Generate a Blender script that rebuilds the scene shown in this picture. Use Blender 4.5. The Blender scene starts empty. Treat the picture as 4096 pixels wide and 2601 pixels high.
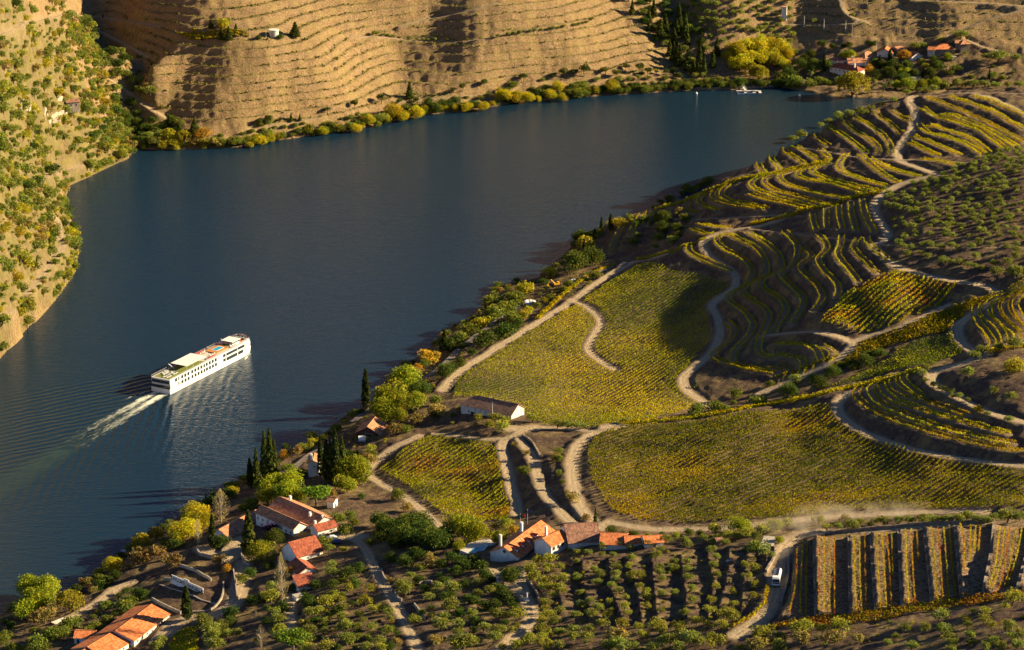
import bpy, bmesh, math, random
import numpy as np
from mathutils import Vector, Matrix
R = math.radians
random.seed(7); rng = np.random.default_rng(7)
SC = bpy.context.scene
COL = SC.collection

# ------------------------------------------------------------------ camera, sky, sun, exposure
CAM_H, PITCH, FPX = 450.0, R(18.5), 2634.0
cam_d = bpy.data.cameras.new('camera'); cam = bpy.data.objects.new('camera', cam_d); COL.objects.link(cam)
cam.location = (0, 0, CAM_H); cam.rotation_euler = (R(90) - PITCH, 0, 0)
cam_d.sensor_width = 36.0; cam_d.lens = 36.0 * FPX / 1024.0
cam_d.clip_start = 1.0; cam_d.clip_end = 20000.0
SC.camera = cam
SC.render.resolution_x, SC.render.resolution_y = 1024, 650
SUN_EL, SUN_AZ = R(21.5), math.atan2(1.0, 0.14)       # azimuth from +Y towards +X
sv = Vector((math.sin(SUN_AZ) * math.cos(SUN_EL), math.cos(SUN_AZ) * math.cos(SUN_EL), math.sin(SUN_EL)))
W = bpy.data.worlds.new("World"); SC.world = W; W.use_nodes = True
wn = W.node_tree.nodes; wl = W.node_tree.links
bg = wn['Background']; sky = wn.new('ShaderNodeTexSky'); sky.sky_type = 'NISHITA'; sky.sun_disc = False
sky.sun_elevation = SUN_EL; sky.sun_rotation = SUN_AZ
sky.air_density = 0.5; sky.dust_density = 0.0; sky.ozone_density = 4.0
wl.new(sky.outputs[0], bg.inputs[0]); bg.inputs[1].default_value = 0.05
sd = bpy.data.lights.new('sun', 'SUN'); sun = bpy.data.objects.new('sun', sd); COL.objects.link(sun)
sd.energy = 5.0; sd.angle = R(0.5); sd.color = (1.0, 0.79, 0.46)
sun.rotation_euler = (-sv).to_track_quat('-Z', 'Y').to_euler()
SC.view_settings.view_transform = 'Standard'; SC.view_settings.look = 'None'
SC.view_settings.gamma = 1.0; SC.view_settings.exposure = 1.42
SC.cycles.max_bounces = 4; SC.cycles.diffuse_bounces = 1; SC.cycles.glossy_bounces = 2
SC.cycles.transparent_max_bounces = 8; SC.cycles.volume_bounces = 0

# ------------------------------------------------------------------ picture reading: crops of the photograph (4096 px wide) -> rays
CROPS = {'A0': (0, 0, 2.1845), 'A1': (1000, 0, 2.1845), 'A2': (2000, 0, 2.1845), 'A3': (3000, 0, 2.1843),
         'B0': (0, 650, 2.1845), 'B1': (1000, 1000, 2.1845), 'B2': (2000, 650, 2.1845), 'B3': (3000, 650, 2.1843),
         'C0': (500, 1300, 3.823), 'C1': (1400, 1400, 2.549), 'C2': (2200, 1300, 2.549), 'C3': (3100, 1300, 2.3524),
         'E0': (0, 1950, 2.349), 'E1': (750, 1650, 2.549), 'E2': (900, 2100, 3.01), 'E3': (1600, 1950, 2.349),
         'E4': (2400, 1950, 2.349), 'E5': (3000, 1900, 2.1816), 'V': (0, 0, 1 / 1.701), 'S': (0, 0, 1.0)}
def S(key, pts):
    ox, oy, k = CROPS[key]
    return [(ox + p[0] / k, oy + p[1] / k) for p in pts]
FS = FPX * 4.0; CX, CY = 2048.0, 1300.5
cp, sp_ = math.cos(PITCH), math.sin(PITCH)
def ray(sx, sy):
    a, b = (sx - CX) / FS, (sy - CY) / FS
    return np.array((a, cp - b * sp_, -sp_ - b * cp))
def unproj(sx, sy, z):
    d = ray(sx, sy); t = (z - CAM_H) / d[2]
    return (d[0] * t, d[1] * t)
def project(X, Y, Z):
    X = np.asarray(X, float); Y = np.asarray(Y, float); Z = np.asarray(Z, float) - CAM_H
    fw = Y * cp - Z * sp_; up = Y * sp_ + Z * cp
    return CX + FS * X / fw, CY - FS * up / fw

# ------------------------------------------------------------------ base relief from spot heights
SPOT = []
def spots(key, rows, near=True):
    for x, y, z in rows:
        (sx, sy), = S(key, [(x, y)])
        if near and z > 40: z = 40 + (z - 40) * 0.68
        SPOT.append((*unproj(sx, sy, z), z))
SHORE_FAR = S('V', [(-500, 1330), (-150, 960), (0, 842), (60, 775), (130, 705), (176, 640), (186, 575), (152, 490), (142, 440), (200, 420), (300, 374), (314, 353),
                    (330, 352), (450, 351), (560, 346), (640, 332), (720, 321), (800, 311), (900, 291), (1000, 270), (1100, 262), (1200, 243), (1300, 233),
                    (1450, 223), (1600, 214), (1730, 211), (1830, 204), (1950, 226), (2000, 229), (2070, 231), (2200, 238), (2408, 245), (2900, 255)])
SHORE_NEAR = S('V', [(-500, 1720), (-100, 1500), (0, 1448), (60, 1412), (140, 1395), (200, 1370), (240, 1332), (300, 1292), (335, 1262), (400, 1225), (480, 1188), (520, 1158),
                     (590, 1112), (680, 1062), (760, 1022), (820, 972), (870, 948), (925, 880), (1000, 830), (1040, 785), (1110, 742), (1160, 692),
                     (1200, 665), (1270, 655), (1320, 605), (1350, 575), (1390, 548), (1450, 522), (1530, 512), (1600, 494), (1700, 456), (1850, 400),
                     (2000, 328), (2100, 300), (2250, 290), (2408, 290), (2900, 300)])
spots('V', near=False, rows=[(0, 600, 44), (0, 400, 72), (0, 200, 102), (0, 0, 136), (-300, 700, 75), (-300, 300, 125), (-300, 0, 180), (80, 600, 28), (80, 450, 44), (80, 300, 66), (80, 100, 98),
            (150, 300, 34), (200, 330, 20), (150, 180, 58), (150, 60, 84), (250, 310, 14), (60, 740, 9), (140, 620, 12), (100, 420, 22), (0, 780, 12),
            (310, 300, 5), (260, 200, 17), (225, 110, 36), (205, 60, 52), (180, 10, 66),
            (395, 275, 12), (310, 215, 26), (235, 165, 40), (345, 130, 50), (200, 40, 62), (280, 90, 56)])
# far hills: distance follows from the slope m climbed since the water's edge
def slopes(rows):
    xs = [p[0] for p in SHORE_FAR[14:]]; ys = [p[1] for p in SHORE_FAR[14:]]
    for x, y, m in rows:
        (sx, sy), = S('V', [(x, y)]); ysh = np.interp(sx, xs, ys)
        Ys = unproj(sx, ysh, 0.0)[1]; d = ray(sx, sy); tp = -d[2] / d[1]
        Y = (CAM_H + Ys * m) / (m + tp); SPOT.append((d[0] / d[1] * Y, Y, CAM_H - Y * tp))
slopes([(x, y, m) for x, col in {
    330: [(300, .24), (250, .24), (190, .30), (130, .36), (60, .40), (0, .43)],
    420: [(300, .36), (240, .50), (170, .54), (100, .48), (50, .46), (0, .46)],
    520: [(300, .42), (240, .54), (170, .56), (100, .52), (50, .48), (0, .48)],
    620: [(290, .44), (240, .62), (170, .65), (110, .60), (85, .54), (50, .50), (0, .48)],
    720: [(280, .44), (240, .61), (170, .64), (110, .58), (60, .50), (0, .48)],
    800: [(270, .42), (230, .56), (180, .56), (130, .52), (90, .48), (50, .47), (0, .48)],
    870: [(250, .34), (210, .38), (170, .40), (130, .40), (90, .42), (50, .45), (0, .50)],
    940: [(240, .24), (200, .26), (160, .29), (120, .34), (80, .39), (40, .45), (0, .52)],
    1020: [(235, .28), (200, .31), (150, .35), (100, .40), (50, .44), (0, .49)],
    1120: [(225, .36), (190, .45), (150, .48), (100, .50), (50, .52), (0, .52)],
    1230: [(205, .42), (170, .56), (120, .60), (70, .60), (30, .60), (0, .58)],
    1340: [(190, .42), (150, .58), (100, .62), (50, .61), (0, .60)],
    1440: [(185, .34), (150, .47), (100, .52), (50, .52), (0, .50)],
    1520: [(180, .28), (150, .40), (110, .45), (60, .44), (20, .42), (0, .40)],
    1590: [(185, .16), (150, .24), (110, .28), (60, .31), (0, .33)],
    1660: [(185, .15), (150, .25), (110, .33), (60, .40), (0, .44)],
    1740: [(180, .12), (140, .28), (100, .38), (50, .45), (0, .48)],
    1830: [(175, .12), (140, .22), (100, .34), (50, .42), (0, .46)],
    1910: [(190, .14), (150, .20), (110, .26), (70, .33), (30, .37), (0, .40)],
    2000: [(190, .14), (150, .20), (110, .27), (70, .35), (30, .38), (0, .40)],
    2120: [(190, .14), (150, .20), (110, .27), (70, .35), (30, .38), (0, .40)],
    2250: [(200, .14), (160, .20), (110, .28), (70, .34), (30, .38), (0, .40)],
    2400: [(200, .16), (160, .22), (110, .30), (70, .35), (30, .38), (0, .40)],
    2600: [(200, .18), (110, .30), (0, .40)]}.items() for y, m in col])
for x0 in (330, 620, 940, 1230, 1560, 1830, 2120, 2600):     # what the picture cuts off above
    (sx, sy), = S('V', [(x0, 0)]); d = ray(sx, sy); k = d[0] / d[1]
    for Y, zz in ((2120, 165), (2400, 250), (3000, 380)): SPOT.append((k * Y, Y, zz))
for X, Y, z in ((-520, 1750, 165), (-620, 1500, 190), (-560, 1250, 150), (-450, 1000, -3), (800, 1950, 40), (-600, 2100, 210)):
    SPOT.append((X, Y, z))
N_FAR = len(SPOT)
# near side
spots('V', [(60, 1470, 4), (200, 1440, 8), (300, 1460, 10), (150, 1529, 9), (420, 1460, 13), (440, 1370, 16), (520, 1300, 14), (400, 1300, 9), (480, 1230, 9), (560, 1180, 8), (640, 1230, 17),
            (560, 1280, 15), (700, 1290, 20), (740, 1100, 10), (800, 1050, 9), (700, 1150, 13), (880, 1010, 10), (820, 1200, 19), (870, 1290, 26), (760, 1380, 26), (960, 1450, 36), (1000, 1529, 43),
            (620, 1420, 20), (650, 1529, 29), (480, 1529, 19), (820, 1529, 36), (900, 1100, 13), (960, 1050, 17), (1040, 1040, 18), (1180, 1050, 22), (1200, 1200, 25), (1050, 1180, 21), (920, 1160, 16),
            (860, 1120, 12), (1000, 980, 17), (940, 960, 12), (1090, 975, 23), (1160, 1000, 24), (1240, 990, 24), (1210, 1015, 24.5), (1100, 1015, 20), (1070, 1000, 19),
            (1000, 880, 9), (1050, 925, 15), (1100, 865, 14), (1220, 790, 14), (1150, 760, 8), (1250, 705, 8), (1300, 690, 10), (1350, 655, 10), (1400, 685, 16), (1440, 632, 12), (1520, 612, 20),
            (1300, 640, 4), (1350, 610, 5), (1300, 900, 17), (1240, 960, 19), (1200, 860, 15), (1300, 800, 16), (1400, 750, 18), (1500, 660, 22), (1500, 800, 21), (1600, 750, 25), (1680, 670, 29),
            (1500, 950, 24), (1620, 900, 28), (1650, 950, 27), (1400, 990, 23)])
spots('V', [(1260, 1080, 28), (1300, 1180, 34), (1340, 1230, 39), (1230, 1150, 27), (1215, 1050, 25), (1340, 1060, 30), (1345, 1110, 32), (1380, 1190, 38), (1430, 1240, 43), (1400, 1010, 29), (1310, 1060, 27),
            (1500, 1030, 31), (1500, 1120, 36), (1600, 1220, 46), (1700, 1100, 43), (1850, 1010, 43), (1950, 960, 48), (1900, 1100, 50), (1960, 1210, 60), (2100, 1120, 60), (2200, 1200, 73), (2408, 1200, 86),
            (2408, 1110, 82), (2280, 1095, 71), (2100, 1055, 58), (2600, 1150, 86),
            (1500, 1005, 33), (1750, 978, 42), (1950, 928, 54), (2150, 872, 70), (2408, 812, 84), (2600, 770, 84),
            (1680, 935, 29), (1800, 925, 33), (1900, 885, 38), (2000, 855, 46), (2100, 835, 54), (2150, 845, 60), (2250, 825, 69), (2280, 780, 70), (2200, 740, 66), (2050, 790, 55), (2300, 700, 77), (2400, 800, 81),
            (2070, 935, 59), (2200, 970, 69), (2300, 1000, 76), (2408, 1050, 83), (2408, 970, 85), (2300, 920, 79), (2200, 890, 72), (2200, 1030, 71), (2408, 900, 88), (2300, 860, 82), (2050, 1000, 58), (2600, 950, 86)])
spots('V', [(1660, 920, 29), (1622, 882, 29), (1690, 785, 31), (1682, 712, 31), (1735, 650, 34), (1655, 572, 33), (1700, 545, 36), (1850, 508, 47), (2000, 470, 64.4), (1560, 640, 25), (1600, 600, 30), (1650, 640, 29),
            (1780, 870, 36), (1850, 840, 40), (1760, 780, 37), (1850, 790, 45), (1780, 680, 37.5), (1870, 700, 51.5), (1770, 580, 40), (1850, 570, 48), (1900, 620, 58.4), (1950, 560, 62.4), (2050, 580, 72.3), (2000, 690, 66.3),
            (1930, 730, 58.4), (2100, 640, 76.3), (1950, 780, 57.8), (1900, 900, 42), (2010, 800, 55.2), (1920, 830, 48), (2100, 680, 74.3), (2300, 690, 80.5), (2100, 740, 67.0), (2350, 680, 82), (2408, 720, 85), (2380, 760, 80),
            (2060, 480, 73.2), (2070, 530, 73.6), (2110, 440, 76.4), (2220, 410, 84), (2350, 640, 88)])
spots('V', [(2130, 560, 80.4), (2150, 620, 78.7), (2250, 640, 86), (2300, 500, 92), (2408, 360, 104), (2408, 500, 100), (2408, 640, 92), (2250, 420, 92), (2330, 388, 99), (2180, 480, 88), (2600, 420, 104), (2600, 600, 100), (2600, 700, 92),
            (2110, 372, 70.0), (2150, 227, 61.0), (2120, 300, 66.4), (2050, 250, 50), (2000, 262, 46), (1950, 290, 43), (1850, 345, 37), (2000, 370, 58.8), (1950, 385, 57.2), (1880, 370, 47.0), (1900, 340, 43), (2408, 205, 84), (2300, 210, 74),
            (2408, 290, 88), (2300, 300, 81), (2200, 300, 75.8), (2300, 370, 88), (2408, 340, 94), (2200, 390, 84.2), (2600, 230, 84), (2600, 330, 90), (2800, 300, 85)])
spots('V', [(1500, 502, 21), (1560, 490, 27), (1700, 432, 38), (1850, 400, 48), (1650, 442, 28), (1750, 400, 36), (1620, 515, 25), (1750, 500, 38), (1650, 480, 29), (1800, 470, 45), (1900, 440, 53), (2050, 425, 72.0), (1950, 470, 61.2),
            (2000, 420, 66.8), (1540, 540, 14), (1600, 560, 25), (1560, 585, 20), (1480, 590, 12), (1650, 540, 33), (1400, 575, 7), (1450, 545, 14), (1430, 600, 8), (1500, 620, 19)])
spots('V', [(1250, 1290, 40), (1180, 1310, 37), (1100, 1290, 33), (1050, 1240, 27), (1000, 1330, 33), (1100, 1400, 38), (1230, 1400, 42), (1230, 1480, 49), (1200, 1529, 52), (1100, 1500, 46), (1350, 1300, 44),
            (1450, 1290, 49), (1550, 1275, 51), (1600, 1300, 55), (1800, 1280, 65), (1850, 1255, 62), (1320, 1400, 48), (1450, 1400, 55), (1600, 1400, 64), (1700, 1400, 70), (1780, 1400, 75), (1820, 1400, 76), (1790, 1465, 82),
            (1320, 1500, 54), (1500, 1500, 66), (1650, 1480, 73), (1720, 1529, 80), (1840, 1300, 68), (1600, 1250, 47), (2000, 1225, 65), (2200, 1215, 75), (2000, 1240, 71), (2200, 1232, 81), (2408, 1225, 92),
            (1900, 1260, 70), (1870, 1420, 83), (1950, 1350, 85), (2100, 1350, 94), (2100, 1420, 100), (2250, 1340, 104), (2250, 1420, 108), (2408, 1340, 115), (2408, 1400, 119), (1900, 1480, 90), (2100, 1480, 104), (2408, 1480, 128),
            (1900, 1529, 95), (2200, 1529, 118), (2408, 1529, 134), (2600, 1350, 118), (2600, 1500, 134)])
for X, Y, z in ((-140, 700, 26), (0, 640, 75), (130, 600, 100), (220, 600, 100), (-220, 800, 6), (-320, 900, -4), (300, 900, 92), (330, 1100, 88), (420, 1300, 80), (480, 1550, 70), (-60, 560, 90), (560, 1750, 50)):
    SPOT.append((X, Y, z))
for a in SHORE_FAR + SHORE_NEAR:
    SPOT.append((*unproj(a[0], a[1], 0.0), 0.3))
for x, y in ((300, 900), (900, 500), (1400, 320), (700, 700), (100, 1150), (1700, 300), (500, 480), (900, 700), (300, 1100), (1200, 450), (1950, 260)):
    (sx, sy), = S('V', [(x, y)]); SPOT.append((*unproj(sx, sy, 0.0), -3.0))
SPOT = np.array(SPOT)
YS = 0.55
def tps_fit(P, lam):
    q = P[:, :2] * (1.0, YS) / 400.0
    d = np.linalg.norm(q[:, None] - q[None], axis=2)
    K = np.where(d > 0, d * d * np.log(d + 1e-12), 0.0) + lam * np.eye(len(q))
    A = np.c_[np.ones(len(q)), q]
    M = np.block([[K, A], [A.T, np.zeros((3, 3))]])
    w = np.linalg.solve(M, np.r_[P[:, 2], 0, 0, 0])
    return q, w
_q, _w = tps_fit(SPOT, 0.0006)
def tps(X, Y):
    x = np.c_[np.ravel(X), np.ravel(Y) * YS] / 400.0
    out = np.empty(len(x))
    for i in range(0, len(x), 20000):
        b = x[i:i + 20000]; d2 = ((b[:, None] - _q[None]) ** 2).sum(2)
        out[i:i + 20000] = (0.5 * d2 * np.log(d2 + 1e-16)) @ _w[:-3] + _w[-3] + b @ _w[-2:]
    return out.reshape(np.shape(X))

# fan-shaped grid: rows of growing spacing, columns spread with distance
NC = 920
FANW = 0.335
ROWY = np.linspace(600, 2120, 1440)
ROWY = np.r_[ROWY, ROWY[-1] + np.cumsum(np.linspace(4, 20, 50))]
NR = len(ROWY)
COLU = np.linspace(-FANW, FANW, NC)
GY = np.repeat(ROWY[:, None], NC, 1); GX = GY * COLU[None, :]
# coarse evaluation + bicubic-free upsampling (bilinear over a fine enough coarse lattice)
cr = np.unique(np.r_[np.arange(0, NR, 5), NR - 1]); cc = np.unique(np.r_[np.arange(0, NC, 4), NC - 1])
HC = tps(GX[np.ix_(cr, cc)], GY[np.ix_(cr, cc)])
tmp = np.array([np.interp(np.arange(NC), cc, row) for row in HC])
H = np.array([np.interp(np.arange(NR), cr, tmp[:, j]) for j in range(NC)]).T.copy()
def smooth(a, n=1):
    for _ in range(n):
        p = np.pad(a, 1, mode='edge'); a = (p[:-2, 1:-1] + p[2:, 1:-1] + p[1:-1, :-2] + p[1:-1, 2:] + 2 * a) / 6
    return a
H = smooth(H, 5)
def gidx(X, Y):
    r = np.interp(Y, ROWY, np.arange(NR)); c = (np.asarray(X) / np.asarray(Y) + FANW) / (2 * FANW) * (NC - 1)
    return np.clip(r, 0, NR - 1.001), np.clip(c, 0, NC - 1.001)
def samp(A, X, Y):
    r, c = gidx(X, Y); i = np.floor(r).astype(int); j = np.floor(c).astype(int); a = r - i; b = c - j
    return (A[i, j] * (1 - a) * (1 - b) + A[i + 1, j] * a * (1 - b) + A[i, j + 1] * (1 - a) * b + A[i + 1, j + 1] * a * b)
_T = np.concatenate([np.arange(560, 2600, 1.5)])
def hit_many(P):
    """source pixels -> first point where the ray meets the relief H"""
    P = np.asarray(P, float); out = np.empty((len(P), 3))
    for n, (sx, sy) in enumerate(P):
        d = ray(sx, sy); d = d / d[1]
        X = d[0] * _T; Z = CAM_H + d[2] * _T
        g = np.maximum(samp(H, X, _T), 0.0)
        k = np.nonzero(Z <= g)[0]
        k = k[0] if len(k) else len(_T) - 1
        if k > 0:
            a0 = Z[k - 1] - g[k - 1]; a1 = g[k] - Z[k]; f = a0 / (a0 + a1 + 1e-9); Yh = _T[k - 1] + f * 1.5
        else: Yh = _T[0]
        out[n] = (d[0] * Yh, Yh, CAM_H + d[2] * Yh)
    return out
def at(key, x, y):
    return Vector(hit_many(S(key, [(x, y)]))[0])
def in_poly(px, py, poly):
    px = np.asarray(px); py = np.asarray(py); r = np.zeros(px.shape, bool); n = len(poly)
    for i in range(n):
        x1, y1 = poly[i][:2]; x2, y2 = poly[(i + 1) % n][:2]
        if y1 == y2: continue
        r ^= ((y1 > py) != (y2 > py)) & (px < (x2 - x1) * (py - y1) / (y2 - y1) + x1)
    return r
def dist_lines(X, Y, poly, reach, closed=False, want='d'):
    """distance to a polyline for grid vertices near it: returns flat indices, distance, arclength, side"""
    best = {}
    D = np.full(X.shape, np.inf); SL = np.zeros(X.shape); SG = np.zeros(X.shape)
    L = 0.0; n = len(poly)
    for i in range(n if closed else n - 1):
        x1, y1 = poly[i][:2]; x2, y2 = poly[(i + 1) % n][:2]
        l = math.hypot(x2 - x1, y2 - y1)
        if l < 1e-6: continue
        y0, yb = min(y1, y2) - reach, max(y1, y2) + reach
        r0, r1 = np.searchsorted(ROWY, [y0, yb])
        if r1 > r0:
            xs0, xs1 = min(x1, x2) - reach, max(x1, x2) + reach
            ya, yz = max(y0, ROWY[0]), yb
            u = [xs0 / ya, xs0 / yz, xs1 / ya, xs1 / yz]
            c0 = int(np.clip(np.floor((min(u) + FANW) / (2 * FANW) * (NC - 1)), 0, NC)); c1 = int(np.clip(np.ceil((max(u) + FANW) / (2 * FANW) * (NC - 1)) + 1, 0, NC))
            if c1 > c0:
                xx = X[r0:r1, c0:c1]; yy = Y[r0:r1, c0:c1]
                t = np.clip(((xx - x1) * (x2 - x1) + (yy - y1) * (y2 - y1)) / (l * l), 0, 1)
                d = np.hypot(xx - x1 - t * (x2 - x1), yy - y1 - t * (y2 - y1))
                m = d < D[r0:r1, c0:c1]
                D[r0:r1, c0:c1][m] = d[m]; SL[r0:r1, c0:c1][m] = (L + t * l)[m]
                SG[r0:r1, c0:c1][m] = np.sign((x2 - x1) * (yy - y1) - (y2 - y1) * (xx - x1))[m]
        L += l
    return D, SL, SG
def resample(P, step):
    """Catmull-Rom through the points, then equal steps"""
    P = np.asarray(P, float)
    if len(P) > 2:
        Q = np.vstack([2 * P[0] - P[1], P, 2 * P[-1] - P[-2]]); out = []
        for i in range(1, len(Q) - 2):
            for t in np.linspace(0, 1, 10, endpoint=False):
                a, b, c, d = Q[i - 1], Q[i], Q[i + 1], Q[i + 2]
                out.append(0.5 * ((2 * b) + (-a + c) * t + (2 * a - 5 * b + 4 * c - d) * t * t + (-a + 3 * b - 3 * c + d) * t ** 3))
        out.append(P[-1]); P = np.array(out)
    s = np.r_[0, np.cumsum(np.linalg.norm(np.diff(P, axis=0), axis=1))]
    n = max(2, int(s[-1] / step) + 1); q = np.linspace(0, s[-1], n)
    return np.c_[[np.interp(q, s, P[:, k]) for k in range(P.shape[1])]].T
def world_line(key, pts, step=2.5):
    """a line traced in the picture, laid on the relief"""
    sp2 = resample(S(key, pts), 8.0)
    w = hit_many(sp2)[:, :2]
    w = smooth_line(w, 2)
    return resample(w, step)
def smooth_line(w, n):
    w = w.copy()
    for _ in range(n):
        w[1:-1] = 0.25 * w[:-2] + 0.5 * w[1:-1] + 0.25 * w[2:]
    return w
# the far spurs and folds
_px, _py = project(GX, GY, H); _xv = _px / 1.701 + (230 - np.clip(_py / 1.701, -150, 260)) * 0.55
_w = np.clip((H - 6) / 40, 0, 1) * np.clip((_xv - 320) / 120, 0, 1) * np.clip((1680 - _xv) / 100, 0, 1) * (GY > 1500)
H = H + _w * 8.5 * np.where(_xv > 655, np.cos(2 * math.pi * (_xv - 655) / 640), 0.4 + 0.6 * np.cos(math.pi * (655 - _xv) / 355))
# the river: bed below, banks above
RIVER = [unproj(a[0], a[1], 0.0) for a in SHORE_FAR] + [unproj(a[0], a[1], 0.0) for a in SHORE_NEAR][::-1]
RIV = in_poly(GX, GY, RIVER)
RD, _, _ = dist_lines(GX, GY, RIVER, 60.0, closed=True)
RD = np.minimum(RD, 60)
H = np.where(RIV, -np.minimum(5.0, 0.25 + 0.3 * RD), np.maximum(H, 0.25 + np.minimum(RD * 0.3, 3.0)))
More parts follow.
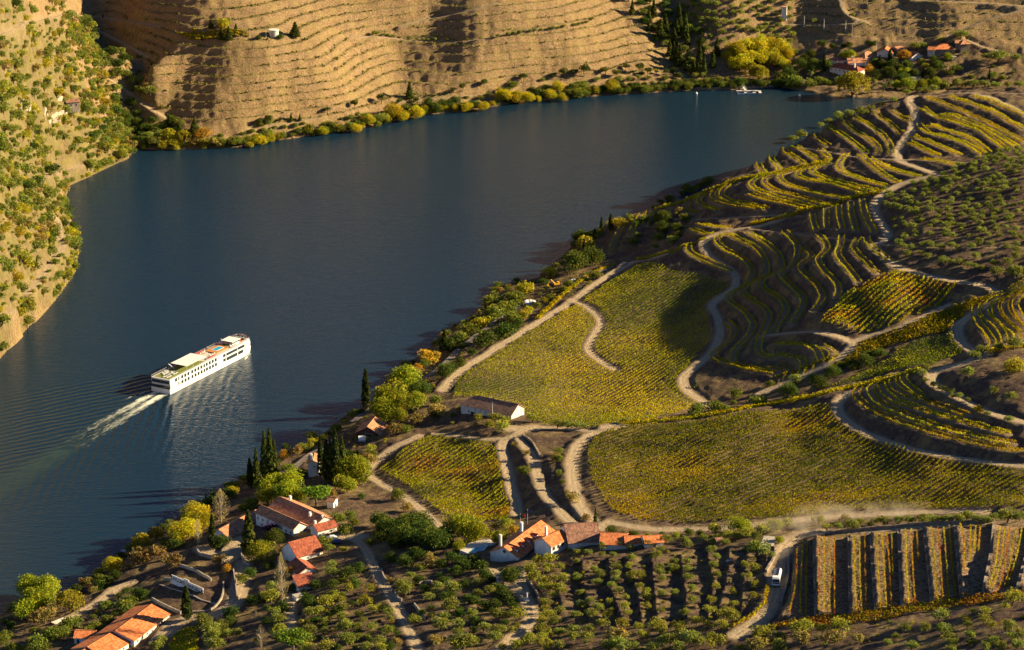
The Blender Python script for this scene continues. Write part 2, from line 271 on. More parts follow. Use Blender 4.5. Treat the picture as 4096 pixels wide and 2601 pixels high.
# ------------------------------------------------------------------ lines traced from the picture
def vnoise(X, Y, scale, seed=0):
    """smooth value noise, about -1..1"""
    r = np.random.default_rng(seed); G = r.uniform(-1, 1, (64, 64))
    x = np.asarray(X) / scale + 1000.0; y = np.asarray(Y) / scale + 1000.0
    i = np.floor(x).astype(int); j = np.floor(y).astype(int); a = x - i; b = y - j
    a = a * a * (3 - 2 * a); b = b * b * (3 - 2 * b)
    g = lambda p, q: G[p % 64, q % 64]
    return g(i, j) * (1 - a) * (1 - b) + g(i + 1, j) * a * (1 - b) + g(i, j + 1) * (1 - a) * b + g(i + 1, j + 1) * a * b
BENCH = {
 'gorge': ('B2', [[(1240, 460), (1190, 530), (1150, 610), (1130, 650)], [(1100, 520), (1050, 600), (1010, 670), (985, 740), (965, 800)], [(1300, 440), (1280, 500), (1268, 560)]]),
 'upper': ('A3', [[(150, 1320), (55, 1390), (60, 1440), (130, 1520)], [(270, 1280), (170, 1330), (180, 1390), (260, 1490)], [(290, 1270), (300, 1330), (420, 1400), (490, 1460)],
   [(370, 1280), (480, 1330), (580, 1400), (600, 1440)], [(540, 1140), (560, 1190), (690, 1280)], [(610, 1315), (680, 1370), (680, 1420), (560, 1450)],
   [(680, 1110), (800, 1180), (900, 1250), (1020, 1340)], [(820, 1045), (850, 1100), (950, 1170), (1060, 1240), (1120, 1290), (1125, 1350)],
   [(920, 1035), (1040, 1100), (1150, 1170), (1220, 1260), (1235, 1360)], [(1095, 965), (1130, 1020), (1230, 1090), (1330, 1180)], [(1240, 970), (1330, 1030), (1400, 1080)]]),
 'shoulder': ('A3', [[(1550, 860), (1700, 920), (1900, 1000), (2100, 1090), (2394, 1250)], [(1750, 850), (1950, 920), (2150, 1000), (2394, 1135)], [(1950, 850), (2150, 910), (2394, 1020)],
   [(1500, 940), (1620, 1020), (1800, 1070), (2000, 1140), (2140, 1240), (2240, 1310)], [(1480, 1080), (1530, 1150), (1700, 1200), (1880, 1260), (2040, 1360)],
   [(1560, 1100), (1800, 1170), (1950, 1230), (2090, 1340)], [(1420, 1190), (1600, 1260), (1830, 1360)], [(1390, 1250), (1500, 1300), (1650, 1370)], [(1680, 1000), (1900, 1060), (2150, 1180), (2330, 1290)],
   [(1500, 1395), (1620, 1410), (1800, 1450)]]),
 'crest': ('B3', [[(150, 100), (30, 160), (5, 200), (60, 250), (180, 290), (360, 345), (560, 405)], [(250, 90), (130, 150), (125, 185), (200, 245), (330, 280), (560, 345), (760, 390)],
   [(400, 60), (260, 112), (262, 145), (330, 200), (560, 270), (900, 325)], [(540, 50), (410, 100), (470, 150), (700, 190), (1000, 275)],
   [(700, 10), (545, 60), (555, 100), (760, 170), (1100, 250)], [(850, -70), (780, 10), (800, 80), (1000, 160), (1200, 215)], [(960, -60), (1100, 60), (1200, 130), (1300, 190)],
   [(1040, -30), (1250, 70), (1480, 130)], [(0, 285), (100, 320), (300, 365), (480, 415)], [(0, 375), (150, 412)]]),
 'crest west': ('B2', [[(2000, 200), (1930, 270), (1960, 320), (2100, 360), (2300, 400)], [(1900, 240), (1850, 300), (1880, 340), (2050, 385), (2250, 415)],
   [(1780, 290), (1730, 330), (1760, 380), (1900, 430)], [(1680, 330), (1620, 390), (1650, 430), (1710, 450)], [(1750, 540), (1860, 565), (2000, 580)], [(1680, 590), (1760, 620), (1850, 640)]]),
 'middle': ('B3', [[(545, 460), (555, 530), (575, 600)], [(668, 420), (665, 500), (672, 580)], [(775, 395), (780, 480), (805, 590)], [(880, 368), (890, 480), (925, 605)], [(980, 335), (1005, 475), (1085, 625)],
   [(300, 620), (400, 720), (415, 810), (380, 900), (290, 965), (275, 1010), (370, 1100), (440, 1170), (470, 1240), (430, 1330), (370, 1420)],
   [(460, 740), (520, 800), (545, 835), (450, 900), (440, 950), (510, 1020), (590, 1100), (635, 1190), (600, 1260), (565, 1300)],
   [(590, 635), (660, 710), (670, 770), (600, 840), (600, 890), (660, 970), (740, 1050), (775, 1110), (760, 1180)], [(800, 650), (790, 740), (760, 800), (800, 870), (860, 940), (920, 1010), (950, 1060)],
   [(955, 670), (900, 740), (930, 800), (1020, 880), (1080, 950), (1110, 970)], [(1020, 670), (1035, 735), (1130, 800), (1220, 870)],
   [(-14, 620), (116, 700), (218, 775), (270, 870), (255, 955), (130, 1015), (90, 1060), (130, 1120), (250, 1190), (315, 1270), (300, 1340), (240, 1420), (210, 1490)]]),
 'serpent': ('B2', [[(1660, 720), (1650, 780), (1750, 850), (1900, 920), (2010, 970)],
   [(2000, 620), (1890, 670), (1900, 710), (2000, 790), (2120, 850), (2190, 930), (2200, 1000), (2150, 1070), (2030, 1130), (1990, 1180), (2010, 1230), (2120, 1300), (2190, 1380), (2210, 1440), (2170, 1529), (2050, 1660), (2030, 1740), (2080, 1790), (2200, 1820), (2400, 1850)],
   [(2010, 640), (2120, 690), (2240, 760), (2310, 850), (2330, 940), (2300, 1010), (2200, 1070), (2115, 1115), (2150, 1180), (2280, 1260), (2345, 1330), (2335, 1420), (2280, 1529), (2250, 1640), (2280, 1690), (2390, 1720)],
   [(1970, 1390), (2045, 1450), (2050, 1510), (1970, 1590), (1880, 1660), (1870, 1710), (1950, 1760), (2130, 1800), (2400, 1820)]]),
 'foot': ('C3', [[(0, 185), (180, 190), (300, 200), (380, 240), (430, 300), (435, 350)], [(440, 200), (550, 240), (540, 310), (480, 360)], [(0, 400), (140, 420), (150, 470), (100, 520)],
   [(0, 290), (150, 300), (250, 330), (280, 390), (240, 480)], [(330, 340), (365, 380), (320, 440)]]),
 'fan': ('C3', [[(800, 600), (760, 640), (770, 700), (930, 820), (1150, 920), (1400, 1000), (1800, 1110), (2060, 1160), (2343, 1195)],
   [(1030, 530), (900, 590), (900, 650), (960, 730), (1150, 830), (1500, 950), (1900, 1060), (2240, 1120)], [(1130, 500), (1000, 550), (1010, 620), (1100, 710), (1350, 800), (1700, 900), (2000, 980), (2190, 1030)],
   [(1120, 500), (1100, 570), (1180, 650), (1400, 720), (1650, 800), (1810, 860)], [(1220, 470), (1200, 530), (1280, 600), (1380, 680)]]),
 'corner': ('B3', [[(2440, 1020), (2200, 1140), (2000, 1230), (1960, 1310), (2000, 1420), (2090, 1529), (2125, 1600), (2075, 1655)], [(2440, 1050), (2150, 1190), (2050, 1270), (2060, 1350), (2200, 1490), (2225, 1590)],
   [(2440, 1085), (2200, 1200), (2140, 1260), (2170, 1370), (2320, 1500), (2340, 1560)], [(2440, 1110), (2270, 1190), (2220, 1260), (2260, 1360), (2400, 1480)], [(2420, 1140), (2350, 1180), (2310, 1240), (2350, 1340), (2420, 1440)]]),
}
ROADS = [   # crop, half width m, points
 ('B3', 3.2, [(1720, 90), (1640, 110), (1500, 140), (1300, 200), (1150, 290), (1095, 370), (1100, 450), (1180, 570), (1205, 640), (1140, 700), (1080, 730), (1250, 890), (1400, 950), (1700, 1020), (2000, 1070), (2190, 1150), (2080, 1240), (1930, 1340), (1825, 1430), (1835, 1540), (1880, 1600), (2000, 1680), (2060, 1700)]),
 ('A3', 3.2, [(1550, 842), (1420, 850), (1400, 890), (1435, 960), (1440, 1060), (1400, 1160), (1330, 1250), (1290, 1340), (1300, 1400), (1400, 1440), (1600, 1510)]),
 ('A3', 1.4, [(430, 1285), (700, 1330), (900, 1370), (1050, 1385), (1290, 1392), (1600, 1405), (1900, 1425)]),
 ('A3', 2.6, [(1900, 812), (2100, 850), (2300, 940), (2420, 1000)]), ('A3', 1.2, [(1560, 842), (1900, 812), (2394, 818)]),
 ('B2', 1.4, [(1420, 450), (1490, 495), (1800, 497), (2100, 480), (2403, 462), (2640, 470)]),
 ('B2', 3.0, [(2500, 480), (2300, 545), (2090, 580), (1900, 630), (1790, 690), (1775, 740), (1850, 830), (1950, 890), (2040, 960), (2070, 1040), (2030, 1110), (1900, 1200), (1845, 1260), (1890, 1330), (1920, 1430), (1915, 1529), (1830, 1680), (1620, 1860), (1600, 1920), (1640, 2000), (1750, 2080), (1830, 2130)]),
 ('B3', 1.3, [(0, 580), (180, 600), (400, 625), (700, 660), (1000, 690), (1150, 712)]),
 ('B3', 1.0, [(1100, 715), (1400, 735), (1700, 745), (2394, 745)]),
 ('B2', 3.4, [(1450, 800), (1300, 850), (1130, 890), (900, 1020), (650, 1200), (400, 1360), (100, 1540), (-150, 1700), (-330, 1810), (-420, 1890), (-500, 1990)]),
 ('B2', 2.6, [(620, 1200), (760, 1260), (860, 1350), (880, 1420), (800, 1540), (770, 1640), (880, 1740), (1010, 1810)]),
 ('C3', 3.0, [(-50, 95), (200, 72), (400, 65), (600, 100), (725, 165), (700, 230), (580, 320), (400, 420), (200, 520), (0, 590), (-150, 650)]), ('C3', 2.2, [(720, 160), (850, 120), (1100, 40), (1400, -80), (1650, -190)]),
 ('C3', 3.2, [(1130, 470), (900, 590), (700, 645), (620, 700), (585, 770), (620, 850), (750, 960), (950, 1060), (1300, 1170), (1700, 1250), (2100, 1305), (2400, 1335)]),
 ('C3', 3.4, [(2000, 270), (1840, 335), (1620, 405), (1480, 460), (1480, 540), (1560, 600), (1700, 670), (1900, 770), (2100, 850), (2400, 930)]),
 ('C2', 3.6, [(760, 1020), (580, 1050), (400, 1130), (280, 1230), (235, 1330), (225, 1450), (225, 1560), (280, 1800), (380, 1960), (560, 2080)]),
 ('C1', 3.0, [(1700, 900), (1750, 950), (1850, 1060), (1890, 1180), (1930, 1350), (2010, 1500), (2120, 1620), (2230, 1740), (2330, 1800)]),
 ('C1', 3.0, [(1560, 930), (1560, 1050), (1600, 1180), (1630, 1320), (1660, 1460), (1700, 1560), (1700, 1680)]),
 ('C1', 2.4, [(860, 850), (1100, 880), (1350, 910), (1560, 900), (1700, 850), (1850, 790), (2080, 800), (2300, 810), (2500, 830), (2700, 810)]), ('C1', 5.0, [(1640, 800), (1760, 800), (1870, 790)]),
 ('C1', 2.8, [(700, 870), (430, 1010), (200, 1200), (170, 1270), (330, 1370), (600, 1520), (800, 1700), (1000, 1860)]),
 ('E4', 3.4, [(100, 330), (500, 390), (900, 395), (1300, 370), (1700, 320), (2100, 285), (2500, 260), (3000, 235), (3600, 225)]),
 ('E5', 4.2, [(640, 500), (450, 530), (330, 590), (270, 680), (240, 800), (225, 950), (200, 1080), (120, 1220), (20, 1310), (-120, 1400)]), ('E5', 3.0, [(640, 500), (800, 490), (1100, 480), (1500, 450), (1800, 440), (2391, 420)]),
 ('E2', 2.6, [(1430, 130), (1600, 190), (1690, 300), (1770, 440), (1830, 580), (1950, 780), (2080, 1000), (2200, 1240), (2300, 1440), (2360, 1560)]), ('E2', 4.5, [(1420, 130), (1520, 150), (1640, 140)]),
 ('E3', 3.2, [(870, 780), (1000, 880), (1120, 960), (1200, 1080), (1240, 1200), (1180, 1330), (1040, 1430), (940, 1529)]), ('E3', 2.5, [(1130, 780), (1150, 900), (1180, 990)]),
 ('E1', 5.0, [(150, 1400), (330, 1460), (470, 1380), (560, 1300)]), ('E1', 4.0, [(400, 1529), (560, 1400)]), ('E0', 4.5, [(2300, 700), (2260, 900), (2200, 1080), (2000, 1200), (1800, 1230), (1650, 1290), (1560, 1380)]), ('E2', 2.6, [(790, 860), (800, 1000), (800, 1300)]),
 ('E0', 2.6, [(1250, 880), (1080, 960), (950, 1060), (800, 1150), (650, 1250)]),
 ('B0', 2.4, [(450, 440), (500, 540), (530, 660), (550, 740), (470, 850), (380, 970), (290, 1090), (230, 1150)]), ('B0', 2.0, [(720, 20), (550, 80), (390, 130)]), ('B0', 1.5, [(130, 1280), (60, 1330), (0, 1370)]),
 ('A0', 2.0, [(0, 300), (150, 240), (330, 180), (580, 140), (720, 135), (930, 155), (1100, 180), (1400, 235)]), ('A0', 2.2, [(720, 150), (780, 230), (900, 290), (1100, 390), (1290, 500)]), ('A0', 2.2, [(850, 610), (1000, 720), (1200, 870), (1460, 1035)]),
 ('A1', 1.8, [(850, 325), (1100, 315), (1300, 340), (1700, 370), (2000, 345), (2500, 250)]), ('A1', 1.6, [(1300, 230), (1500, 180), (1800, 120), (2150, 30)]), ('A1', 1.4, [(0, 1130), (300, 1090), (600, 1030)]), ('A1', 1.3, [(1300, 890), (1700, 860), (1950, 830)]),
 ('A3', 2.0, [(790, 0), (830, 110), (950, 180), (1020, 190), (800, 210), (300, 220)]), ('A3', 2.0, [(1900, 350), (2050, 420), (2180, 450)]), ('A3', 1.6, [(1400, 0), (1900, 20), (2394, 50)]), ('A3', 2.0, [(1700, 340), (2000, 200), (2394, 80)]),
 ('V', 1.5, [(1460, 205), (1560, 200), (1650, 198), (1740, 204)]),
]
FIELDS = {
 'FA': [('C1', [(1045, 490), (1090, 300), (1500, 30)]), ('B2', [(640, 1250), (900, 1085), (1200, 900), (1300, 880), (1500, 950), (1800, 1000), (1990, 1040), (2000, 1110), (1830, 1230)]),
        ('C2', [(1620, 180), (1400, 430), (1600, 700), (1400, 870), (1000, 980), (400, 1050), (30, 1045)]), ('C1', [(1960, 760), (1830, 680), (1650, 590), (1270, 485)])],
 'FC': [('C1', [(290, 1215), (500, 1050), (850, 865), (1100, 900), (1420, 935), (1500, 1060), (1560, 1200)]), ('E3', [(985, 0), (1065, 270), (950, 320), (600, 290), (370, 245), (200, 110), (60, 0)])],
 'FB': [('C2', [(470, 1110), (700, 1040), (1000, 1015), (2000, 900)]), ('C3', [(480, 740), (540, 830), (700, 975), (950, 1100), (1300, 1215), (1700, 1300), (2250, 1360), (2450, 1400)]),
        ('E5', [(2500, 290), (2000, 300), (1600, 300), (850, 312), (400, 375)]), ('E4', [(1700, 290), (900, 335), (350, 315), (150, 240), (40, 130)]), ('C2', [(400, 1529), (385, 1260)])],
 'FG': [('B3', [(1240, 955), (1380, 965), (1520, 990), (1800, 1055), (2110, 1105), (1950, 1150), (1800, 1230), (1500, 1390), (980, 1505), (590, 1425), (700, 1290), (900, 1110), (1130, 1010)])],
 'FM': [('B3', [(2140, 1165), (1960, 1270), (1800, 1400)]), ('C3', [(1640, 65), (1300, 130), (1050, 220), (700, 370), (450, 430), (250, 520), (500, 400), (700, 260), (860, 140)]), ('B3', [(1100, 1529), (1600, 1345), (1900, 1215)])],
 'FN': [('C3', [(1640, 80), (1810, 190), (1820, 250), (1600, 330), (1400, 385), (1000, 480), (650, 560), (500, 590), (900, 420), (1080, 330), (1180, 200)])],
}
def poly_world(spec):
    pts = [p for key, q in spec for p in S(key, q)]
    return hit_many(pts)[:, :2]
FIELD_W = {k: poly_world(v) for k, v in FIELDS.items()}
RW = [(hw * .86, world_line(k, pts, 3.0)) for k, hw, pts in ROADS]
BW = {g: [world_line(k, pts, 2.5) for pts in L] for g, (k, L) in BENCH.items()}
H0 = H.copy()
FARM = (GY > 1560) & ~RIV
def pic(X, Y, Z): return project(X, Y, Z)
PX, PY = project(GX, GY, H)
# the far hills: contour terraces, a bench and a steep bank every few metres
def in_v(poly): return in_poly(PX, PY, S('V', poly))
FAR_ZONE = in_poly(GX, GY, [tuple(hit_many(S('V', [p]))[0][:2]) for p in ((392, 292), (330, 225), (240, 165), (300, 128), (215, 60), (200, 5))] +
    [(-270, 2120), (150, 2120)] + [tuple(hit_many(S('V', [p]))[0][:2]) for p in ((1468, 2), (1530, 60), (1600, 155), (1590, 168), (1400, 178), (1200, 195), (1000, 240), (900, 262), (800, 285), (640, 303), (500, 298))])
FAR_ZONE2 = in_poly(GX, GY, [tuple(hit_many(S('V', [p]))[0][:2]) for p in ((1870, 75), (1870, 5))] + [(240, 2120), (560, 2120)] + [tuple(hit_many(S('V', [p]))[0][:2]) for p in ((2500, 90), (2408, 100), (2310, 85), (2240, 105), (2100, 92), (1960, 90))])
STEP = 4.6
def terr_phase(X, Y, Z):
    return (Z + 1.3 * vnoise(X, Y, 70, 3) + 0.5 * vnoise(X, Y, 23, 4)) / STEP
def soft(m, n): return smooth(m.astype(float), n)
wf = smooth((FAR_ZONE | FAR_ZONE2).astype(float), 12)
H = H + wf * (2.6 * vnoise(GX, GY * 0.6, 48, 31) + 1.4 * vnoise(GX, GY * 0.7, 22, 32))
ph = terr_phase(GX, GY, H); fr = ph - np.floor(ph)
g = np.where(fr < 0.30, fr * 0.15, 0.045 + (fr - 0.30) / 0.70 * 0.955)
zt = H + (g - fr) * STEP
wt = soft(FAR_ZONE | FAR_ZONE2, 3)
H = H * (1 - wt) + zt * wt
BENCHM = np.where(fr < 0.30, 1.0, 0.0) * wt
# the traced terraces of the near hill: level strip with a steep bank below and above
acc = np.zeros_like(H); wac = np.zeros_like(H); BMASK = np.zeros_like(H); BD = np.full_like(H, 99.0)
for gname, Ls in BW.items():
    for L in Ls:
        D, SL, SG = dist_lines(GX, GY, L, 7.0)
        s = np.r_[0, np.cumsum(np.linalg.norm(np.diff(L, axis=0), axis=1))]
        zl = smooth_line(samp(H0, L[:, 0], L[:, 1])[:, None], 6)[:, 0]
        zt = np.interp(SL, s, zl)
        w = np.clip((5.6 - D) / 3.4, 0, 1); w = np.where(D < 3.0, 1.0, w * w * (3 - 2 * w)) ; w = w * (1.0 / (0.4 + D))
        w[~np.isfinite(D)] = 0
        acc += np.where(w > 0, w * zt, 0); wac += w
        BD = np.minimum(BD, D)
m = wac > 0
k = np.clip((5.4 - BD) / 2.0, 0, 1); k = k * k * (3 - 2 * k)
H = np.where(m, H * (1 - k) + (acc / np.maximum(wac, 1e-9)) * k, H)
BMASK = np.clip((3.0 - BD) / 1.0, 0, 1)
# walled terraces (vines by the lorry road) and the olive terraces: steps at traced walls
WALLS = [(('E5', [[(330, 660), (320, 1000), (200, 1250)], [(375, 650), (362, 1000), (262, 1250)], [(560, 570), (570, 900), (578, 1235)], [(865, 545), (872, 900), (880, 1215)], [(1055, 525), (1075, 850), (1100, 1190)], [(1300, 500), (1315, 850), (1332, 1165)],
    [(1520, 475), (1560, 800), (1592, 1110)], [(1790, 450), (1825, 800), (1850, 1075)], [(2130, 420), (2100, 700), (2030, 1045)], [(2440, 620), (2391, 780), (2330, 1010)], [(2600, 620), (2600, 1000)]]),
    [('E5', [(375, 600), (560, 560), (1055, 515), (1520, 465), (2130, 415), (2480, 390), (2480, 980), (2030, 1055), (1590, 1115), (880, 1220), (240, 1265)])], 0.42),
  (('E4', [[(-500, 700), (-450, 1000), (-420, 1250)], [(-180, 700), (-160, 950), (-100, 1250)], [(75, 690), (80, 950), (190, 1260)], [(240, 690), (330, 950), (380, 1270)], [(470, 650), (485, 870), (525, 1260)], [(745, 680), (790, 1000), (800, 1290)],
    [(985, 590), (1030, 800), (1060, 880), (1010, 1180)], [(1200, 600), (1180, 900), (1100, 1150)], [(1385, 580), (1335, 900), (1310, 1150)], [(1545, 690), (1540, 1000), (1420, 1180)], [(1640, 640), (1600, 950), (1500, 1130)]]),
    [('E3', [(1560, 720), (1750, 700)]), ('E4', [(80, 660), (470, 630), (745, 640), (985, 560), (1380, 560), (1560, 640), (1600, 900), (1440, 1190), (1000, 1260), (520, 1290), (100, 1290)]), ('E3', [(1500, 1200), (1480, 900)])], 0.0)]
STONE = np.zeros_like(H); WALL_LINES = []
for (key, walls), polyspec, slack in WALLS:
    pw = poly_world(polyspec); M = in_poly(GX, GY, pw)
    px, py = project(GX, GY, H0)
    xs = []
    for w_ in walls:
        q = np.array(S(key, w_)); xs.append(np.interp(py, q[:, 1], q[:, 0]))
    xs = np.array(xs); idx = (px[None] >= xs).sum(0) - 1
    ok = M & (idx >= 0) & (idx < len(walls) - 1)
    i0 = np.clip(idx, 0, len(walls) - 2)
    xl = np.take_along_axis(xs, i0[None], 0)[0]; xr = np.take_along_axis(xs, i0[None] + 1, 0)[0]
    f = np.clip((px - xl) / np.maximum(xr - xl, 1), 0, 1)
    # height difference across the bench, from the relief itself
    dzdx = np.gradient(H0, axis=1) / np.maximum(np.gradient(GX, axis=1), 1e-6)
    dist = np.hypot(GX, np.hypot(GY, CAM_H - H0)); wm = (xr - xl) * dist / FS
    step = np.clip(smooth(dzdx, 12) * wm, 1.6, 6.2 if key == 'E5' else 4.6)
    ko = soft(ok, 2)
    H = H - ok * step * (f - 0.5) * (1.5 if key == 'E5' else 1.1) * ko
    if key == 'E5': STONE = np.where(ok, 1.0, STONE)
# roads: level across, cut into the slope
ROADM = np.zeros_like(H); RUTM = np.zeros_like(H)
for hw, L in RW:
    D, SL, SG = dist_lines(GX, GY, L, hw * 2.6 + 2)
    s = np.r_[0, np.cumsum(np.linalg.norm(np.diff(L, axis=0), axis=1))]
    zl = smooth_line(samp(H0, L[:, 0], L[:, 1])[:, None], 8)[:, 0]
    zt = np.interp(SL, s, zl)
    k = np.clip((hw * 2.0 + 0.8 - D) / (hw + 0.8), 0, 1); k = k * k * (3 - 2 * k); k[~np.isfinite(D)] = 0
    H = np.where(k > 0, H * (1 - k) + zt * k, H)
    ROADM = np.maximum(ROADM, np.clip((hw + 0.3 - D) / 0.8, 0, 1)); RUTM = np.maximum(RUTM, np.where(np.isfinite(D) & (hw > 1.8), np.clip(1 - np.abs(np.where(np.isfinite(D), D, 99) - 1.0) / 0.6, 0, 1), 0))
SPUR = [(-15.0, 8.0)]
FIELDM = np.zeros_like(H)
for k_, pw in FIELD_W.items(): FIELDM = np.maximum(FIELDM, in_poly(GX, GY, pw).astype(float) * (0.3 if k_ == 'FA' else 0.0))
# small unevenness: banks, gullies, rills
rough = np.where(ROADM > 0.3, 0.05, 1.0) * np.where(BMASK > 0.5, 0.25, 1.0) * np.where(FIELDM > 0, 0.25, 1.0) * np.where(STONE > 0, 0.4, 1.0)
H = H + np.where(RIV, 0, rough * (0.35 * vnoise(GX, GY, 5.0, 11) + 0.20 * vnoise(GX, GY, 2.2, 12) + 0.5 * vnoise(GX, GY, 14, 13)))
FARR = (GY > 1600) | (GX < -230 + 0.0 * GY)
H = H + np.where((GY > 1500) & ~RIV & (ROADM < .3), (0.40 * vnoise(GX * 1.0, GY * 0.35, 2.6, 14) + 0.5 * vnoise(GX, GY * 0.3, 6, 15)) * (1 - BENCHM), 0)
H = np.where(RIV, H, np.maximum(H, 0.2))
# ------------------------------------------------------------------ materials
def new_mat(name):
    m = bpy.data.materials.new(name); m.use_nodes = True; nt = m.node_tree
    return m, nt, nt.nodes['Principled BSDF']
def N(nt, typ, **kw):
    n = nt.nodes.new(typ)
    for k, v in kw.items(): setattr(n, k, v)
    return n
def noise(nt, scale, detail=4, vec=None, rough=0.6):
    n = N(nt, 'ShaderNodeTexNoise'); n.inputs['Scale'].default_value = scale; n.inputs['Detail'].default_value = detail; n.inputs['Roughness'].default_value = rough
    if vec is not None: nt.links.new(vec, n.inputs['Vector'])
    return n.outputs['Fac']
def ramp(nt, fac, stops):
    r = N(nt, 'ShaderNodeValToRGB'); nt.links.new(fac, r.inputs[0]); e = r.color_ramp.elements
    e[0].position, e[0].color = stops[0][0], (*stops[0][1], 1); e[1].position, e[1].color = stops[-1][0], (*stops[-1][1], 1)
    for p, c in stops[1:-1]:
        q = e.new(p); q.color = (*c, 1)
    return r.outputs[0]
def mixc(nt, fac, a, b, mode='MIX'):
    m = N(nt, 'ShaderNodeMix', data_type='RGBA', blend_type=mode)
    for sock, v in ((0, fac), (6, a), (7, b)):
        if isinstance(v, bpy.types.NodeSocket): nt.links.new(v, m.inputs[sock])
        elif sock == 0: m.inputs[0].default_value = v
        else: m.inputs[sock].default_value = (*v, 1)
    return m.outputs[2]
def math_(nt, op, a, b=None, clamp=False):
    m = N(nt, 'ShaderNodeMath', operation=op, use_clamp=clamp)
    for i, v in enumerate((a, b)):
        if v is None: continue
        if isinstance(v, bpy.types.NodeSocket): nt.links.new(v, m.inputs[i])
        else: m.inputs[i].default_value = v
    return m.outputs[0]
def bump(nt, bsdf, h, strength, dist):
    b = N(nt, 'ShaderNodeBump'); b.inputs['Strength'].default_value = strength; b.inputs['Distance'].default_value = dist
    nt.links.new(h, b.inputs['Height']); nt.links.new(b.outputs[0], bsdf.inputs['Normal'])
def pos(nt, sx=1, sy=1, sz=1):
    g = N(nt, 'ShaderNodeNewGeometry'); m = N(nt, 'ShaderNodeMapping'); m.inputs['Scale'].default_value = (sx, sy, sz)
    nt.links.new(g.outputs['Position'], m.inputs[0]); return m.outputs[0]
def objpos(nt, sx=1, sy=1, sz=1):
    g = N(nt, 'ShaderNodeTexCoord'); m = N(nt, 'ShaderNodeMapping'); m.inputs['Scale'].default_value = (sx, sy, sz)
    nt.links.new(g.outputs['Object'], m.inputs[0]); return m.outputs[0]
def flat(name, c, rough=0.7, spread=0.12, scale=1.2, metal=0.0):
    m, nt, b = new_mat(name); f = noise(nt, scale, 4, objpos(nt))
    lo = tuple(x * (1 - spread) for x in c); hi = tuple(min(1, x * (1 + spread)) for x in c)
    nt.links.new(ramp(nt, f, [(0.35, lo), (0.65, hi)]), b.inputs[0]); b.inputs['Roughness'].default_value = rough; b.inputs['Metallic'].default_value = metal
    return m
# ground: soil of the near hill, paler far schist, tracks, stony terraces, dry scrub
MG, nt, b = new_mat('schist_soil')
at1 = N(nt, 'ShaderNodeVertexColor', layer_name='mask'); sep = N(nt, 'ShaderNodeSeparateColor'); nt.links.new(at1.outputs[0], sep.inputs[0])
p = pos(nt); pst = pos(nt, 1, 1, 0.25)
n1 = noise(nt, 0.035, 6, p); n2 = noise(nt, 0.6, 8, p, 0.75); n3 = noise(nt, 0.16, 5, p)
n4 = noise(nt, 1.1, 3, pst, 0.8)
at2 = N(nt, 'ShaderNodeVertexColor', layer_name='mask2'); sep2 = N(nt, 'ShaderNodeSeparateColor'); nt.links.new(at2.outputs[0], sep2.inputs[0])
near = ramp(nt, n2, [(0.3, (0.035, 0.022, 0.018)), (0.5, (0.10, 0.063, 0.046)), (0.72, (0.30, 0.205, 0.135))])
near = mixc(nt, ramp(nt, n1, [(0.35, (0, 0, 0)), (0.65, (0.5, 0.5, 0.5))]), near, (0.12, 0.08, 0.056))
near = mixc(nt, math_(nt, 'MULTIPLY', sep2.outputs[2], 0.7), near, (0.38, 0.27, 0.175))  # terrace benches paler than their banks: sun and shade put into soil colour
farc = ramp(nt, n2, [(0.25, (0.14, 0.085, 0.044)), (0.5, (0.36, 0.235, 0.118)), (0.75, (0.56, 0.38, 0.20))])
farc = mixc(nt, ramp(nt, n3, [(0.45, (0, 0, 0)), (0.7, (0.6, 0.6, 0.6))]), farc, (0.47, 0.33, 0.185))
farc = mixc(nt, ramp(nt, n4, [(0.40, (0.75, 0.75, 0.75)), (0.56, (0, 0, 0))]), farc, (0.14, 0.095, 0.06))
farc = mixc(nt, math_(nt, 'MULTIPLY', sep2.outputs[0], 0.8), farc, (0.15, 0.125, 0.045))
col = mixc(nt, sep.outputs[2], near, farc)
dry = mixc(nt, n2, (0.26, 0.20, 0.07), (0.50, 0.37, 0.14))
scrub = ramp(nt, noise(nt, 0.09, 7, p, 0.7), [(0.46, (0, 0, 0)), (0.60, (1, 1, 1))])
col = mixc(nt, math_(nt, 'MULTIPLY', scrub, math_(nt, 'SUBTRACT', 1.0, sep.outputs[0])), col, mixc(nt, 0.45, col, dry))
road = mixc(nt, noise(nt, 0.5, 5, p), (0.36, 0.27, 0.17), (0.52, 0.40, 0.26))
road = mixc(nt, math_(nt, 'MULTIPLY', sep2.outputs[1], 0.7), road, (0.66, 0.53, 0.35))
road = mixc(nt, ramp(nt, noise(nt, 0.8, 3, pos(nt)), [(0.55, (0, 0, 0)), (0.66, (0.5, 0.5, 0.5))]), road, (0.25, 0.20, 0.10))
col = mixc(nt, sep.outputs[0], col, road)
grassy = ramp(nt, noise(nt, 0.22, 6, p, 0.7), [(0.40, (0.75, 0.75, 0.75)), (0.60, (0.1, 0.1, 0.1))])
col = mixc(nt, math_(nt, 'MULTIPLY', math_(nt, 'MULTIPLY', at2.outputs['Alpha'], grassy), math_(nt, 'SUBTRACT', 1.0, sep.outputs[0])), col, (0.17, 0.165, 0.045))
stone = N(nt, 'ShaderNodeTexVoronoi'); stone.inputs['Scale'].default_value = 1.1; nt.links.new(p, stone.inputs['Vector'])
sepv = N(nt, 'ShaderNodeSeparateColor'); nt.links.new(stone.outputs['Color'], sepv.inputs[0])
col = mixc(nt, math_(nt, 'MULTIPLY', sep.outputs[1], 0.85), col, mixc(nt, sepv.outputs[0], (0.10, 0.065, 0.038), (0.46, 0.32, 0.18)))
nt.links.new(col, b.inputs[0]); b.inputs['Roughness'].default_value = 0.95; b.inputs['Specular IOR Level'].default_value = 0.15
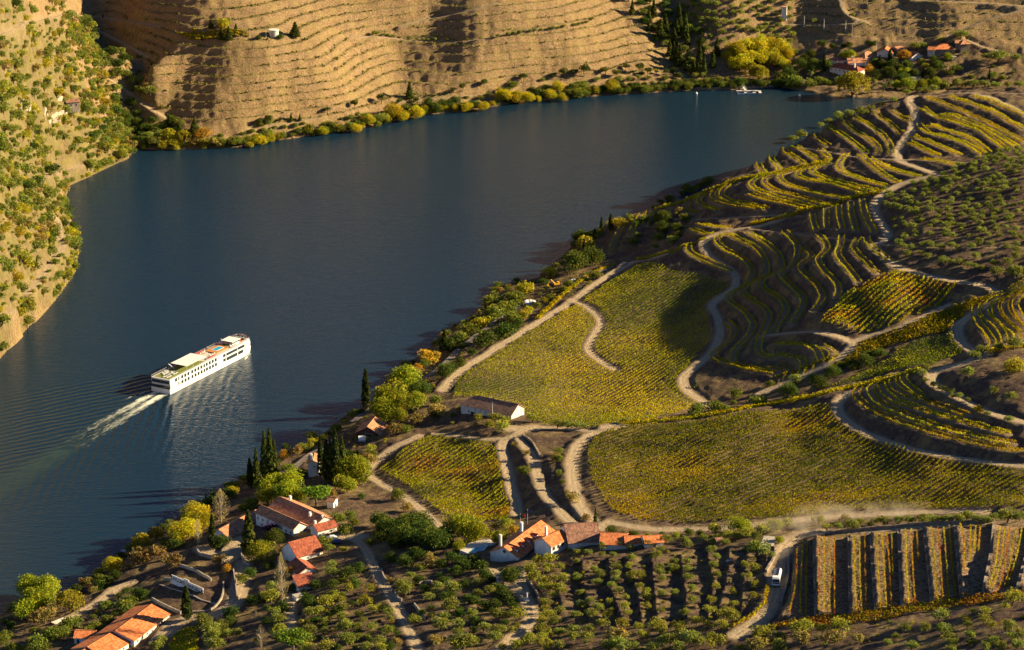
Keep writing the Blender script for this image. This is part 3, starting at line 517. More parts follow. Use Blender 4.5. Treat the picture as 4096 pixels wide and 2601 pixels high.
hh = math_(nt, 'ADD', math_(nt, 'MULTIPLY', n2, 1.0), math_(nt, 'MULTIPLY', noise(nt, 2.6, 4, p), 0.4))
hh = math_(nt, 'ADD', hh, math_(nt, 'MULTIPLY', math_(nt, 'MULTIPLY', n4, sep.outputs[2]), 1.3))
bump(nt, b, hh, 1.0, 1.1)
# water
MW, nt, b = new_mat('river_water')
p = pos(nt, 1, 1.6, 1)
big = noise(nt, 0.006, 4, pos(nt, 1, 0.6, 1))
nt.links.new(mixc(nt, big, (0.006, 0.023, 0.042), (0.008, 0.029, 0.064)), b.inputs[0])
b.inputs['Roughness'].default_value = 0.12; b.inputs['IOR'].default_value = 1.26; b.inputs['Specular IOR Level'].default_value = 0.33; b.inputs['Specular Tint'].default_value = (0.30, 0.60, 1.0, 1)
w1 = noise(nt, 0.45, 3, p, 0.55); w2 = noise(nt, 0.10, 2, pos(nt, 1, 2.2, 1)); w3 = noise(nt, 1.3, 2, p)
hh = math_(nt, 'ADD', math_(nt, 'ADD', math_(nt, 'MULTIPLY', w1, 0.24), math_(nt, 'MULTIPLY', w2, 0.22)), math_(nt, 'MULTIPLY', w3, 0.10))
# the ship's bow waves: crests slanting away on both sides, dying out with distance
_a = np.array(unproj(*S('C0', [(692, 1066)])[0], 0.0)); _b = np.array(unproj(*S('C0', [(1840, 478)])[0], 0.0)); _ang = math.atan2(*(_b - _a)[::-1])
g = N(nt, 'ShaderNodeNewGeometry'); vs = N(nt, 'ShaderNodeVectorMath', operation='SUBTRACT'); nt.links.new(g.outputs['Position'], vs.inputs[0]); vs.inputs[1].default_value = (_b[0], _b[1], 0)
vr = N(nt, 'ShaderNodeVectorRotate', rotation_type='Z_AXIS'); vr.inputs['Angle'].default_value = -_ang; nt.links.new(vs.outputs[0], vr.inputs[0]); sx_ = N(nt, 'ShaderNodeSeparateXYZ'); nt.links.new(vr.outputs[0], sx_.inputs[0])
back = math_(nt, 'MULTIPLY', sx_.outputs[0], -1.0); lat = math_(nt, 'ABSOLUTE', sx_.outputs[1])
wig = math_(nt, 'MULTIPLY', noise(nt, 0.05, 3, pos(nt)), 9.0)
phs = math_(nt, 'ADD', math_(nt, 'ADD', math_(nt, 'MULTIPLY', back, 0.62), math_(nt, 'MULTIPLY', lat, -1.15)), wig)
wave = math_(nt, 'SINE', phs)
m1 = math_(nt, 'MULTIPLY', math_(nt, 'SUBTRACT', math_(nt, 'MULTIPLY', back, 0.75), lat), 0.12, True)
m2 = math_(nt, 'SUBTRACT', 1.0, math_(nt, 'MULTIPLY', lat, 1 / 95), True); m3 = math_(nt, 'SUBTRACT', 1.0, math_(nt, 'MULTIPLY', back, 1 / 260), True)
amp = math_(nt, 'MULTIPLY', math_(nt, 'MULTIPLY', m1, m2), math_(nt, 'MULTIPLY', m3, 0.24))
hh = math_(nt, 'ADD', hh, math_(nt, 'MULTIPLY', wave, amp))
bump(nt, b, hh, 1.0, 1.0)
# leaves: tint comes with every leaf
ML, nt, b = new_mat('leaves')
vc = N(nt, 'ShaderNodeVertexColor', layer_name='tint'); oi = N(nt, 'ShaderNodeObjectInfo')
hsv = N(nt, 'ShaderNodeHueSaturation'); nt.links.new(vc.outputs[0], hsv.inputs['Color'])
mr = N(nt, 'ShaderNodeMapRange'); nt.links.new(oi.outputs['Random'], mr.inputs[0]); mr.inputs[3].default_value = 0.485; mr.inputs[4].default_value = 0.515; nt.links.new(mr.outputs[0], hsv.inputs['Hue'])
mr2 = N(nt, 'ShaderNodeMapRange'); nt.links.new(oi.outputs['Random'], mr2.inputs[0]); mr2.inputs[3].default_value = 0.8; mr2.inputs[4].default_value = 1.2; nt.links.new(mr2.outputs[0], hsv.inputs['Value'])
nt.links.new(hsv.outputs[0], b.inputs[0]); b.inputs['Roughness'].default_value = 0.7; b.inputs['Specular IOR Level'].default_value = 0.08
tr = N(nt, 'ShaderNodeBsdfTranslucent'); nt.links.new(hsv.outputs[0], tr.inputs[0]); mx = N(nt, 'ShaderNodeMixShader'); mx.inputs[0].default_value = 0.35
nt.links.new(b.outputs[0], mx.inputs[1]); nt.links.new(tr.outputs[0], mx.inputs[2]); nt.links.new(mx.outputs[0], nt.nodes['Material Output'].inputs[0])
MBARK = flat('bark', (0.13, 0.095, 0.07), 0.9, 0.3, 3)
MPALE = flat('pale_bark', (0.42, 0.37, 0.29), 0.9, 0.2, 3)
def tile_mat(name, lo, mid, hi):
    m, nt, b = new_mat(name); tc = N(nt, 'ShaderNodeTexCoord')
    sxyz = N(nt, 'ShaderNodeSeparateXYZ'); nt.links.new(tc.outputs['UV'], sxyz.inputs[0])
    wv = math_(nt, 'SINE', math_(nt, 'MULTIPLY', sxyz.outputs[0], 2 * math.pi / 0.55)); wv = math_(nt, 'ABSOLUTE', wv)
    rows = math_(nt, 'FRACT', math_(nt, 'DIVIDE', sxyz.outputs[1], 0.8))
    comb = N(nt, 'ShaderNodeCombineXYZ'); nt.links.new(math_(nt, 'FLOOR', math_(nt, 'DIVIDE', sxyz.outputs[0], 0.55)), comb.inputs[0]); nt.links.new(math_(nt, 'FLOOR', math_(nt, 'DIVIDE', sxyz.outputs[1], 0.8)), comb.inputs[1])
    wn_ = N(nt, 'ShaderNodeTexWhiteNoise', noise_dimensions='2D'); nt.links.new(comb.outputs[0], wn_.inputs[0])
    blot = noise(nt, 0.45, 6, objpos(nt), 0.7)
    f = math_(nt, 'ADD', math_(nt, 'MULTIPLY', wn_.outputs[0], 0.45), math_(nt, 'MULTIPLY', blot, 0.6))
    c = ramp(nt, f, [(0.25, lo), (0.55, mid), (0.85, hi)])
    nt.links.new(c, b.inputs[0]); b.inputs['Roughness'].default_value = 0.85
    bump(nt, b, math_(nt, 'ADD', wv, math_(nt, 'MULTIPLY', rows, 0.4)), 0.8, 0.12)
    return m
MT_OR = tile_mat('orange_tiles', (0.42, 0.10, 0.03), (0.68, 0.20, 0.06), (0.80, 0.32, 0.12))
MT_RED = tile_mat('red_tiles', (0.20, 0.045, 0.025), (0.36, 0.085, 0.04), (0.50, 0.16, 0.08))
MT_OLD = tile_mat('old_tiles', (0.30, 0.11, 0.055), (0.54, 0.23, 0.11), (0.72, 0.38, 0.21))
MT_BRN = tile_mat('brown_tiles', (0.16, 0.075, 0.05), (0.30, 0.14, 0.09), (0.46, 0.25, 0.17))
def wall_mat(name, c, stain):
    m, nt, b = new_mat(name); n_ = noise(nt, 0.7, 6, objpos(nt, 1, 1, 0.4), 0.7)
    nt.links.new(ramp(nt, n_, [(0.35, stain), (0.6, c)]), b.inputs[0]); b.inputs['Roughness'].default_value = 0.85; bump(nt, b, n_, 0.3, 0.1); return m
MWHITE = wall_mat('white_plaster', (0.80, 0.78, 0.74), (0.62, 0.58, 0.52))
MRUIN = wall_mat('ruined_plaster', (0.44, 0.37, 0.28), (0.22, 0.17, 0.12))
MWORN = wall_mat('worn_plaster', (0.74, 0.71, 0.66), (0.40, 0.35, 0.29))
MSTONE = wall_mat('schist_wall', (0.33, 0.26, 0.19), (0.14, 0.10, 0.075))
MSTONEW = wall_mat('whitewashed_stone', (0.42, 0.36, 0.29), (0.26, 0.21, 0.16))
MWOOD = wall_mat('dark_planks', (0.10, 0.045, 0.03), (0.05, 0.025, 0.02))
MDARK = flat('dark_opening', (0.03, 0.03, 0.035), 0.35)
MGREEN = flat('green_paint', (0.03, 0.12, 0.07), 0.5)
MGREY = flat('grey_concrete', (0.42, 0.38, 0.33), 0.9, 0.2, 0.8)
MBLACK = flat('black_paint', (0.02, 0.02, 0.022), 0.5)
MBOATW = flat('white_gloss_paint', (0.86, 0.86, 0.85), 0.35, 0.03)
MGLASS = flat('dark_glass', (0.03, 0.045, 0.06), 0.08, 0.2, 0.4)
MORANGE = flat('orange_teak', (0.52, 0.22, 0.08), 0.7); MTURF = flat('deck_turf', (0.17, 0.21, 0.035), 0.9)
MREDP = flat('red_canvas', (0.62, 0.04, 0.04), 0.7); MYEL = flat('yellow_machine_paint', (0.80, 0.42, 0.02), 0.5)
MPOOLW = flat('pool_water', (0.03, 0.42, 0.62), 0.08, 0.1, 0.6); MDECK = flat('pale_deck', (0.62, 0.56, 0.50), 0.8)
MBLUE = flat('blue_cover', (0.03, 0.06, 0.16), 0.6); MSTEEL = flat('steel', (0.50, 0.52, 0.55), 0.35, 0.08, 2, 0.7); MSLEEP = flat('sleepers', (0.16, 0.12, 0.10), 0.9)
MPINK = flat('bougainvillea', (0.20, 0.03, 0.12), 0.8); MBALL = flat('ballast_stone', (0.24, 0.19, 0.15), 0.95, 0.3, 2); MSKIN = flat('skin', (0.55, 0.33, 0.24), 0.7)
# ------------------------------------------------------------------ mesh helpers
def grid_mesh(name, X, Y, Z, mat, parent=None):
    nr, nc = X.shape; me = bpy.data.meshes.new(name)
    me.vertices.add(nr * nc); me.vertices.foreach_set('co', np.stack([X, Y, Z], -1).astype(np.float32).ravel())
    i = (np.arange(nr - 1)[:, None] * nc + np.arange(nc - 1)[None]).ravel()
    q = np.stack([i, i + 1, i + nc + 1, i + nc], -1).ravel(); nf = len(i)
    me.loops.add(nf * 4); me.polygons.add(nf)
    me.polygons.foreach_set('loop_start', np.arange(0, nf * 4, 4)); me.loops.foreach_set('vertex_index', q)
    me.update(calc_edges=True); me.shade_smooth(); me.materials.append(mat)
    o = bpy.data.objects.new(name, me); COL.objects.link(o); o.parent = parent; return o
def tag(o, label=None, cat=None, group=None, kind=None):
    if label: o['label'] = label
    if cat: o['category'] = cat
    if group: o['group'] = group
    if kind: o['kind'] = kind
    return o
def empty(name, loc, rz=0.0):
    o = bpy.data.objects.new(name, None); COL.objects.link(o); o.location = loc; o.rotation_euler = (0, 0, rz); o.empty_display_size = 0.5; return o
def quads_mesh(name, V4, tint=None, mat=None):
    """V4: (n,4,3) loose quads"""
    n = len(V4); me = bpy.data.meshes.new(name); me.vertices.add(n * 4); me.vertices.foreach_set('co', np.asarray(V4, np.float32).ravel())
    me.loops.add(n * 4); me.polygons.add(n); me.polygons.foreach_set('loop_start', np.arange(0, n * 4, 4)); me.loops.foreach_set('vertex_index', np.arange(n * 4))
    me.update(calc_edges=True)
    if tint is not None:
        a = me.color_attributes.new('tint', 'FLOAT_COLOR', 'POINT'); c = np.ones((n, 4, 4), np.float32); c[:, :, :3] = tint[:, None, :]
        a.data.foreach_set('color', c.ravel())
    if mat: me.materials.append(mat)
    return me
def leaves(C, size, flatness=0.0, up=None, r=rng):
    """a randomly turned leaf spray (quad) at every centre"""
    n = len(C); a = r.normal(size=(n, 3)); a[:, 2] *= (1 - flatness); a /= np.linalg.norm(a, axis=1)[:, None] + 1e-9
    b = r.normal(size=(n, 3)); b -= (b * a).sum(1)[:, None] * a; b /= np.linalg.norm(b, axis=1)[:, None] + 1e-9
    s = (size * r.uniform(0.6, 1.35, n))[:, None]; t = s * r.uniform(0.5, 0.9, (n, 1))
    a *= s; b *= t
    return np.stack([C - a - b * .3, C - b, C + a + b * .2, C + b], 1)
def tint_of(n, cols, jit=0.18, r=rng, idx=None):
    cols = np.array(cols); i = r.integers(0, len(cols), n) if idx is None else idx % len(cols)
    return np.clip(cols[i] * r.uniform(1 - jit, 1 + jit, (n, 1)) * r.uniform(0.92, 1.08, (n, 3)), 0, 1)
class MB:
    """collects boxes, tubes and polygons into one mesh"""
    def __init__(self): self.v = []; self.f = []; self.m = []; self.uv = {}
    def poly(self, pts, mi=0, uv=None):
        b = len(self.v); self.v += [tuple(p) for p in pts]; self.f.append(tuple(range(b, b + len(pts)))); self.m.append(mi)
        if uv: self.uv[len(self.f) - 1] = uv
    def box(self, c, s, rz=0.0, mi=0, M=None):
        x, y, z = (k / 2 for k in s); ca, sa = math.cos(rz), math.sin(rz)
        P = [(sx * x, sy * y, sz * z) for sz in (-1, 1) for sy in (-1, 1) for sx in (-1, 1)]
        P = [(c[0] + a * ca - b_ * sa, c[1] + a * sa + b_ * ca, c[2] + d) for a, b_, d in P]
        b = len(self.v); self.v += P
        for q in ((0, 2, 3, 1), (4, 5, 7, 6), (0, 1, 5, 4), (2, 6, 7, 3), (0, 4, 6, 2), (1, 3, 7, 5)): self.f.append(tuple(b + k for k in q)); self.m.append(mi)
    def tube(self, p, q, r0, r1=None, n=6, mi=0, cap=True):
        r1 = r0 if r1 is None else r1; p = Vector(p); q = Vector(q); d = (q - p); 
        if d.length < 1e-6: return
        d.normalize(); u = d.orthogonal().normalized(); w = d.cross(u); b = len(self.v)
        for c, r_ in ((p, r0), (q, r1)):
            for k in range(n):
                a = 2 * math.pi * k / n; self.v.append(tuple(c + u * (math.cos(a) * r_) + w * (math.sin(a) * r_)))
        for k in range(n): self.f.append((b + k, b + (k + 1) % n, b + n + (k + 1) % n, b + n + k)); self.m.append(mi)
        if cap: self.f.append(tuple(b + k for k in range(n))[::-1]); self.m.append(mi); self.f.append(tuple(b + n + k for k in range(n))); self.m.append(mi)
    def prism(self, pts, z0, z1, mi=0):
        n = len(pts); b = len(self.v); self.v += [(p[0], p[1], z0) for p in pts] + [(p[0], p[1], z1) for p in pts]
        for k in range(n): self.f.append((b + k, b + (k + 1) % n, b + n + (k + 1) % n, b + n + k)); self.m.append(mi)
        self.f.append(tuple(b + k for k in range(n))[::-1]); self.m.append(mi); self.f.append(tuple(b + n + k for k in range(n))); self.m.append(mi)
    def build(self, name, mats, parent=None, smooth=False):
        me = bpy.data.meshes.new(name); me.from_pydata(self.v, [], self.f)
        for m in (mats if isinstance(mats, (list, tuple)) else [mats]): me.materials.append(m)
        me.polygons.foreach_set('material_index', self.m)
        if self.uv:
            ul = me.uv_layers.new(name='UV')
            for fi, uv in self.uv.items():
                for k, li in enumerate(me.polygons[fi].loop_indices): ul.data[li].uv = uv[k]
        if smooth: me.shade_smooth()
        me.update(); o = bpy.data.objects.new(name, me); COL.objects.link(o); o.parent = parent; return o
# ------------------------------------------------------------------ ground, river
GZ = H
ground = grid_mesh('ground', GX, GY, GZ, MG); tag(ground, kind='structure')
NEARP = [unproj(q[0], q[1], 0.0) for q in SHORE_NEAR] + [(1200, 1800), (1200, 300), (-600, 300)]
FARM = 1.0 - in_poly(GX, GY, NEARP).astype(float)
LBW = poly_world([('V', [(-400, -100), (60, 0), (150, 60), (190, 170), (250, 300), (312, 345), (300, 374), (200, 420), (142, 440), (152, 490), (186, 575), (176, 640), (130, 705), (60, 775), (0, 842), (-400, 1250)])])
FARM = np.where(in_poly(GX, GY, LBW), 0.3, FARM)
FARM = np.where(in_poly(GX, GY, poly_world([('V', [(1600, 180), (1700, 150), (1900, 120), (2000, 105), (2200, 95), (2500, 140), (2500, 215), (2080, 222), (1950, 222), (1840, 198), (1600, 208)])])), 0.35, FARM)
ca = ground.data.color_attributes.new('mask', 'FLOAT_COLOR', 'POINT'); c = np.ones((GX.size, 4), np.float32)
c[:, 0] = smooth(ROADM, 1).ravel(); c[:, 1] = smooth(STONE, 1).ravel(); c[:, 2] = FARM.ravel(); ca.data.foreach_set('color', c.ravel())
ca = ground.data.color_attributes.new('mask2', 'FLOAT_COLOR', 'POINT'); c = np.zeros((GX.size, 4), np.float32)
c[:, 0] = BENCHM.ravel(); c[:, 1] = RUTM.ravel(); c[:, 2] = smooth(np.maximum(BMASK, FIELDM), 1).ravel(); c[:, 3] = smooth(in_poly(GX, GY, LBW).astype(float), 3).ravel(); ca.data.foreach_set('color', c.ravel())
wx = np.array([[-230, 120], [-740, 640]], float); wy = np.array([[700, 700], [2250, 2250]], float)
water = grid_mesh('river', wx, wy, np.zeros((2, 2)), MW); tag(water, kind='structure')
# ------------------------------------------------------------------ vines
def zat(P): return samp(H, P[:, 0], P[:, 1])
VGREEN, VYG, VYEL, VOR, VRED = (0.11, 0.15, 0.006), (0.34, 0.32, 0.006), (0.54, 0.41, 0.006), (0.50, 0.26, 0.02), (0.42, 0.09, 0.02)
def row_leaves(W2, step=0.45, per=3, size=0.36, hi=1.55, lo=0.35, wid=0.26, cols=(VGREEN, VYG, VYG, VYEL), gap=0.0, patch=None):
    W2 = resample(W2, step); n = len(W2)
    if n < 3: return np.zeros((0, 4, 3)), np.zeros((0, 3))
    keep = rng.random(n) > gap; W2 = W2[keep]
    z = zat(W2); k = len(W2) * per
    C = np.repeat(np.c_[W2, z], per, 0); C[:, 0] += rng.normal(0, wid, k); C[:, 1] += rng.normal(0, wid, k)
    vig = 0.8 + 0.35 * vnoise(C[:, 0], C[:, 1], 6, 5)
    C[:, 2] += lo + (hi - lo) * rng.random(k) * vig
    ncol = len(cols); base = (vnoise(C[:, 0], C[:, 1], 16 if patch is None else patch, 8) * 0.5 + 0.5) * ncol
    idx = np.clip((base + rng.normal(0, 0.7, k)).astype(int), 0, ncol - 1)
    return leaves(C, size, 0.0), tint_of(k, cols, 0.22, idx=idx)
def offset_line(L, d):
    t = np.gradient(L, axis=0); t /= np.linalg.norm(t, axis=1)[:, None] + 1e-9
    return L + np.c_[-t[:, 1], t[:, 0]] * d
ORD = ['first', 'second', 'third', 'fourth', 'fifth', 'sixth', 'seventh', 'eighth', 'ninth', 'tenth', 'eleventh', 'twelfth', 'thirteenth', 'fourteenth', 'fifteenth', 'sixteenth', 'seventeenth', 'eighteenth', 'nineteenth', 'twentieth']
def posts_of(W2, every=7.0):
    W2 = resample(W2, every); z = zat(W2); mb = MB()
    for (x, y), zz in zip(W2, z): mb.tube((x, y, zz - .2), (x, y, zz + 1.75), 0.06, n=3, cap=False)
    return mb
def vine_row(W2, label, group, **kw):
    V, T = row_leaves(W2, **kw)
    if not len(V): return
    c = W2[len(W2) // 2]; base = np.array((c[0], c[1], float(zat(c[None])[0])))
    o = bpy.data.objects.new('vine_row', quads_mesh('vine_row', V - base, T, ML)); COL.objects.link(o); o.location = base; tag(o, label, 'vine row', group)
AREA = {'gorge': 'above the river gully', 'upper': 'left of the upper forked road', 'shoulder': 'right of the upper forked road', 'crest': 'under the olive hill',
        'crest west': 'along the river ridge', 'middle': 'in the middle hillside', 'serpent': 'beside the winding road', 'foot': 'inside the road bend', 'fan': 'above the large vineyard', 'corner': 'at the right edge'}
PAL = {'gorge': (VYG, VYEL, VYG), 'upper': (VGREEN, VYG, VYEL, VYG), 'shoulder': (VYG, VYEL, VYEL), 'crest': (VYG, VYG, VYEL, VYEL), 'crest west': (VYG, VYEL, VYEL), 'middle': (VYG, VYG, VYEL, VYG),
       'serpent': (VYG, VYEL, VYEL, VYG), 'foot': (VYG, VYEL, VYG), 'fan': (VYG, VYG, VYEL, VYEL), 'corner': (VYG, VYEL, VYEL)}
for gname, Ls in BW.items():
    mx_ = [project(L[:, 0], L[:, 1], zat(L))[0].mean() for L in Ls]; rank = {i: k for k, i in enumerate(np.argsort(mx_))}
    for i, L in enumerate(Ls):
        for side, word in ((-1.5, 'outer'), (1.5, 'inner')):
            a = offset_line(smooth_line(L, 2), side)
            if project(a[:, 0], a[:, 1], zat(a))[0].mean() < project(L[:, 0], L[:, 1], zat(L))[0].mean(): word = 'left'
            else: word = 'right'
            vine_row(a, f"{word} vine row of the {ORD[rank[i]]} terrace from the left, {AREA[gname]}", 'paired vine rows ' + AREA[gname], step=0.34, per=4, size=0.32, cols=PAL[gname], gap=0.05, hi=1.7, wid=0.15)
# single rows that crown the ridges
RIDGE = [('B3', [(0, 545), (130, 520), (320, 480), (480, 420), (700, 380), (900, 310), (1150, 260)], 'bright yellow hedge of vines along the low ridge above the middle terraces', 3),
    ('B2', [(1330, 415), (1500, 378), (1700, 300), (1900, 222), (2100, 150), (2403, 95), (2700, 30), (2880, -30)], 'bright yellow vines edging the long ridge above the river', 3),
    ('C2', [(730, 1012), (1000, 990), (1400, 958), (1800, 893), (2290, 803)], 'yellow vines on the crest above the large vineyard', 3),
    ('C3', [(0, 742), (300, 692), (600, 612), (800, 575), (1100, 503), (1380, 415)], 'yellow vines on the crest where the road forks to the right terraces', 3),
    ('C3', [(2000, 262), (2343, 200), (2500, 180)], 'orange vines beside the road at the right edge', 3),
    ('B2', [(1200, 850), (1400, 810), (1600, 742), (1800, 668)], 'yellow vines on the ridge end beside the path junction', 2),
    ('B2', [(330, 1370), (600, 1120), (850, 955), (1000, 900)], 'vines along the upper edge of the riverside path', 2),
    ('C3', [(0, 500), (300, 400), (600, 300)], 'vines climbing beside the bend of the lane', 1),
    ('E5', [(150, 980), (130, 1120), (60, 1200), (0, 1260), (-150, 1330)], 'orange vines on the left verge below the tanker lorry', 1)]
for key, pts, lab, nrow in RIDGE:
    L = world_line(key, pts, 2.5)
    for j in range(nrow):
        w = ['', 'nearest row of ', 'middle row of ', 'farthest row of '][j + 1 if nrow == 3 else (0 if nrow == 1 else (1 if j == 0 else 3))]
        vine_row(offset_line(smooth_line(L, 3), (j - (nrow - 1) / 2) * 1.7), w + lab, 'vine rows along ridges and roads', step=0.42, per=4, size=0.42, cols=(VYG, VYEL, VYEL), wid=0.3)
# straight rows
def field_rows(fk, seg, spacing, cut=2.2):
    pw = FIELD_W[fk] if isinstance(fk, str) else fk
    a, b_ = hit_many(S(*seg))[:2, :2]; d = (b_ - a) / np.linalg.norm(b_ - a); nrm = np.array((-d[1], d[0])); c = pw.mean(0)
    R_ = np.linalg.norm(pw - c, axis=1).max() + 5; out = []
    for k in np.arange(-R_, R_, spacing):
        L = c + nrm * k + np.outer(np.arange(-R_, R_, 1.0), d); L = L + nrm * 0.5 * vnoise(L[:, 0], L[:, 1], 40, 21)[:, None] * 2
        m = in_poly(L[:, 0], L[:, 1], pw) & (samp(ROADM, L[:, 0], L[:, 1]) < 0.05)
        i = 0
        while i < len(L):
            if m[i]:
                j = i
                while j < len(L) and m[j]: j += 1
                if j - i > 5: out.append(L[i:j])
                i = j
            i += 1
    return out
def vineyard(rows, name, label, **kw):
    V, T = zip(*[row_leaves(r_, **kw) for r_ in rows]); V = np.concatenate(V); T = np.concatenate(T)
    me = quads_mesh(name, V, T, ML); o = bpy.data.objects.new(name, me); COL.objects.link(o); tag(o, label, 'vineyard', kind='stuff'); return o
rB = field_rows('FB', ('C3', [(500, 1300), (1000, 1010)]), 3.3)
vineyard(rB, 'vineyard', 'large sloping vineyard of close straight rows below the curving road', step=0.30, per=4, size=0.32, cols=(VGREEN, VYG, VGREEN, VYG, VYG, VYEL), gap=0.06, hi=1.7, wid=0.12, patch=25)
rA = field_rows('FA', ('C1', [(1500, 900 - 320), (2200, 900 - 540)]), 2.9)
vineyard(rA, 'vineyard', 'flat riverside vineyard of low yellowing rows behind the white barn', step=0.34, per=4, size=0.31, cols=(VGREEN, VYG, VYG, VYEL), gap=0.15, hi=1.4, wid=0.14, patch=30)
rC = field_rows('FC', ('C1', [(400, 1250), (850, 960)]), 3.0)
vineyard(rC, 'vineyard', 'small dark green vineyard below the white barn', step=0.32, per=4, size=0.33, cols=(VGREEN, VGREEN, VYG, VYG, VYG, VOR), gap=0.06, hi=1.6, wid=.14, patch=20)
rM = field_rows('FM', ('C3', [(800, 330), (1300, 150)]), 1.9)
vineyard(rM, 'vineyard', 'sunlit yellow green strip of dense vines beside the striped red green plot', step=0.45, per=5, size=0.44, cols=(VYG, VYEL, VYG), gap=0.02, hi=1.6)
rN = field_rows('FN', ('C3', [(1200, 330), (1600, 170)]), 2.6)
vineyard(rN, 'vineyard', 'dark green plot of vines below the sunlit yellow strip', step=0.42, per=3, size=0.36, cols=(VGREEN, VGREEN, VYG), gap=0.08, hi=1.5, wid=.18)
rO = field_rows(poly_world([('E5', [(-100, 1400), (400, 1265), (800, 1235), (1300, 1165), (1800, 1100), (2200, 1040), (2480, 1000), (2480, 1060), (2200, 1100), (1800, 1170), (1300, 1240), (900, 1310), (300, 1330)])]), ('E5', [(800, 1270), (1600, 1160)]), 1.9)
vineyard(rO, 'vineyard', 'band of orange and yellow vines below the stone walled terraces', step=0.45, per=4, size=0.36, cols=(VYEL, VOR, VOR, VYG), gap=0.08, hi=1.3)
rP = field_rows(poly_world([('E0', [(1700, 1330), (1860, 1320), (1860, 1529), (1800, 1700), (1560, 1700), (1590, 1480)])]), ('E0', [(1600, 1440), (1850, 1420)]), 2.0)
vineyard(rP, 'vineyard', 'little green vine plot beside the yard of the long orange roofed building', step=0.45, per=4, size=0.4, cols=(VGREEN, VYG, VYEL), hi=1.4)
rK = field_rows(poly_world([('A0', [(1545, 300), (1700, 262), (1900, 265), (2150, 280), (2190, 325), (1950, 345), (1650, 350)])]), ('A0', [(1600, 310), (2100, 300)]), 2.4)
vineyard(rK, 'vineyard', 'small sunlit yellow green plot on the knoll beside the round tank', step=0.5, per=5, size=0.6, cols=(VYG, VYEL, VYG), hi=1.3, wid=.4)
rG = field_rows('FG', ('B3', [(700, 1380), (1100, 1080)]), 3.1)
rG = sorted([r_ for r_ in rG if len(r_) > 12], key=lambda r_: project(r_[:, 0], r_[:, 1], zat(r_))[0].mean())
for i, r_ in enumerate(rG):
    vine_row(r_, f"straight vine row, {ORD[i] if i < 20 else str(i + 1) + 'th'} from the left in the striped plot", 'straight vine rows of the striped plot', step=0.4, per=4, size=0.44, cols=(VYG, VYG, VYEL, VOR), gap=0.03, hi=1.8, patch=9)
STR = [[(410, 655), (400, 950), (345, 1210)], [(460, 595), (445, 900), (435, 1230)], [(500, 590), (490, 900), (485, 1240)], [(605, 550), (603, 900), (603, 1210)], [(648, 555), (646, 900), (645, 1215)], [(693, 560), (693, 900), (693, 1220)], [(735, 565), (736, 900), (737, 1225)],
    [(910, 540), (910, 760), (925, 1195)], [(955, 545), (957, 830), (970, 1160)], [(998, 540), (1003, 700), (1012, 1190)], [(1108, 520), (1115, 800), (1140, 1180)], [(1145, 520), (1162, 700), (1190, 1190)], [(1193, 520), (1212, 780), (1235, 1150)], [(1235, 530), (1240, 700), (1245, 900)],
    [(1355, 490), (1365, 800), (1385, 1140)], [(1405, 490), (1415, 750), (1440, 1140)], [(1455, 510), (1462, 650), (1470, 760)], [(1580, 470), (1612, 800), (1635, 1100)], [(1637, 475), (1660, 750), (1680, 1090)], [(1690, 480), (1715, 800), (1735, 1090)], [(1740, 470), (1762, 800), (1795, 1090)],
    [(1835, 445), (1870, 620), (1866, 850)], [(1925, 450), (1922, 600), (1920, 750)], [(1970, 450), (1960, 570), (1955, 690)], [(2010, 460), (2000, 570), (1993, 670)], [(2180, 480), (2140, 800), (2090, 980)], [(2225, 480), (2180, 800), (2110, 1000)], [(2265, 480), (2212, 850), (2165, 1020)],
    [(2320, 490), (2262, 820), (2220, 990)], [(2370, 490), (2320, 750), (2240, 990)]]
for i, l in enumerate(STR):
    col_w = 'orange' if i % 3 == 0 else 'yellow'
    vine_row(world_line('E5', l, 2.0), f"{col_w} vine row, {ORD[i] if i < 20 else str(i + 1) + 'th'} from the lorry road, stone terraces", 'vine rows on the stone walled terraces', step=0.28, per=3, size=0.26, cols=((.26, .27, .012), (.48, .38, .015), (.45, .34, .015), VOR) if i % 3 else ((.45, .34, .015), (.48, .30, .02), VOR, VRED), gap=0.12, hi=1.6, wid=0.12, patch=4)
# far hills: the vine line on every bench reads as one mass
m = (fr > 0.02) & (fr < 0.13) & ((FAR_ZONE | FAR_ZONE2)) & (ROADM < .3)
ii = np.nonzero(m.ravel())[0]; ii = rng.choice(ii, min(len(ii), 170000)) if len(ii) else ii
C = np.c_[GX.ravel()[ii] + rng.normal(0, .5, len(ii)), GY.ravel()[ii] + rng.normal(0, .25, len(ii))]; dens = vnoise(C[:, 0], C[:, 1], 45, 9); C = C[rng.random(len(C)) < 0.72 + 0.4 * dens]
C = np.c_[C, zat(C) + rng.uniform(0.2, 1.2, len(C))]
fv = quads_mesh('terrace_vines', leaves(C, 0.9), tint_of(len(C), [VGREEN, (0.18, 0.19, 0.02), (0.24, 0.19, 0.03), (0.10, 0.11, 0.02)], 0.2), ML)
o = bpy.data.objects.new('terrace_vines', fv); COL.objects.link(o); tag(o, 'thin yellow green vine lines following every terrace of the far hills', 'vines', kind='stuff')
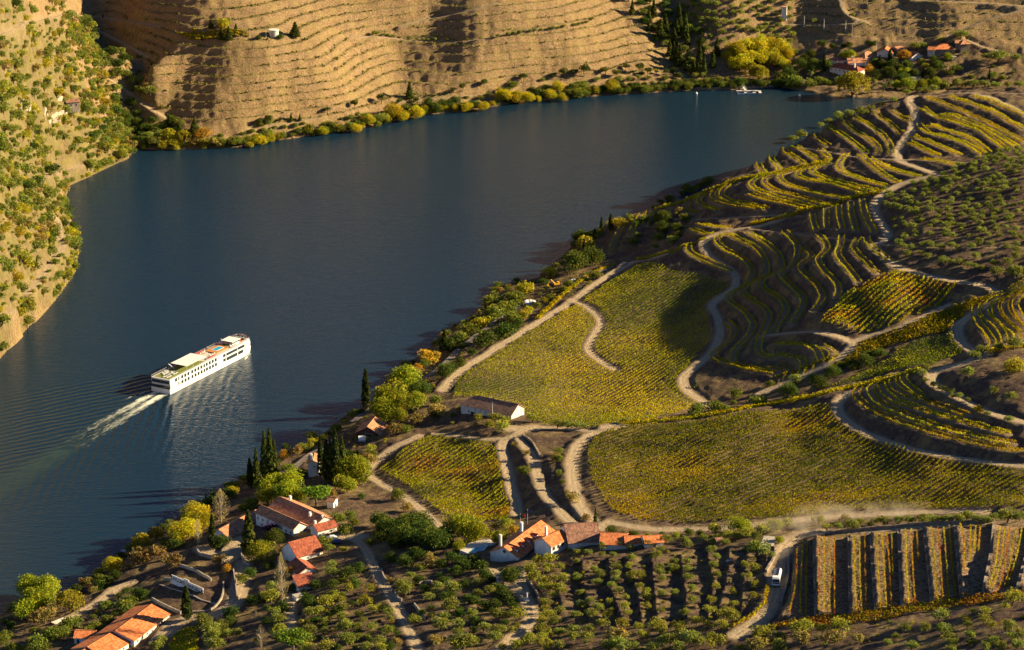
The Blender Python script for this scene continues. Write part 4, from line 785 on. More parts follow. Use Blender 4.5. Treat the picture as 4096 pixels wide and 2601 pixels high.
# ------------------------------------------------------------------ trees
def crown_mesh(kind, seed):
    r = np.random.default_rng(seed); P = TK[kind]; cols = P['cols']; n = P['n']; lobes = P['lobes']
    sh = P['shape']; W_, Z0, Z1 = P['w'], P['z0'], P['z1']         # unit: crown width 1 -> radius .5
    C = []; I = []
    if sh == 'round':
        c = r.normal(size=(lobes, 3)); c /= np.linalg.norm(c, axis=1)[:, None]; c *= r.uniform(0.25, 0.62, (lobes, 1)); c[:, 2] = np.abs(c[:, 2]) * 1.0 - 0.25
        rad = r.uniform(0.28, 0.46, lobes)
        for k in range(lobes):
            m = n // lobes; d = r.normal(size=(m, 3)); d /= np.linalg.norm(d, axis=1)[:, None]; d *= (rad[k] * r.uniform(0.72, 1.06, (m, 1)))
            C.append(c[k] + d); I.append(np.full(m, r.integers(0, 99)))
        C = np.concatenate(C); C[:, :2] *= 0.56 * W_ / np.percentile(np.hypot(C[:, 0], C[:, 1]), 93); zmin, zmax = -0.6, 1.0; C[:, 2] = Z0 + (np.clip(C[:, 2], -0.62, 1.2) - zmin) / (zmax - zmin) * (Z1 - Z0)
    elif sh in ('column', 'cone'):
        t = r.random(n * 2) ** (0.8 if sh == 'column' else 1.2)
        rr = (np.sin(np.clip(t * 0.93 + 0.07, 0, 1) ** 0.62 * math.pi) ** 0.7 if sh == 'column' else (1 - t) ** 0.85 * (0.82 + 0.18 * np.sin(t * 40 + 3)))
        t, rr = t[:n], rr[:n]; a = r.uniform(0, 2 * math.pi, n); lump = 1 + 0.16 * np.sin(a * 3 + t * 17 + seed) + 0.12 * np.sin(a * 5 - t * 31)
        q = 0.5 * W_ * rr * r.uniform(0.7, 1.05, n) * lump; C = np.c_[np.cos(a) * q, np.sin(a) * q, Z0 + t * (Z1 - Z0)]; I = [(np.floor(t * 9) + np.floor(a * 1.5)).astype(int)]
    elif sh == 'droop':
        k = lobes * 6; a = r.uniform(0, 2 * math.pi, k); q = np.sqrt(r.random(k)) * 0.5 * W_; top = Z1 - (q / (0.5 * W_)) ** 2 * 0.35 * (Z1 - Z0)
        m = n // k
        for j in range(k):
            l = (0.35 + 0.4 * q[j]) * (Z1 - Z0) * r.uniform(.8, 1.25); zz = top[j] - r.random(m) * l
            C.append(np.c_[np.cos(a[j]) * q[j] + r.normal(0, .025, m), np.sin(a[j]) * q[j] + r.normal(0, .025, m), np.maximum(zz, Z0)]); I.append(np.full(m, r.integers(0, 99)))
        C = np.concatenate(C)
    elif sh == 'bare':
        t = r.random(n); a = r.uniform(0, 2 * math.pi, n); q = 0.5 * W_ * np.sin(np.clip(t, .05, 1) ** .8 * math.pi) ** .8 * np.sqrt(r.random(n)); C = np.c_[np.cos(a) * q, np.sin(a) * q, Z0 + t * (Z1 - Z0)]; I = [np.arange(n)]
    elif sh == 'palm':
        V = []; T = []
        for j in range(26):
            a = r.uniform(0, 2 * math.pi); el = r.uniform(-0.2, 1.2); L = r.uniform(.42, .55) * W_; px = 0.0; pz = Z1 * .82; dx = math.cos(el); dz = math.sin(el)
            for s_ in range(6):
                nx, nz = px + dx * L / 6, pz + dz * L / 6; wd = 0.055 * W_ * (1 - abs(s_ - 2.5) / 4); ca_, sa_ = math.cos(a), math.sin(a)
                V.append([(ca_ * px - sa_ * wd, sa_ * px + ca_ * wd, pz - .02), (ca_ * px + sa_ * wd, sa_ * px - ca_ * wd, pz - .02), (ca_ * nx + sa_ * wd, sa_ * nx - ca_ * wd, nz - .02), (ca_ * nx - sa_ * wd, sa_ * nx + ca_ * wd, nz - .02)])
                T.append(np.array(cols[r.integers(0, len(cols))]) * r.uniform(.8, 1.2)); px, pz = nx, nz; dz -= 0.42; l = math.hypot(dx, dz); dx /= l; dz /= l
        return quads_mesh('crown', np.array(V), np.array(T), ML)
    I = np.concatenate(I)[:len(C)]
    w = r.integers(0, 3, len(C)) == 0; I = np.where(w, r.integers(0, 99, len(C)), I)
    V = leaves(C, P['leaf'], 0.0, r=r)
    if sh == 'bare':
        V = np.stack([C - [[.006, 0, .05]], C + [[.006, 0, -.05]], C + np.c_[C[:, :2] * .25 + .006, np.full(len(C), .09)], C + np.c_[C[:, :2] * .25 - .006, np.full(len(C), .09)]], 1)
    return quads_mesh('crown', V, tint_of(len(V), cols, 0.20, r=r, idx=I), ML)
def trunk_mesh(kind, seed):
    r = random.Random(seed); P = TK[kind]; mb = MB(); z0, z1 = P['z0'], P['z1']; k = P.get('trunk', 0.035)
    if P['shape'] == 'palm': mb.tube((0, 0, -.1), (0, 0, z1 * .84), .05, .04, 7)
    elif P['shape'] in ('column', 'cone'): mb.tube((0, 0, -.1), (0, 0, z1 * .9), k, k * .2, 6)
    elif P['shape'] == 'bare':
        mb.tube((0, 0, -.1), (0, 0, z1 * .95), k, k * .1, 6)
        for j in range(46):
            a = r.uniform(0, 6.28); z = r.uniform(.12, .8) * z1; L = P['w'] * r.uniform(.25, .5) * math.sin(min(1, z / z1 + .1) * 3.0); mb.tube((0, 0, z), (math.cos(a) * L, math.sin(a) * L, z + L * 1.5), k * .3, k * .08, 4, cap=False)
    else:
        zc = z0 + (z1 - z0) * .25; mb.tube((0, 0, -.12), (0.02, 0, z0 * .8 + .03), k * 1.25, k, 7)
        for j in range(6):
            a = j * 1.05 + r.uniform(-.3, .3); L = P['w'] * r.uniform(.14, .3); mb.tube((.02, 0, z0 * .75), (math.cos(a) * L, math.sin(a) * L, zc + r.uniform(.05, .3) * (z1 - z0)), k * .6, k * .18, 5, cap=False)
    o = mb.build('trunk', MPALE if P.get('pale') else MBARK); me = o.data; bpy.data.objects.remove(o); return me
OL = [(0.17, 0.20, 0.030), (0.26, 0.29, 0.040), (0.33, 0.34, 0.05), (0.23, 0.26, 0.075)]
TK = {   # proportions for a crown one unit wide; leaf size in the same unit
 'olive': dict(shape='round', w=1.0, z0=0.22, z1=1.12, lobes=13, n=1000, leaf=.050, cols=OL, trunk=.05, name='olive_tree'),
 'almond': dict(shape='round', w=1.0, z0=0.2, z1=1.12, lobes=11, n=700, leaf=.050, cols=[(0.31, 0.315, 0.036), (0.403, 0.375, 0.042), (0.248, 0.255, 0.036)], trunk=.045, name='olive_tree'),
 'brown': dict(shape='round', w=1.0, z0=0.1, z1=1.0, lobes=9, n=520, leaf=.060, cols=[(0.31, 0.195, 0.06), (0.403, 0.285, 0.072), (0.264, 0.225, 0.06)], trunk=.04, name='shrub'),
 'shrub': dict(shape='round', w=1.0, z0=0.0, z1=.98, lobes=13, n=1000, leaf=.050, cols=[(0.124, 0.173, 0.024), (0.202, 0.232, 0.024), (0.264, 0.27, 0.036), (0.155, 0.18, 0.036)], trunk=.03, name='shrub'),
 'yshrub': dict(shape='round', w=1.0, z0=0.0, z1=1.0, lobes=13, n=1000, leaf=.050, cols=[(0.465, 0.39, 0.024), (0.372, 0.345, 0.024), (0.558, 0.405, 0.024), (0.279, 0.285, 0.024)], trunk=.03, name='shrub'),
 'dshrub': dict(shape='round', w=1.0, z0=0.0, z1=1.0, lobes=13, n=1000, leaf=.050, cols=[(0.046, 0.083, 0.014), (0.078, 0.12, 0.018), (0.109, 0.15, 0.024)], trunk=.03, name='shrub'),
 'broad': dict(shape='round', w=1.0, z0=0.08, z1=1.3, lobes=20, n=4400, leaf=.029, cols=[(0.248, 0.3, 0.018), (0.372, 0.39, 0.024), (0.171, 0.225, 0.018), (0.465, 0.435, 0.024)], trunk=.035, name='broadleaf_tree'),
 'gold': dict(shape='round', w=1.0, z0=0.08, z1=1.3, lobes=20, n=4000, leaf=.030, cols=[(0.62, 0.51, 0.018), (0.465, 0.435, 0.024), (0.31, 0.33, 0.024), (0.682, 0.495, 0.024)], trunk=.035, name='broadleaf_tree'),
 'dark': dict(shape='round', w=1.0, z0=0.06, z1=1.15, lobes=18, n=3200, leaf=.032, cols=[(0.039, 0.075, 0.014), (0.07, 0.112, 0.018), (0.109, 0.15, 0.024), (0.186, 0.195, 0.024)], trunk=.035, name='broadleaf_tree'),
 'orange': dict(shape='round', w=1.0, z0=0.12, z1=1.1, lobes=12, n=1300, leaf=.048, cols=[(0.62, 0.33, 0.024), (0.496, 0.36, 0.036), (0.372, 0.24, 0.036)], trunk=.035, name='broadleaf_tree'),
 'stone': dict(shape='round', w=1.0, z0=0.45, z1=.95, lobes=14, n=1500, leaf=.045, cols=[(0.124, 0.21, 0.018), (0.202, 0.3, 0.024), (0.155, 0.225, 0.024)], trunk=.04, name='pine_tree'),
 'pine': dict(shape='round', w=1.0, z0=0.55, z1=1.5, lobes=9, n=900, leaf=.06, cols=[(0.062, 0.09, 0.018), (0.109, 0.135, 0.024), (0.155, 0.165, 0.024)], trunk=.035, name='pine_tree'),
 'cypress': dict(shape='column', w=1.0, z0=.25, z1=5.0, lobes=1, n=1700, leaf=.14, cols=[(0.034, 0.054, 0.014), (0.054, 0.078, 0.017), (0.093, 0.112, 0.024)], trunk=.10, name='cypress_tree'),
 'conifer': dict(shape='cone', w=1.0, z0=.1, z1=2.3, lobes=1, n=2000, leaf=.075, cols=[(0.07, 0.098, 0.022), (0.109, 0.135, 0.024), (0.155, 0.173, 0.03)], trunk=.05, name='conifer_tree'),
 'willow': dict(shape='droop', w=1.0, z0=.05, z1=.95, lobes=12, n=2200, leaf=.035, cols=[(0.372, 0.33, 0.024), (0.465, 0.39, 0.024), (0.279, 0.27, 0.024)], trunk=.04, name='willow_tree'),
 'bare': dict(shape='bare', w=1.0, z0=.2, z1=2.6, lobes=1, n=420, leaf=.05, cols=[(0.62, 0.495, 0.216), (0.527, 0.42, 0.168)], trunk=.035, name='bare_tree', pale=True),
 'palm': dict(shape='palm', w=1.0, z0=0, z1=.95, lobes=1, n=1, leaf=.1, cols=[(0.124, 0.165, 0.036), (0.217, 0.24, 0.048)], trunk=.05, name='palm_tree'),
}
CATS = {'olive_tree': 'olive tree', 'shrub': 'shrub', 'broadleaf_tree': 'tree', 'pine_tree': 'pine tree', 'cypress_tree': 'cypress', 'conifer_tree': 'conifer', 'willow_tree': 'willow', 'bare_tree': 'bare tree', 'palm_tree': 'palm tree'}
TM = {}
def variants(kind):
    if kind not in TM:
        nv = 5 if kind in ('olive', 'shrub', 'almond', 'yshrub') else 3
        TM[kind] = [(crown_mesh(kind, 100 + 17 * i + len(kind)), trunk_mesh(kind, i)) for i in range(nv)]
    return TM[kind]
def put_tree(kind, base, width, height=None, label=None, group=None, r=random):
    P = TK[kind]; cm_, tm_ = r.choice(variants(kind)); sz = height / P['z1'] if height else width * r.uniform(0.85, 1.1)
    nm0, ct0 = P['name'], CATS[P['name']]
    if label and 'wild' in label: nm0, ct0 = 'wild_shrub', 'wild shrub'
    elif label and 'shore bush' in label: nm0, ct0 = 'shore_bush', 'shore bush'
    elif label and 'river' in label and ' bush' in label: nm0, ct0 = 'river_bush', 'river bush'
    elif label and ' bush' in label: nm0, ct0 = 'bush', 'bush'
    elif label and 'citrus' in label: nm0, ct0 = 'citrus_tree', 'citrus tree'
    elif label and 'almond' in label: nm0, ct0 = 'almond_tree', 'almond tree'
    elif nm0 in ('olive_tree', 'shrub') and label and 'dark tree' in label: nm0, ct0 = 'broadleaf_tree', 'tree'
    elif nm0 == 'shrub' and label and 'willow' not in label and ' tree' in label and 'shrub' not in label: nm0, ct0 = 'broadleaf_tree', 'tree'
    e = empty(nm0, base, r.uniform(0, 6.28)); e.scale = (width, width, sz); tag(e, label, ct0, group)
    for nm, me in (('crown', cm_), ('trunk', tm_)):
        o = bpy.data.objects.new(nm, me); COL.objects.link(o); o.parent = e
    return e
def trees(key, kind, pts, label, group=None, d0=90, low=0.35, ord_=True, hk=None):
    """pts: crown centres (x, y[, diameter]) in the crop"""
    ox, oy, k = CROPS[key]; rows = []
    for p in pts:
        d = p[2] if len(p) > 2 else d0; rows.append((p[0], p[1], d))
    hits = hit_many(S(key, [(x, y + d * low) for x, y, d in rows]))
    order = {i: n for n, i in enumerate(sorted(range(len(rows)), key=lambda i: rows[i][0]))}
    for i, ((x, y, d), h_) in enumerate(zip(rows, hits)):
        dist = math.hypot(h_[0], h_[1], CAM_H - h_[2]); w = d / k * dist / FS
        lab = label
        put_tree(kind, h_, w, label=lab, group=group if len(rows) > 1 else None)
def tall(key, kind, items):
    """items: (x, top, bottom, width, label)"""
    ox, oy, k = CROPS[key]
    for x, yt, yb, w, lab in items:
        h_ = hit_many(S(key, [(x, yb)]))[0]; dist = math.hypot(h_[0], h_[1], CAM_H - h_[2]); el = math.atan2(CAM_H - h_[2], math.hypot(h_[0], h_[1]))
        put_tree(kind, h_, w / k * dist / FS, (yb - yt) / k * dist / FS / math.cos(el), label=lab)
def scatter_pts(poly_spec, spacing, seed, prob=1.0, minz=0.6):
    pw = poly_world(poly_spec) if isinstance(poly_spec, list) else poly_spec; r = np.random.default_rng(seed); lo, hi = pw.min(0), pw.max(0); out = []
    n = int((hi[0] - lo[0]) * (hi[1] - lo[1]) / spacing ** 2 * 2.2); cells = {}
    for x, y in r.uniform(lo, hi, (n, 2)):
        if not in_poly(np.array([x]), np.array([y]), pw)[0]: continue
        c = (int(x // spacing), int(y // spacing)); ok = True
        for i in (-1, 0, 1):
            for j in (-1, 0, 1):
                for q in cells.get((c[0] + i, c[1] + j), []):
                    if (q[0] - x) ** 2 + (q[1] - y) ** 2 < spacing ** 2: ok = False
        if not ok: continue
        cells.setdefault(c, []).append((x, y)); P = np.array([[x, y]])
        if samp(ROADM, P[:, 0], P[:, 1])[0] > 0.1 or zat(P)[0] < minz or r.random() > prob: continue
        out.append((x, y, zat(P)[0]))
    return out
def merged(name, label, cat, items):
    """items: (kind, base, width) -> one mesh of kind stuff"""
    V = []; T = []
    for kind, b_, w in items:
        me = random.choice(variants(kind))[0]; n = len(me.vertices); co = np.empty(n * 3, np.float32); me.vertices.foreach_get('co', co); co = co.reshape(-1, 4, 3)
        cl = np.empty(n * 4, np.float32); me.color_attributes['tint'].data.foreach_get('color', cl); cl = cl.reshape(-1, 4, 4)[:, 0, :3]
        pick = rng.random(len(co)) < 0.5; co = co[pick]; cl = cl[pick]; a = rng.uniform(0, 6.28); ca_, sa_ = math.cos(a), math.sin(a)
        cen = co.mean(1, keepdims=True); co = cen + (co - cen) * 1.35
        V.append(np.stack([(co[..., 0] * ca_ - co[..., 1] * sa_) * w + b_[0], (co[..., 0] * sa_ + co[..., 1] * ca_) * w + b_[1], co[..., 2] * w + b_[2]], -1)); T.append(cl * rng.uniform(.8, 1.2))
    o = bpy.data.objects.new(name, quads_mesh(name, np.concatenate(V), np.concatenate(T), ML)); COL.objects.link(o); tag(o, label, cat, kind='stuff'); return o
LOOK = {'shrub': 'fresh green', 'olive': 'grey green', 'yshrub': 'golden yellow', 'almond': 'yellow green', 'brown': 'dry brown', 'dshrub': 'dark green', 'dark': 'very dark', 'conifer': 'pointed dark', 'gold': 'golden', 'willow': 'weeping'}
G_ = 'olive trees on the slopes in the foreground'
trees('E4', 'olive', [(20, 560), (205, 535), (285, 565, 75), (445, 525, 100), (570, 580, 70), (525, 650, 100), (295, 665, 80), (125, 640, 65), (20, 625, 65), (120, 695, 50), (150, 745, 95), (150, 808, 85), (150, 862, 80), (110, 925, 80), (185, 965, 75), (20, 830, 60)], 'round green olive tree on the upper left rows of the terraced grove', G_)
trees('E4', 'almond', [(90, 1080, 85), (110, 1155, 65), (75, 1200, 90), (30, 1280, 100), (10, 1130, 60), (275, 745, 75), (300, 820, 100), (380, 825, 110), (305, 885, 75), (375, 930, 75), (430, 975, 95), (240, 1035, 70), (450, 1035, 90), (435, 1110, 90), (235, 1120, 90), (260, 1185, 75), (210, 1280, 120), (365, 1310, 100)], 'yellow green olive tree on the left rows of the terraced grove', G_)
trees('E4', 'olive', [(565, 750, 85), (565, 805, 85), (585, 860, 75), (578, 1000, 80), (597, 1080, 45), (570, 1160, 70), (690, 695, 80), (685, 750, 100), (695, 990, 75), (815, 690, 75), (820, 765, 80), (835, 840, 90), (860, 950, 80), (865, 1055, 100), (800, 1175, 95), (1045, 585, 95), (1090, 660, 75), (1065, 735, 80), (1100, 820, 80)], 'olive tree on the middle rows of the terraced grove', G_)
trees('E4', 'almond', [(1090, 925, 80), (1050, 1070, 90), (1020, 1150, 110), (1240, 980, 75), (1255, 1100, 80), (1385, 835, 95), (1370, 730, 85), (1460, 760, 110), (1455, 920, 90), (1445, 1020, 80)], 'olive tree on the right rows of the terraced grove, left of the lorry road', G_)
trees('E4', 'olive', [(1490, 590, 190)], 'large dark olive tree below the flat roofed shed')
trees('E4', 'olive', [(1470, 470, 110), (1170, 515, 80), (975, 490, 90), (1065, 505, 90), (800, 495, 90), (820, 545, 90), (610, 490, 120)], 'olive tree along the top edge of the terraced grove', G_)
trees('E4', 'almond', [(525, 1290, 150), (690, 1280, 70), (780, 1300, 90), (740, 1345, 130), (905, 1260, 120), (1020, 1285, 100), (1190, 1190, 160), (1250, 1215, 130), (1150, 1290, 120), (400, 1390, 110), (570, 1350, 120)], 'olive tree along the lower edge of the terraced grove', G_)
trees('E4', 'olive', [(190, 1480, 180), (510, 1500, 130), (660, 1440, 150), (840, 1430, 170), (930, 1440, 110), (90, 1480, 160), (330, 1490, 90), (740, 1510, 110), (590, 1440, 120)], 'bushy olive tree at the bottom edge below the terraced grove', G_)
trees('E4', 'almond', [(1090, 1440, 180), (1540, 1390, 190), (1300, 1500, 110), (1860, 1320, 120)], 'yellowing olive tree below the orange vines', G_)
trees('E4', 'olive', [(1690, 1400, 90), (1610, 640, 70), (1690, 1500, 120)], 'small dark olive tree near the lorry road', G_)
trees('E4', 'brown', [(1480, 1480, 180), (160, 1390, 230), (700, 740, 70)], 'brownish leafless-looking shrub below the terraced grove', 'brown shrubs')
trees('E4', 'dark', [(100, 400, 90), (318, 440, 90), (830, 420, 90), (935, 435, 80), (585, 440, 50), (210, 440, 60)], 'small dark citrus tree below the long dirt track', 'citrus trees along the track')
trees('E4', 'broad', [(448, 455, 45), (715, 450, 60), (1310, 360, 190), (1640, 360, 140), (1680, 505, 75)], 'bright green leafy tree beside the long dirt track', 'leafy trees along the track')
trees('E4', 'almond', [(1080, 400, 150), (1760, 330, 120), (1520, 400, 120), (1390, 430, 130), (1280, 450, 110), (1190, 450, 110), (1110, 470, 90)], 'pale yellow green bush beside the long dirt track', 'bushes along the track')
trees('E5', 'almond', [(460, 1325, 170), (120, 1390, 170), (630, 1360, 115), (780, 1320, 170), (670, 460, 85), (50, 1490, 130), (1040, 435, 60), (600, 400, 100)], 'yellow green olive tree near the orange vines at lower right', G_)
trees('E5', 'brown', [(450, 1420, 170), (740, 1420, 180), (940, 1430, 120), (830, 375, 90)], 'brown thinning shrub near the rock wall at lower right', 'brown shrubs')
trees('E5', 'olive', [(265, 1415, 75), (260, 1500, 120), (875, 440, 120), (770, 450, 70), (1090, 405, 80), (1170, 410, 100), (965, 410, 70), (1295, 395, 85), (1385, 390, 95)], 'olive tree beside the dusty bend of the track', G_)
trees('E5', 'olive', [(1510, 385, 100), (1600, 385, 110), (1680, 388, 80), (1740, 390, 80), (1820, 390, 90), (1895, 365, 115), (1980, 395, 80), (2050, 395, 85), (2135, 370, 90), (2250, 365, 150), (2350, 370, 100)], 'olive tree in the hedge line above the stone walled terraces', G_)
trees('E5', 'almond', [(2295, 1070, 180), (2220, 1150, 70), (1935, 1190, 75), (2045, 1190, 100), (1895, 1310, 80), (1880, 1255, 80), (2040, 1260, 110), (2110, 1320, 100)], 'olive tree below the orange vines at right', G_)
trees('E5', 'olive', [(1650, 1225, 140), (1350, 1340, 90), (1530, 1340, 100), (1700, 1345, 130), (1740, 1410, 110), (1770, 1460, 100), (1915, 1390, 90), (1930, 1450, 90), (1410, 1490, 100), (1200, 1470, 70), (1270, 1410, 80)], 'olive tree in the lower right corner grove', G_)
trees('E5', 'olive', [(2260, 1340, 130), (2290, 1410, 110), (2340, 1480, 110), (2130, 1460, 110), (2190, 1500, 100), (1750, 1510, 90), (2380, 1400, 90), (2060, 1500, 90)], 'olive tree at the extreme lower right corner', G_)
trees('E3', 'brown', [(290, 680, 150), (330, 1420, 130), (80, 190, 110), (1620, 90, 120), (1750, 280, 100)], 'brown orange autumn shrub near the pool house', 'brown shrubs')
trees('E3', 'olive', [(95, 830, 80), (740, 890, 100), (850, 980, 110), (215, 775, 55), (480, 940, 140), (330, 970, 70), (285, 1025, 110), (680, 1180, 90), (300, 1200, 80), (130, 1240, 110), (940, 1190, 140), (480, 790, 70)], 'olive tree in the shady garden below the pool', G_)
trees('E3', 'olive', [(470, 1120, 150), (380, 1290, 160), (560, 1280, 110), (790, 1320, 120), (920, 1355, 120), (880, 1410, 120), (550, 1370, 110), (600, 1445, 200), (740, 1445, 90), (40, 930, 130)], 'olive tree left of the sandy garden drive', G_)
trees('E3', 'almond', [(1100, 1190, 140), (1060, 1335, 70), (1105, 1295, 60), (520, 1480, 150), (1210, 1430, 130), (1300, 1450, 120), (1100, 1490, 120), (1370, 1490, 120), (970, 1510, 100)], 'yellow green olive bush beside the garden drive', G_)
trees('E3', 'dark', [(1040, 810, 190)], 'large dark round tree in front of the big villa')
trees('E3', 'almond', [(1230, 760, 130), (1270, 840, 140), (1300, 700, 130), (1400, 680, 130), (1340, 890, 130), (1410, 940, 110), (1355, 940, 100), (1440, 1010, 85), (1370, 1080, 100), (1370, 1140, 95), (1370, 1200, 110), (1340, 1260, 110)], 'bright olive bush in the dense hedge right of the garden drive', G_)
trees('E3', 'almond', [(1330, 1320, 110), (1390, 1370, 110), (1340, 1400, 100), (1450, 860, 90), (1540, 860, 100), (1500, 930, 100), (1540, 985, 80), (1500, 745, 80), (1400, 760, 110), (1420, 1190, 80)], 'olive bush behind the hedge of the garden drive', G_)
trees('E3', 'olive', [(1660, 700, 70), (1500, 1140, 90), (1450, 1270, 110), (1660, 850, 85), (1700, 1000, 85), (1700, 1110, 100), (1660, 1200, 90), (1630, 1340, 110), (1500, 1350, 110), (1500, 1480, 110), (1620, 1400, 110)], 'olive tree on the first terraces right of the villa drive', G_)
trees('E3', 'olive', [(1820, 765, 75), (1840, 890, 95), (1790, 1060, 80), (1860, 1130, 90), (1800, 1200, 120), (1770, 1330, 95), (1870, 820, 100), (1750, 1410, 120), (1660, 610, 75), (1770, 610, 75)], 'olive tree on the second terraces right of the villa drive', G_)
trees('E3', 'dark', [(330, 470, 300), (230, 420, 220), (60, 330, 260), (180, 300, 220), (420, 430, 200), (60, 460, 200)], 'huge dark evergreen left of the pool', 'dark evergreens left of the pool')
trees('E3', 'broad', [(620, 400, 260), (710, 430, 220), (520, 350, 200), (560, 560, 110), (940, 470, 140)], 'rounded yellow green tree above the pool', 'yellow green trees above the pool')
trees('E3', 'almond', [(900, 370, 110), (985, 350, 130), (870, 450, 110), (1040, 330, 90)], 'pale bush behind the pool terrace', 'pale bushes behind the pool'); trees('E3', 'orange', [(1060, 395, 100), (1150, 405, 90)], 'red orange garden tree left of the flags', 'autumn trees left of the flags')
trees('E3', 'dshrub', [(560, 665, 130), (625, 720, 130), (700, 680, 140), (765, 730, 140), (800, 800, 120), (845, 850, 100), (900, 930, 100), (960, 965, 110), (1000, 1010, 120), (1040, 1060, 110), (1070, 1110, 90), (480, 640, 110), (540, 780, 120)], 'dark hedge bush left of the villa drive', 'dark hedge bushes of the villa garden')
trees('E3', 'dshrub', [(150, 620, 150), (60, 700, 140), (380, 700, 120), (180, 850, 110), (420, 1010, 110), (600, 900, 120), (650, 1050, 120), (800, 1100, 130), (720, 1240, 110), (420, 860, 110), (240, 940, 100), (900, 1100, 120), (560, 1180, 110)], 'dark bush in the shady garden below the pool', 'dark bushes in the shady garden')
trees('E2', 'dshrub', [(1480, 560, 200), (1600, 500, 160), (1300, 700, 160), (1100, 700, 150), (1000, 900, 170), (1560, 700, 150), (1350, 1020, 140), (1100, 1150, 140), (900, 1280, 150), (1550, 1330, 140), (700, 980, 150), (470, 860, 150), (300, 560, 150), (330, 900, 150), (60, 1050, 190), (60, 1150, 150)], 'dark bush among the olives below the red roofs', 'dark bushes below the red roofs')
trees('E2', 'dark', [(1960, 60, 260), (2200, 130, 300), (2060, 200, 220), (1850, 120, 200), (2350, 60, 260), (2000, 380, 160), (2150, 420, 150), (2300, 330, 180)], 'dense dark tree right of the sandy yard', 'dense dark trees right of the yard')
trees('E2', 'olive', [(1275, 480, 120), (1275, 570, 150), (1210, 200, 150), (1250, 295, 120), (560, 770, 170), (830, 740, 120), (215, 660, 140), (150, 1300, 120), (30, 1280, 100), (600, 1060, 150), (650, 1150, 170)], 'grey green olive tree near the red roofed outbuildings', G_)
trees('E2', 'almond', [(1420, 290, 110), (1220, 930, 190), (1310, 850, 150), (1400, 900, 110), (560, 870, 190), (650, 1270, 180), (1120, 1050, 150), (1740, 770, 130), (1690, 920, 170), (1790, 1010, 150)], 'yellow green olive tree in the grove left of the concrete lane', G_)
trees('E2', 'olive', [(1410, 1000, 120), (1000, 1040, 130), (1200, 1160, 130), (1400, 1120, 120), (1020, 1250, 130), (1190, 1280, 100), (1450, 1230, 200), (1000, 1370, 160), (1470, 1390, 180), (1640, 1070, 55), (1660, 1150, 95), (630, 1350, 140)], 'olive tree in the lower grove left of the concrete lane', G_)
trees('E2', 'olive', [(1760, 1220, 130), (1970, 1050, 120), (1965, 1270, 150), (1720, 1340, 110), (1860, 1390, 140), (1700, 1480, 130), (2270, 1130, 130), (2110, 700, 130), (2170, 790, 170)], 'olive tree standing close to the concrete lane', G_)
trees('E2', 'almond', [(1220, 1460, 200), (1880, 1480, 150), (1480, 760, 130), (1000, 1480, 150)], 'pale leafy tree at the bottom below the concrete lane', G_)
trees('E2', 'brown', [(2060, 1400, 120), (1990, 660, 90), (930, 1170, 110)], 'reddish brown shrub beside the concrete lane', 'brown shrubs')
trees('E2', 'stone', [(820, 1420, 320)], 'umbrella shaped bright green stone pine at the bottom edge')
trees('E2', 'dark', [(600, 170, 230), (520, 480, 120), (820, 1060 - 300, 100)], 'dark green tree beside the white house with the long wall', 'dark garden trees')
trees('E2', 'orange', [(760, 300, 190), (800, 560, 140), (20, 530, 110)], 'orange leaved tree behind the bare poplar', 'orange leaved garden trees')
trees('E2', 'broad', [(430, 330, 300)], 'tall open tree with pale branching trunks in the courtyard')
tall('E2', 'bare', [(690, 350, 950, 170, 'tall bare pale poplar in front of the red roofs'), (440, 1210, 1530, 150, 'bare pale bushy poplar at the bottom edge'), (375, 1030, 1120, 30, 'tiny bare sapling in the shady grove')])
tall('E1', 'bare', [(345, 790, 1120, 170, 'pale half bare poplar left of the big old roof'), (110, 1080, 1350, 90, 'thin bare pale tree beside the boundary wall')])
tall('E1', 'cypress', [(640, 470, 770, 62, 'narrow olive green cypress, leftmost of the riverside clump'), (1360, 250, 670, 62, 'slender black cypress beside the white station house'), (1512, 175, 690, 80, 'tall pointed cypress right of the station house'), (258, 1050, 1390, 66, 'dark cypress at the corner of the old roofed wing'), (1420, 290, 690, 80, 'cypress wedged between the slender black one and the tall pointed one')])
tall('E1', 'conifer', [(705, 370, 750, 120, 'dark conifer second from the left in the riverside clump'), (790, 190, 660, 130, 'tall conifer in the middle of the riverside clump'), (845, 170, 660, 150, 'tallest conifer of the riverside clump'), (890, 280, 650, 120, 'right conifer of the riverside clump'), (630, 1010, 1420, 200, 'green cedar in the courtyard of the white house'), (1580, 260, 650, 150, 'shaggy conifer right of the station house cypresses'), (1460, 290, 690, 140, 'shaggy conifer directly right of the station house')])
tall('C1', 'cypress', [(163, 200, 615, 78, 'solitary black cypress at the water edge')])
tall('E0', 'cypress', [(1755, 935, 1245, 88, 'green cypress in front of the white lettered wall')])
tall('E3', 'conifer', [(1835, 200, 425, 70, 'dark pointed conifer at the foot of the large vineyard')])
tall('B2', 'cypress', [(887, 480, 605, 30, 'thin cypress on the bank, second from the right'), (966, 450, 600, 38, 'thin cypress on the bank, rightmost of four'), (828, 575, 672, 32, 'short cypress on the bank between two taller ones'), (735, 670, 845, 34, 'dark cypress among the riverside bushes')])
tall('A3', 'cypress', [(645, 465, 632, 34, 'black cypress left of the long white riverside house'), (1220, 430, 532, 32, 'black cypress before the large orange roof'), (1130, 480, 600, 30, 'cypress right of the long white riverside house'), (1508, 620, 680, 20, 'little cypress by the small garden hut'), (2090, 600, 700, 18, 'little cypress on the slope at the right edge'), (900, 620, 665, 18, 'little cypress against the long white house')])
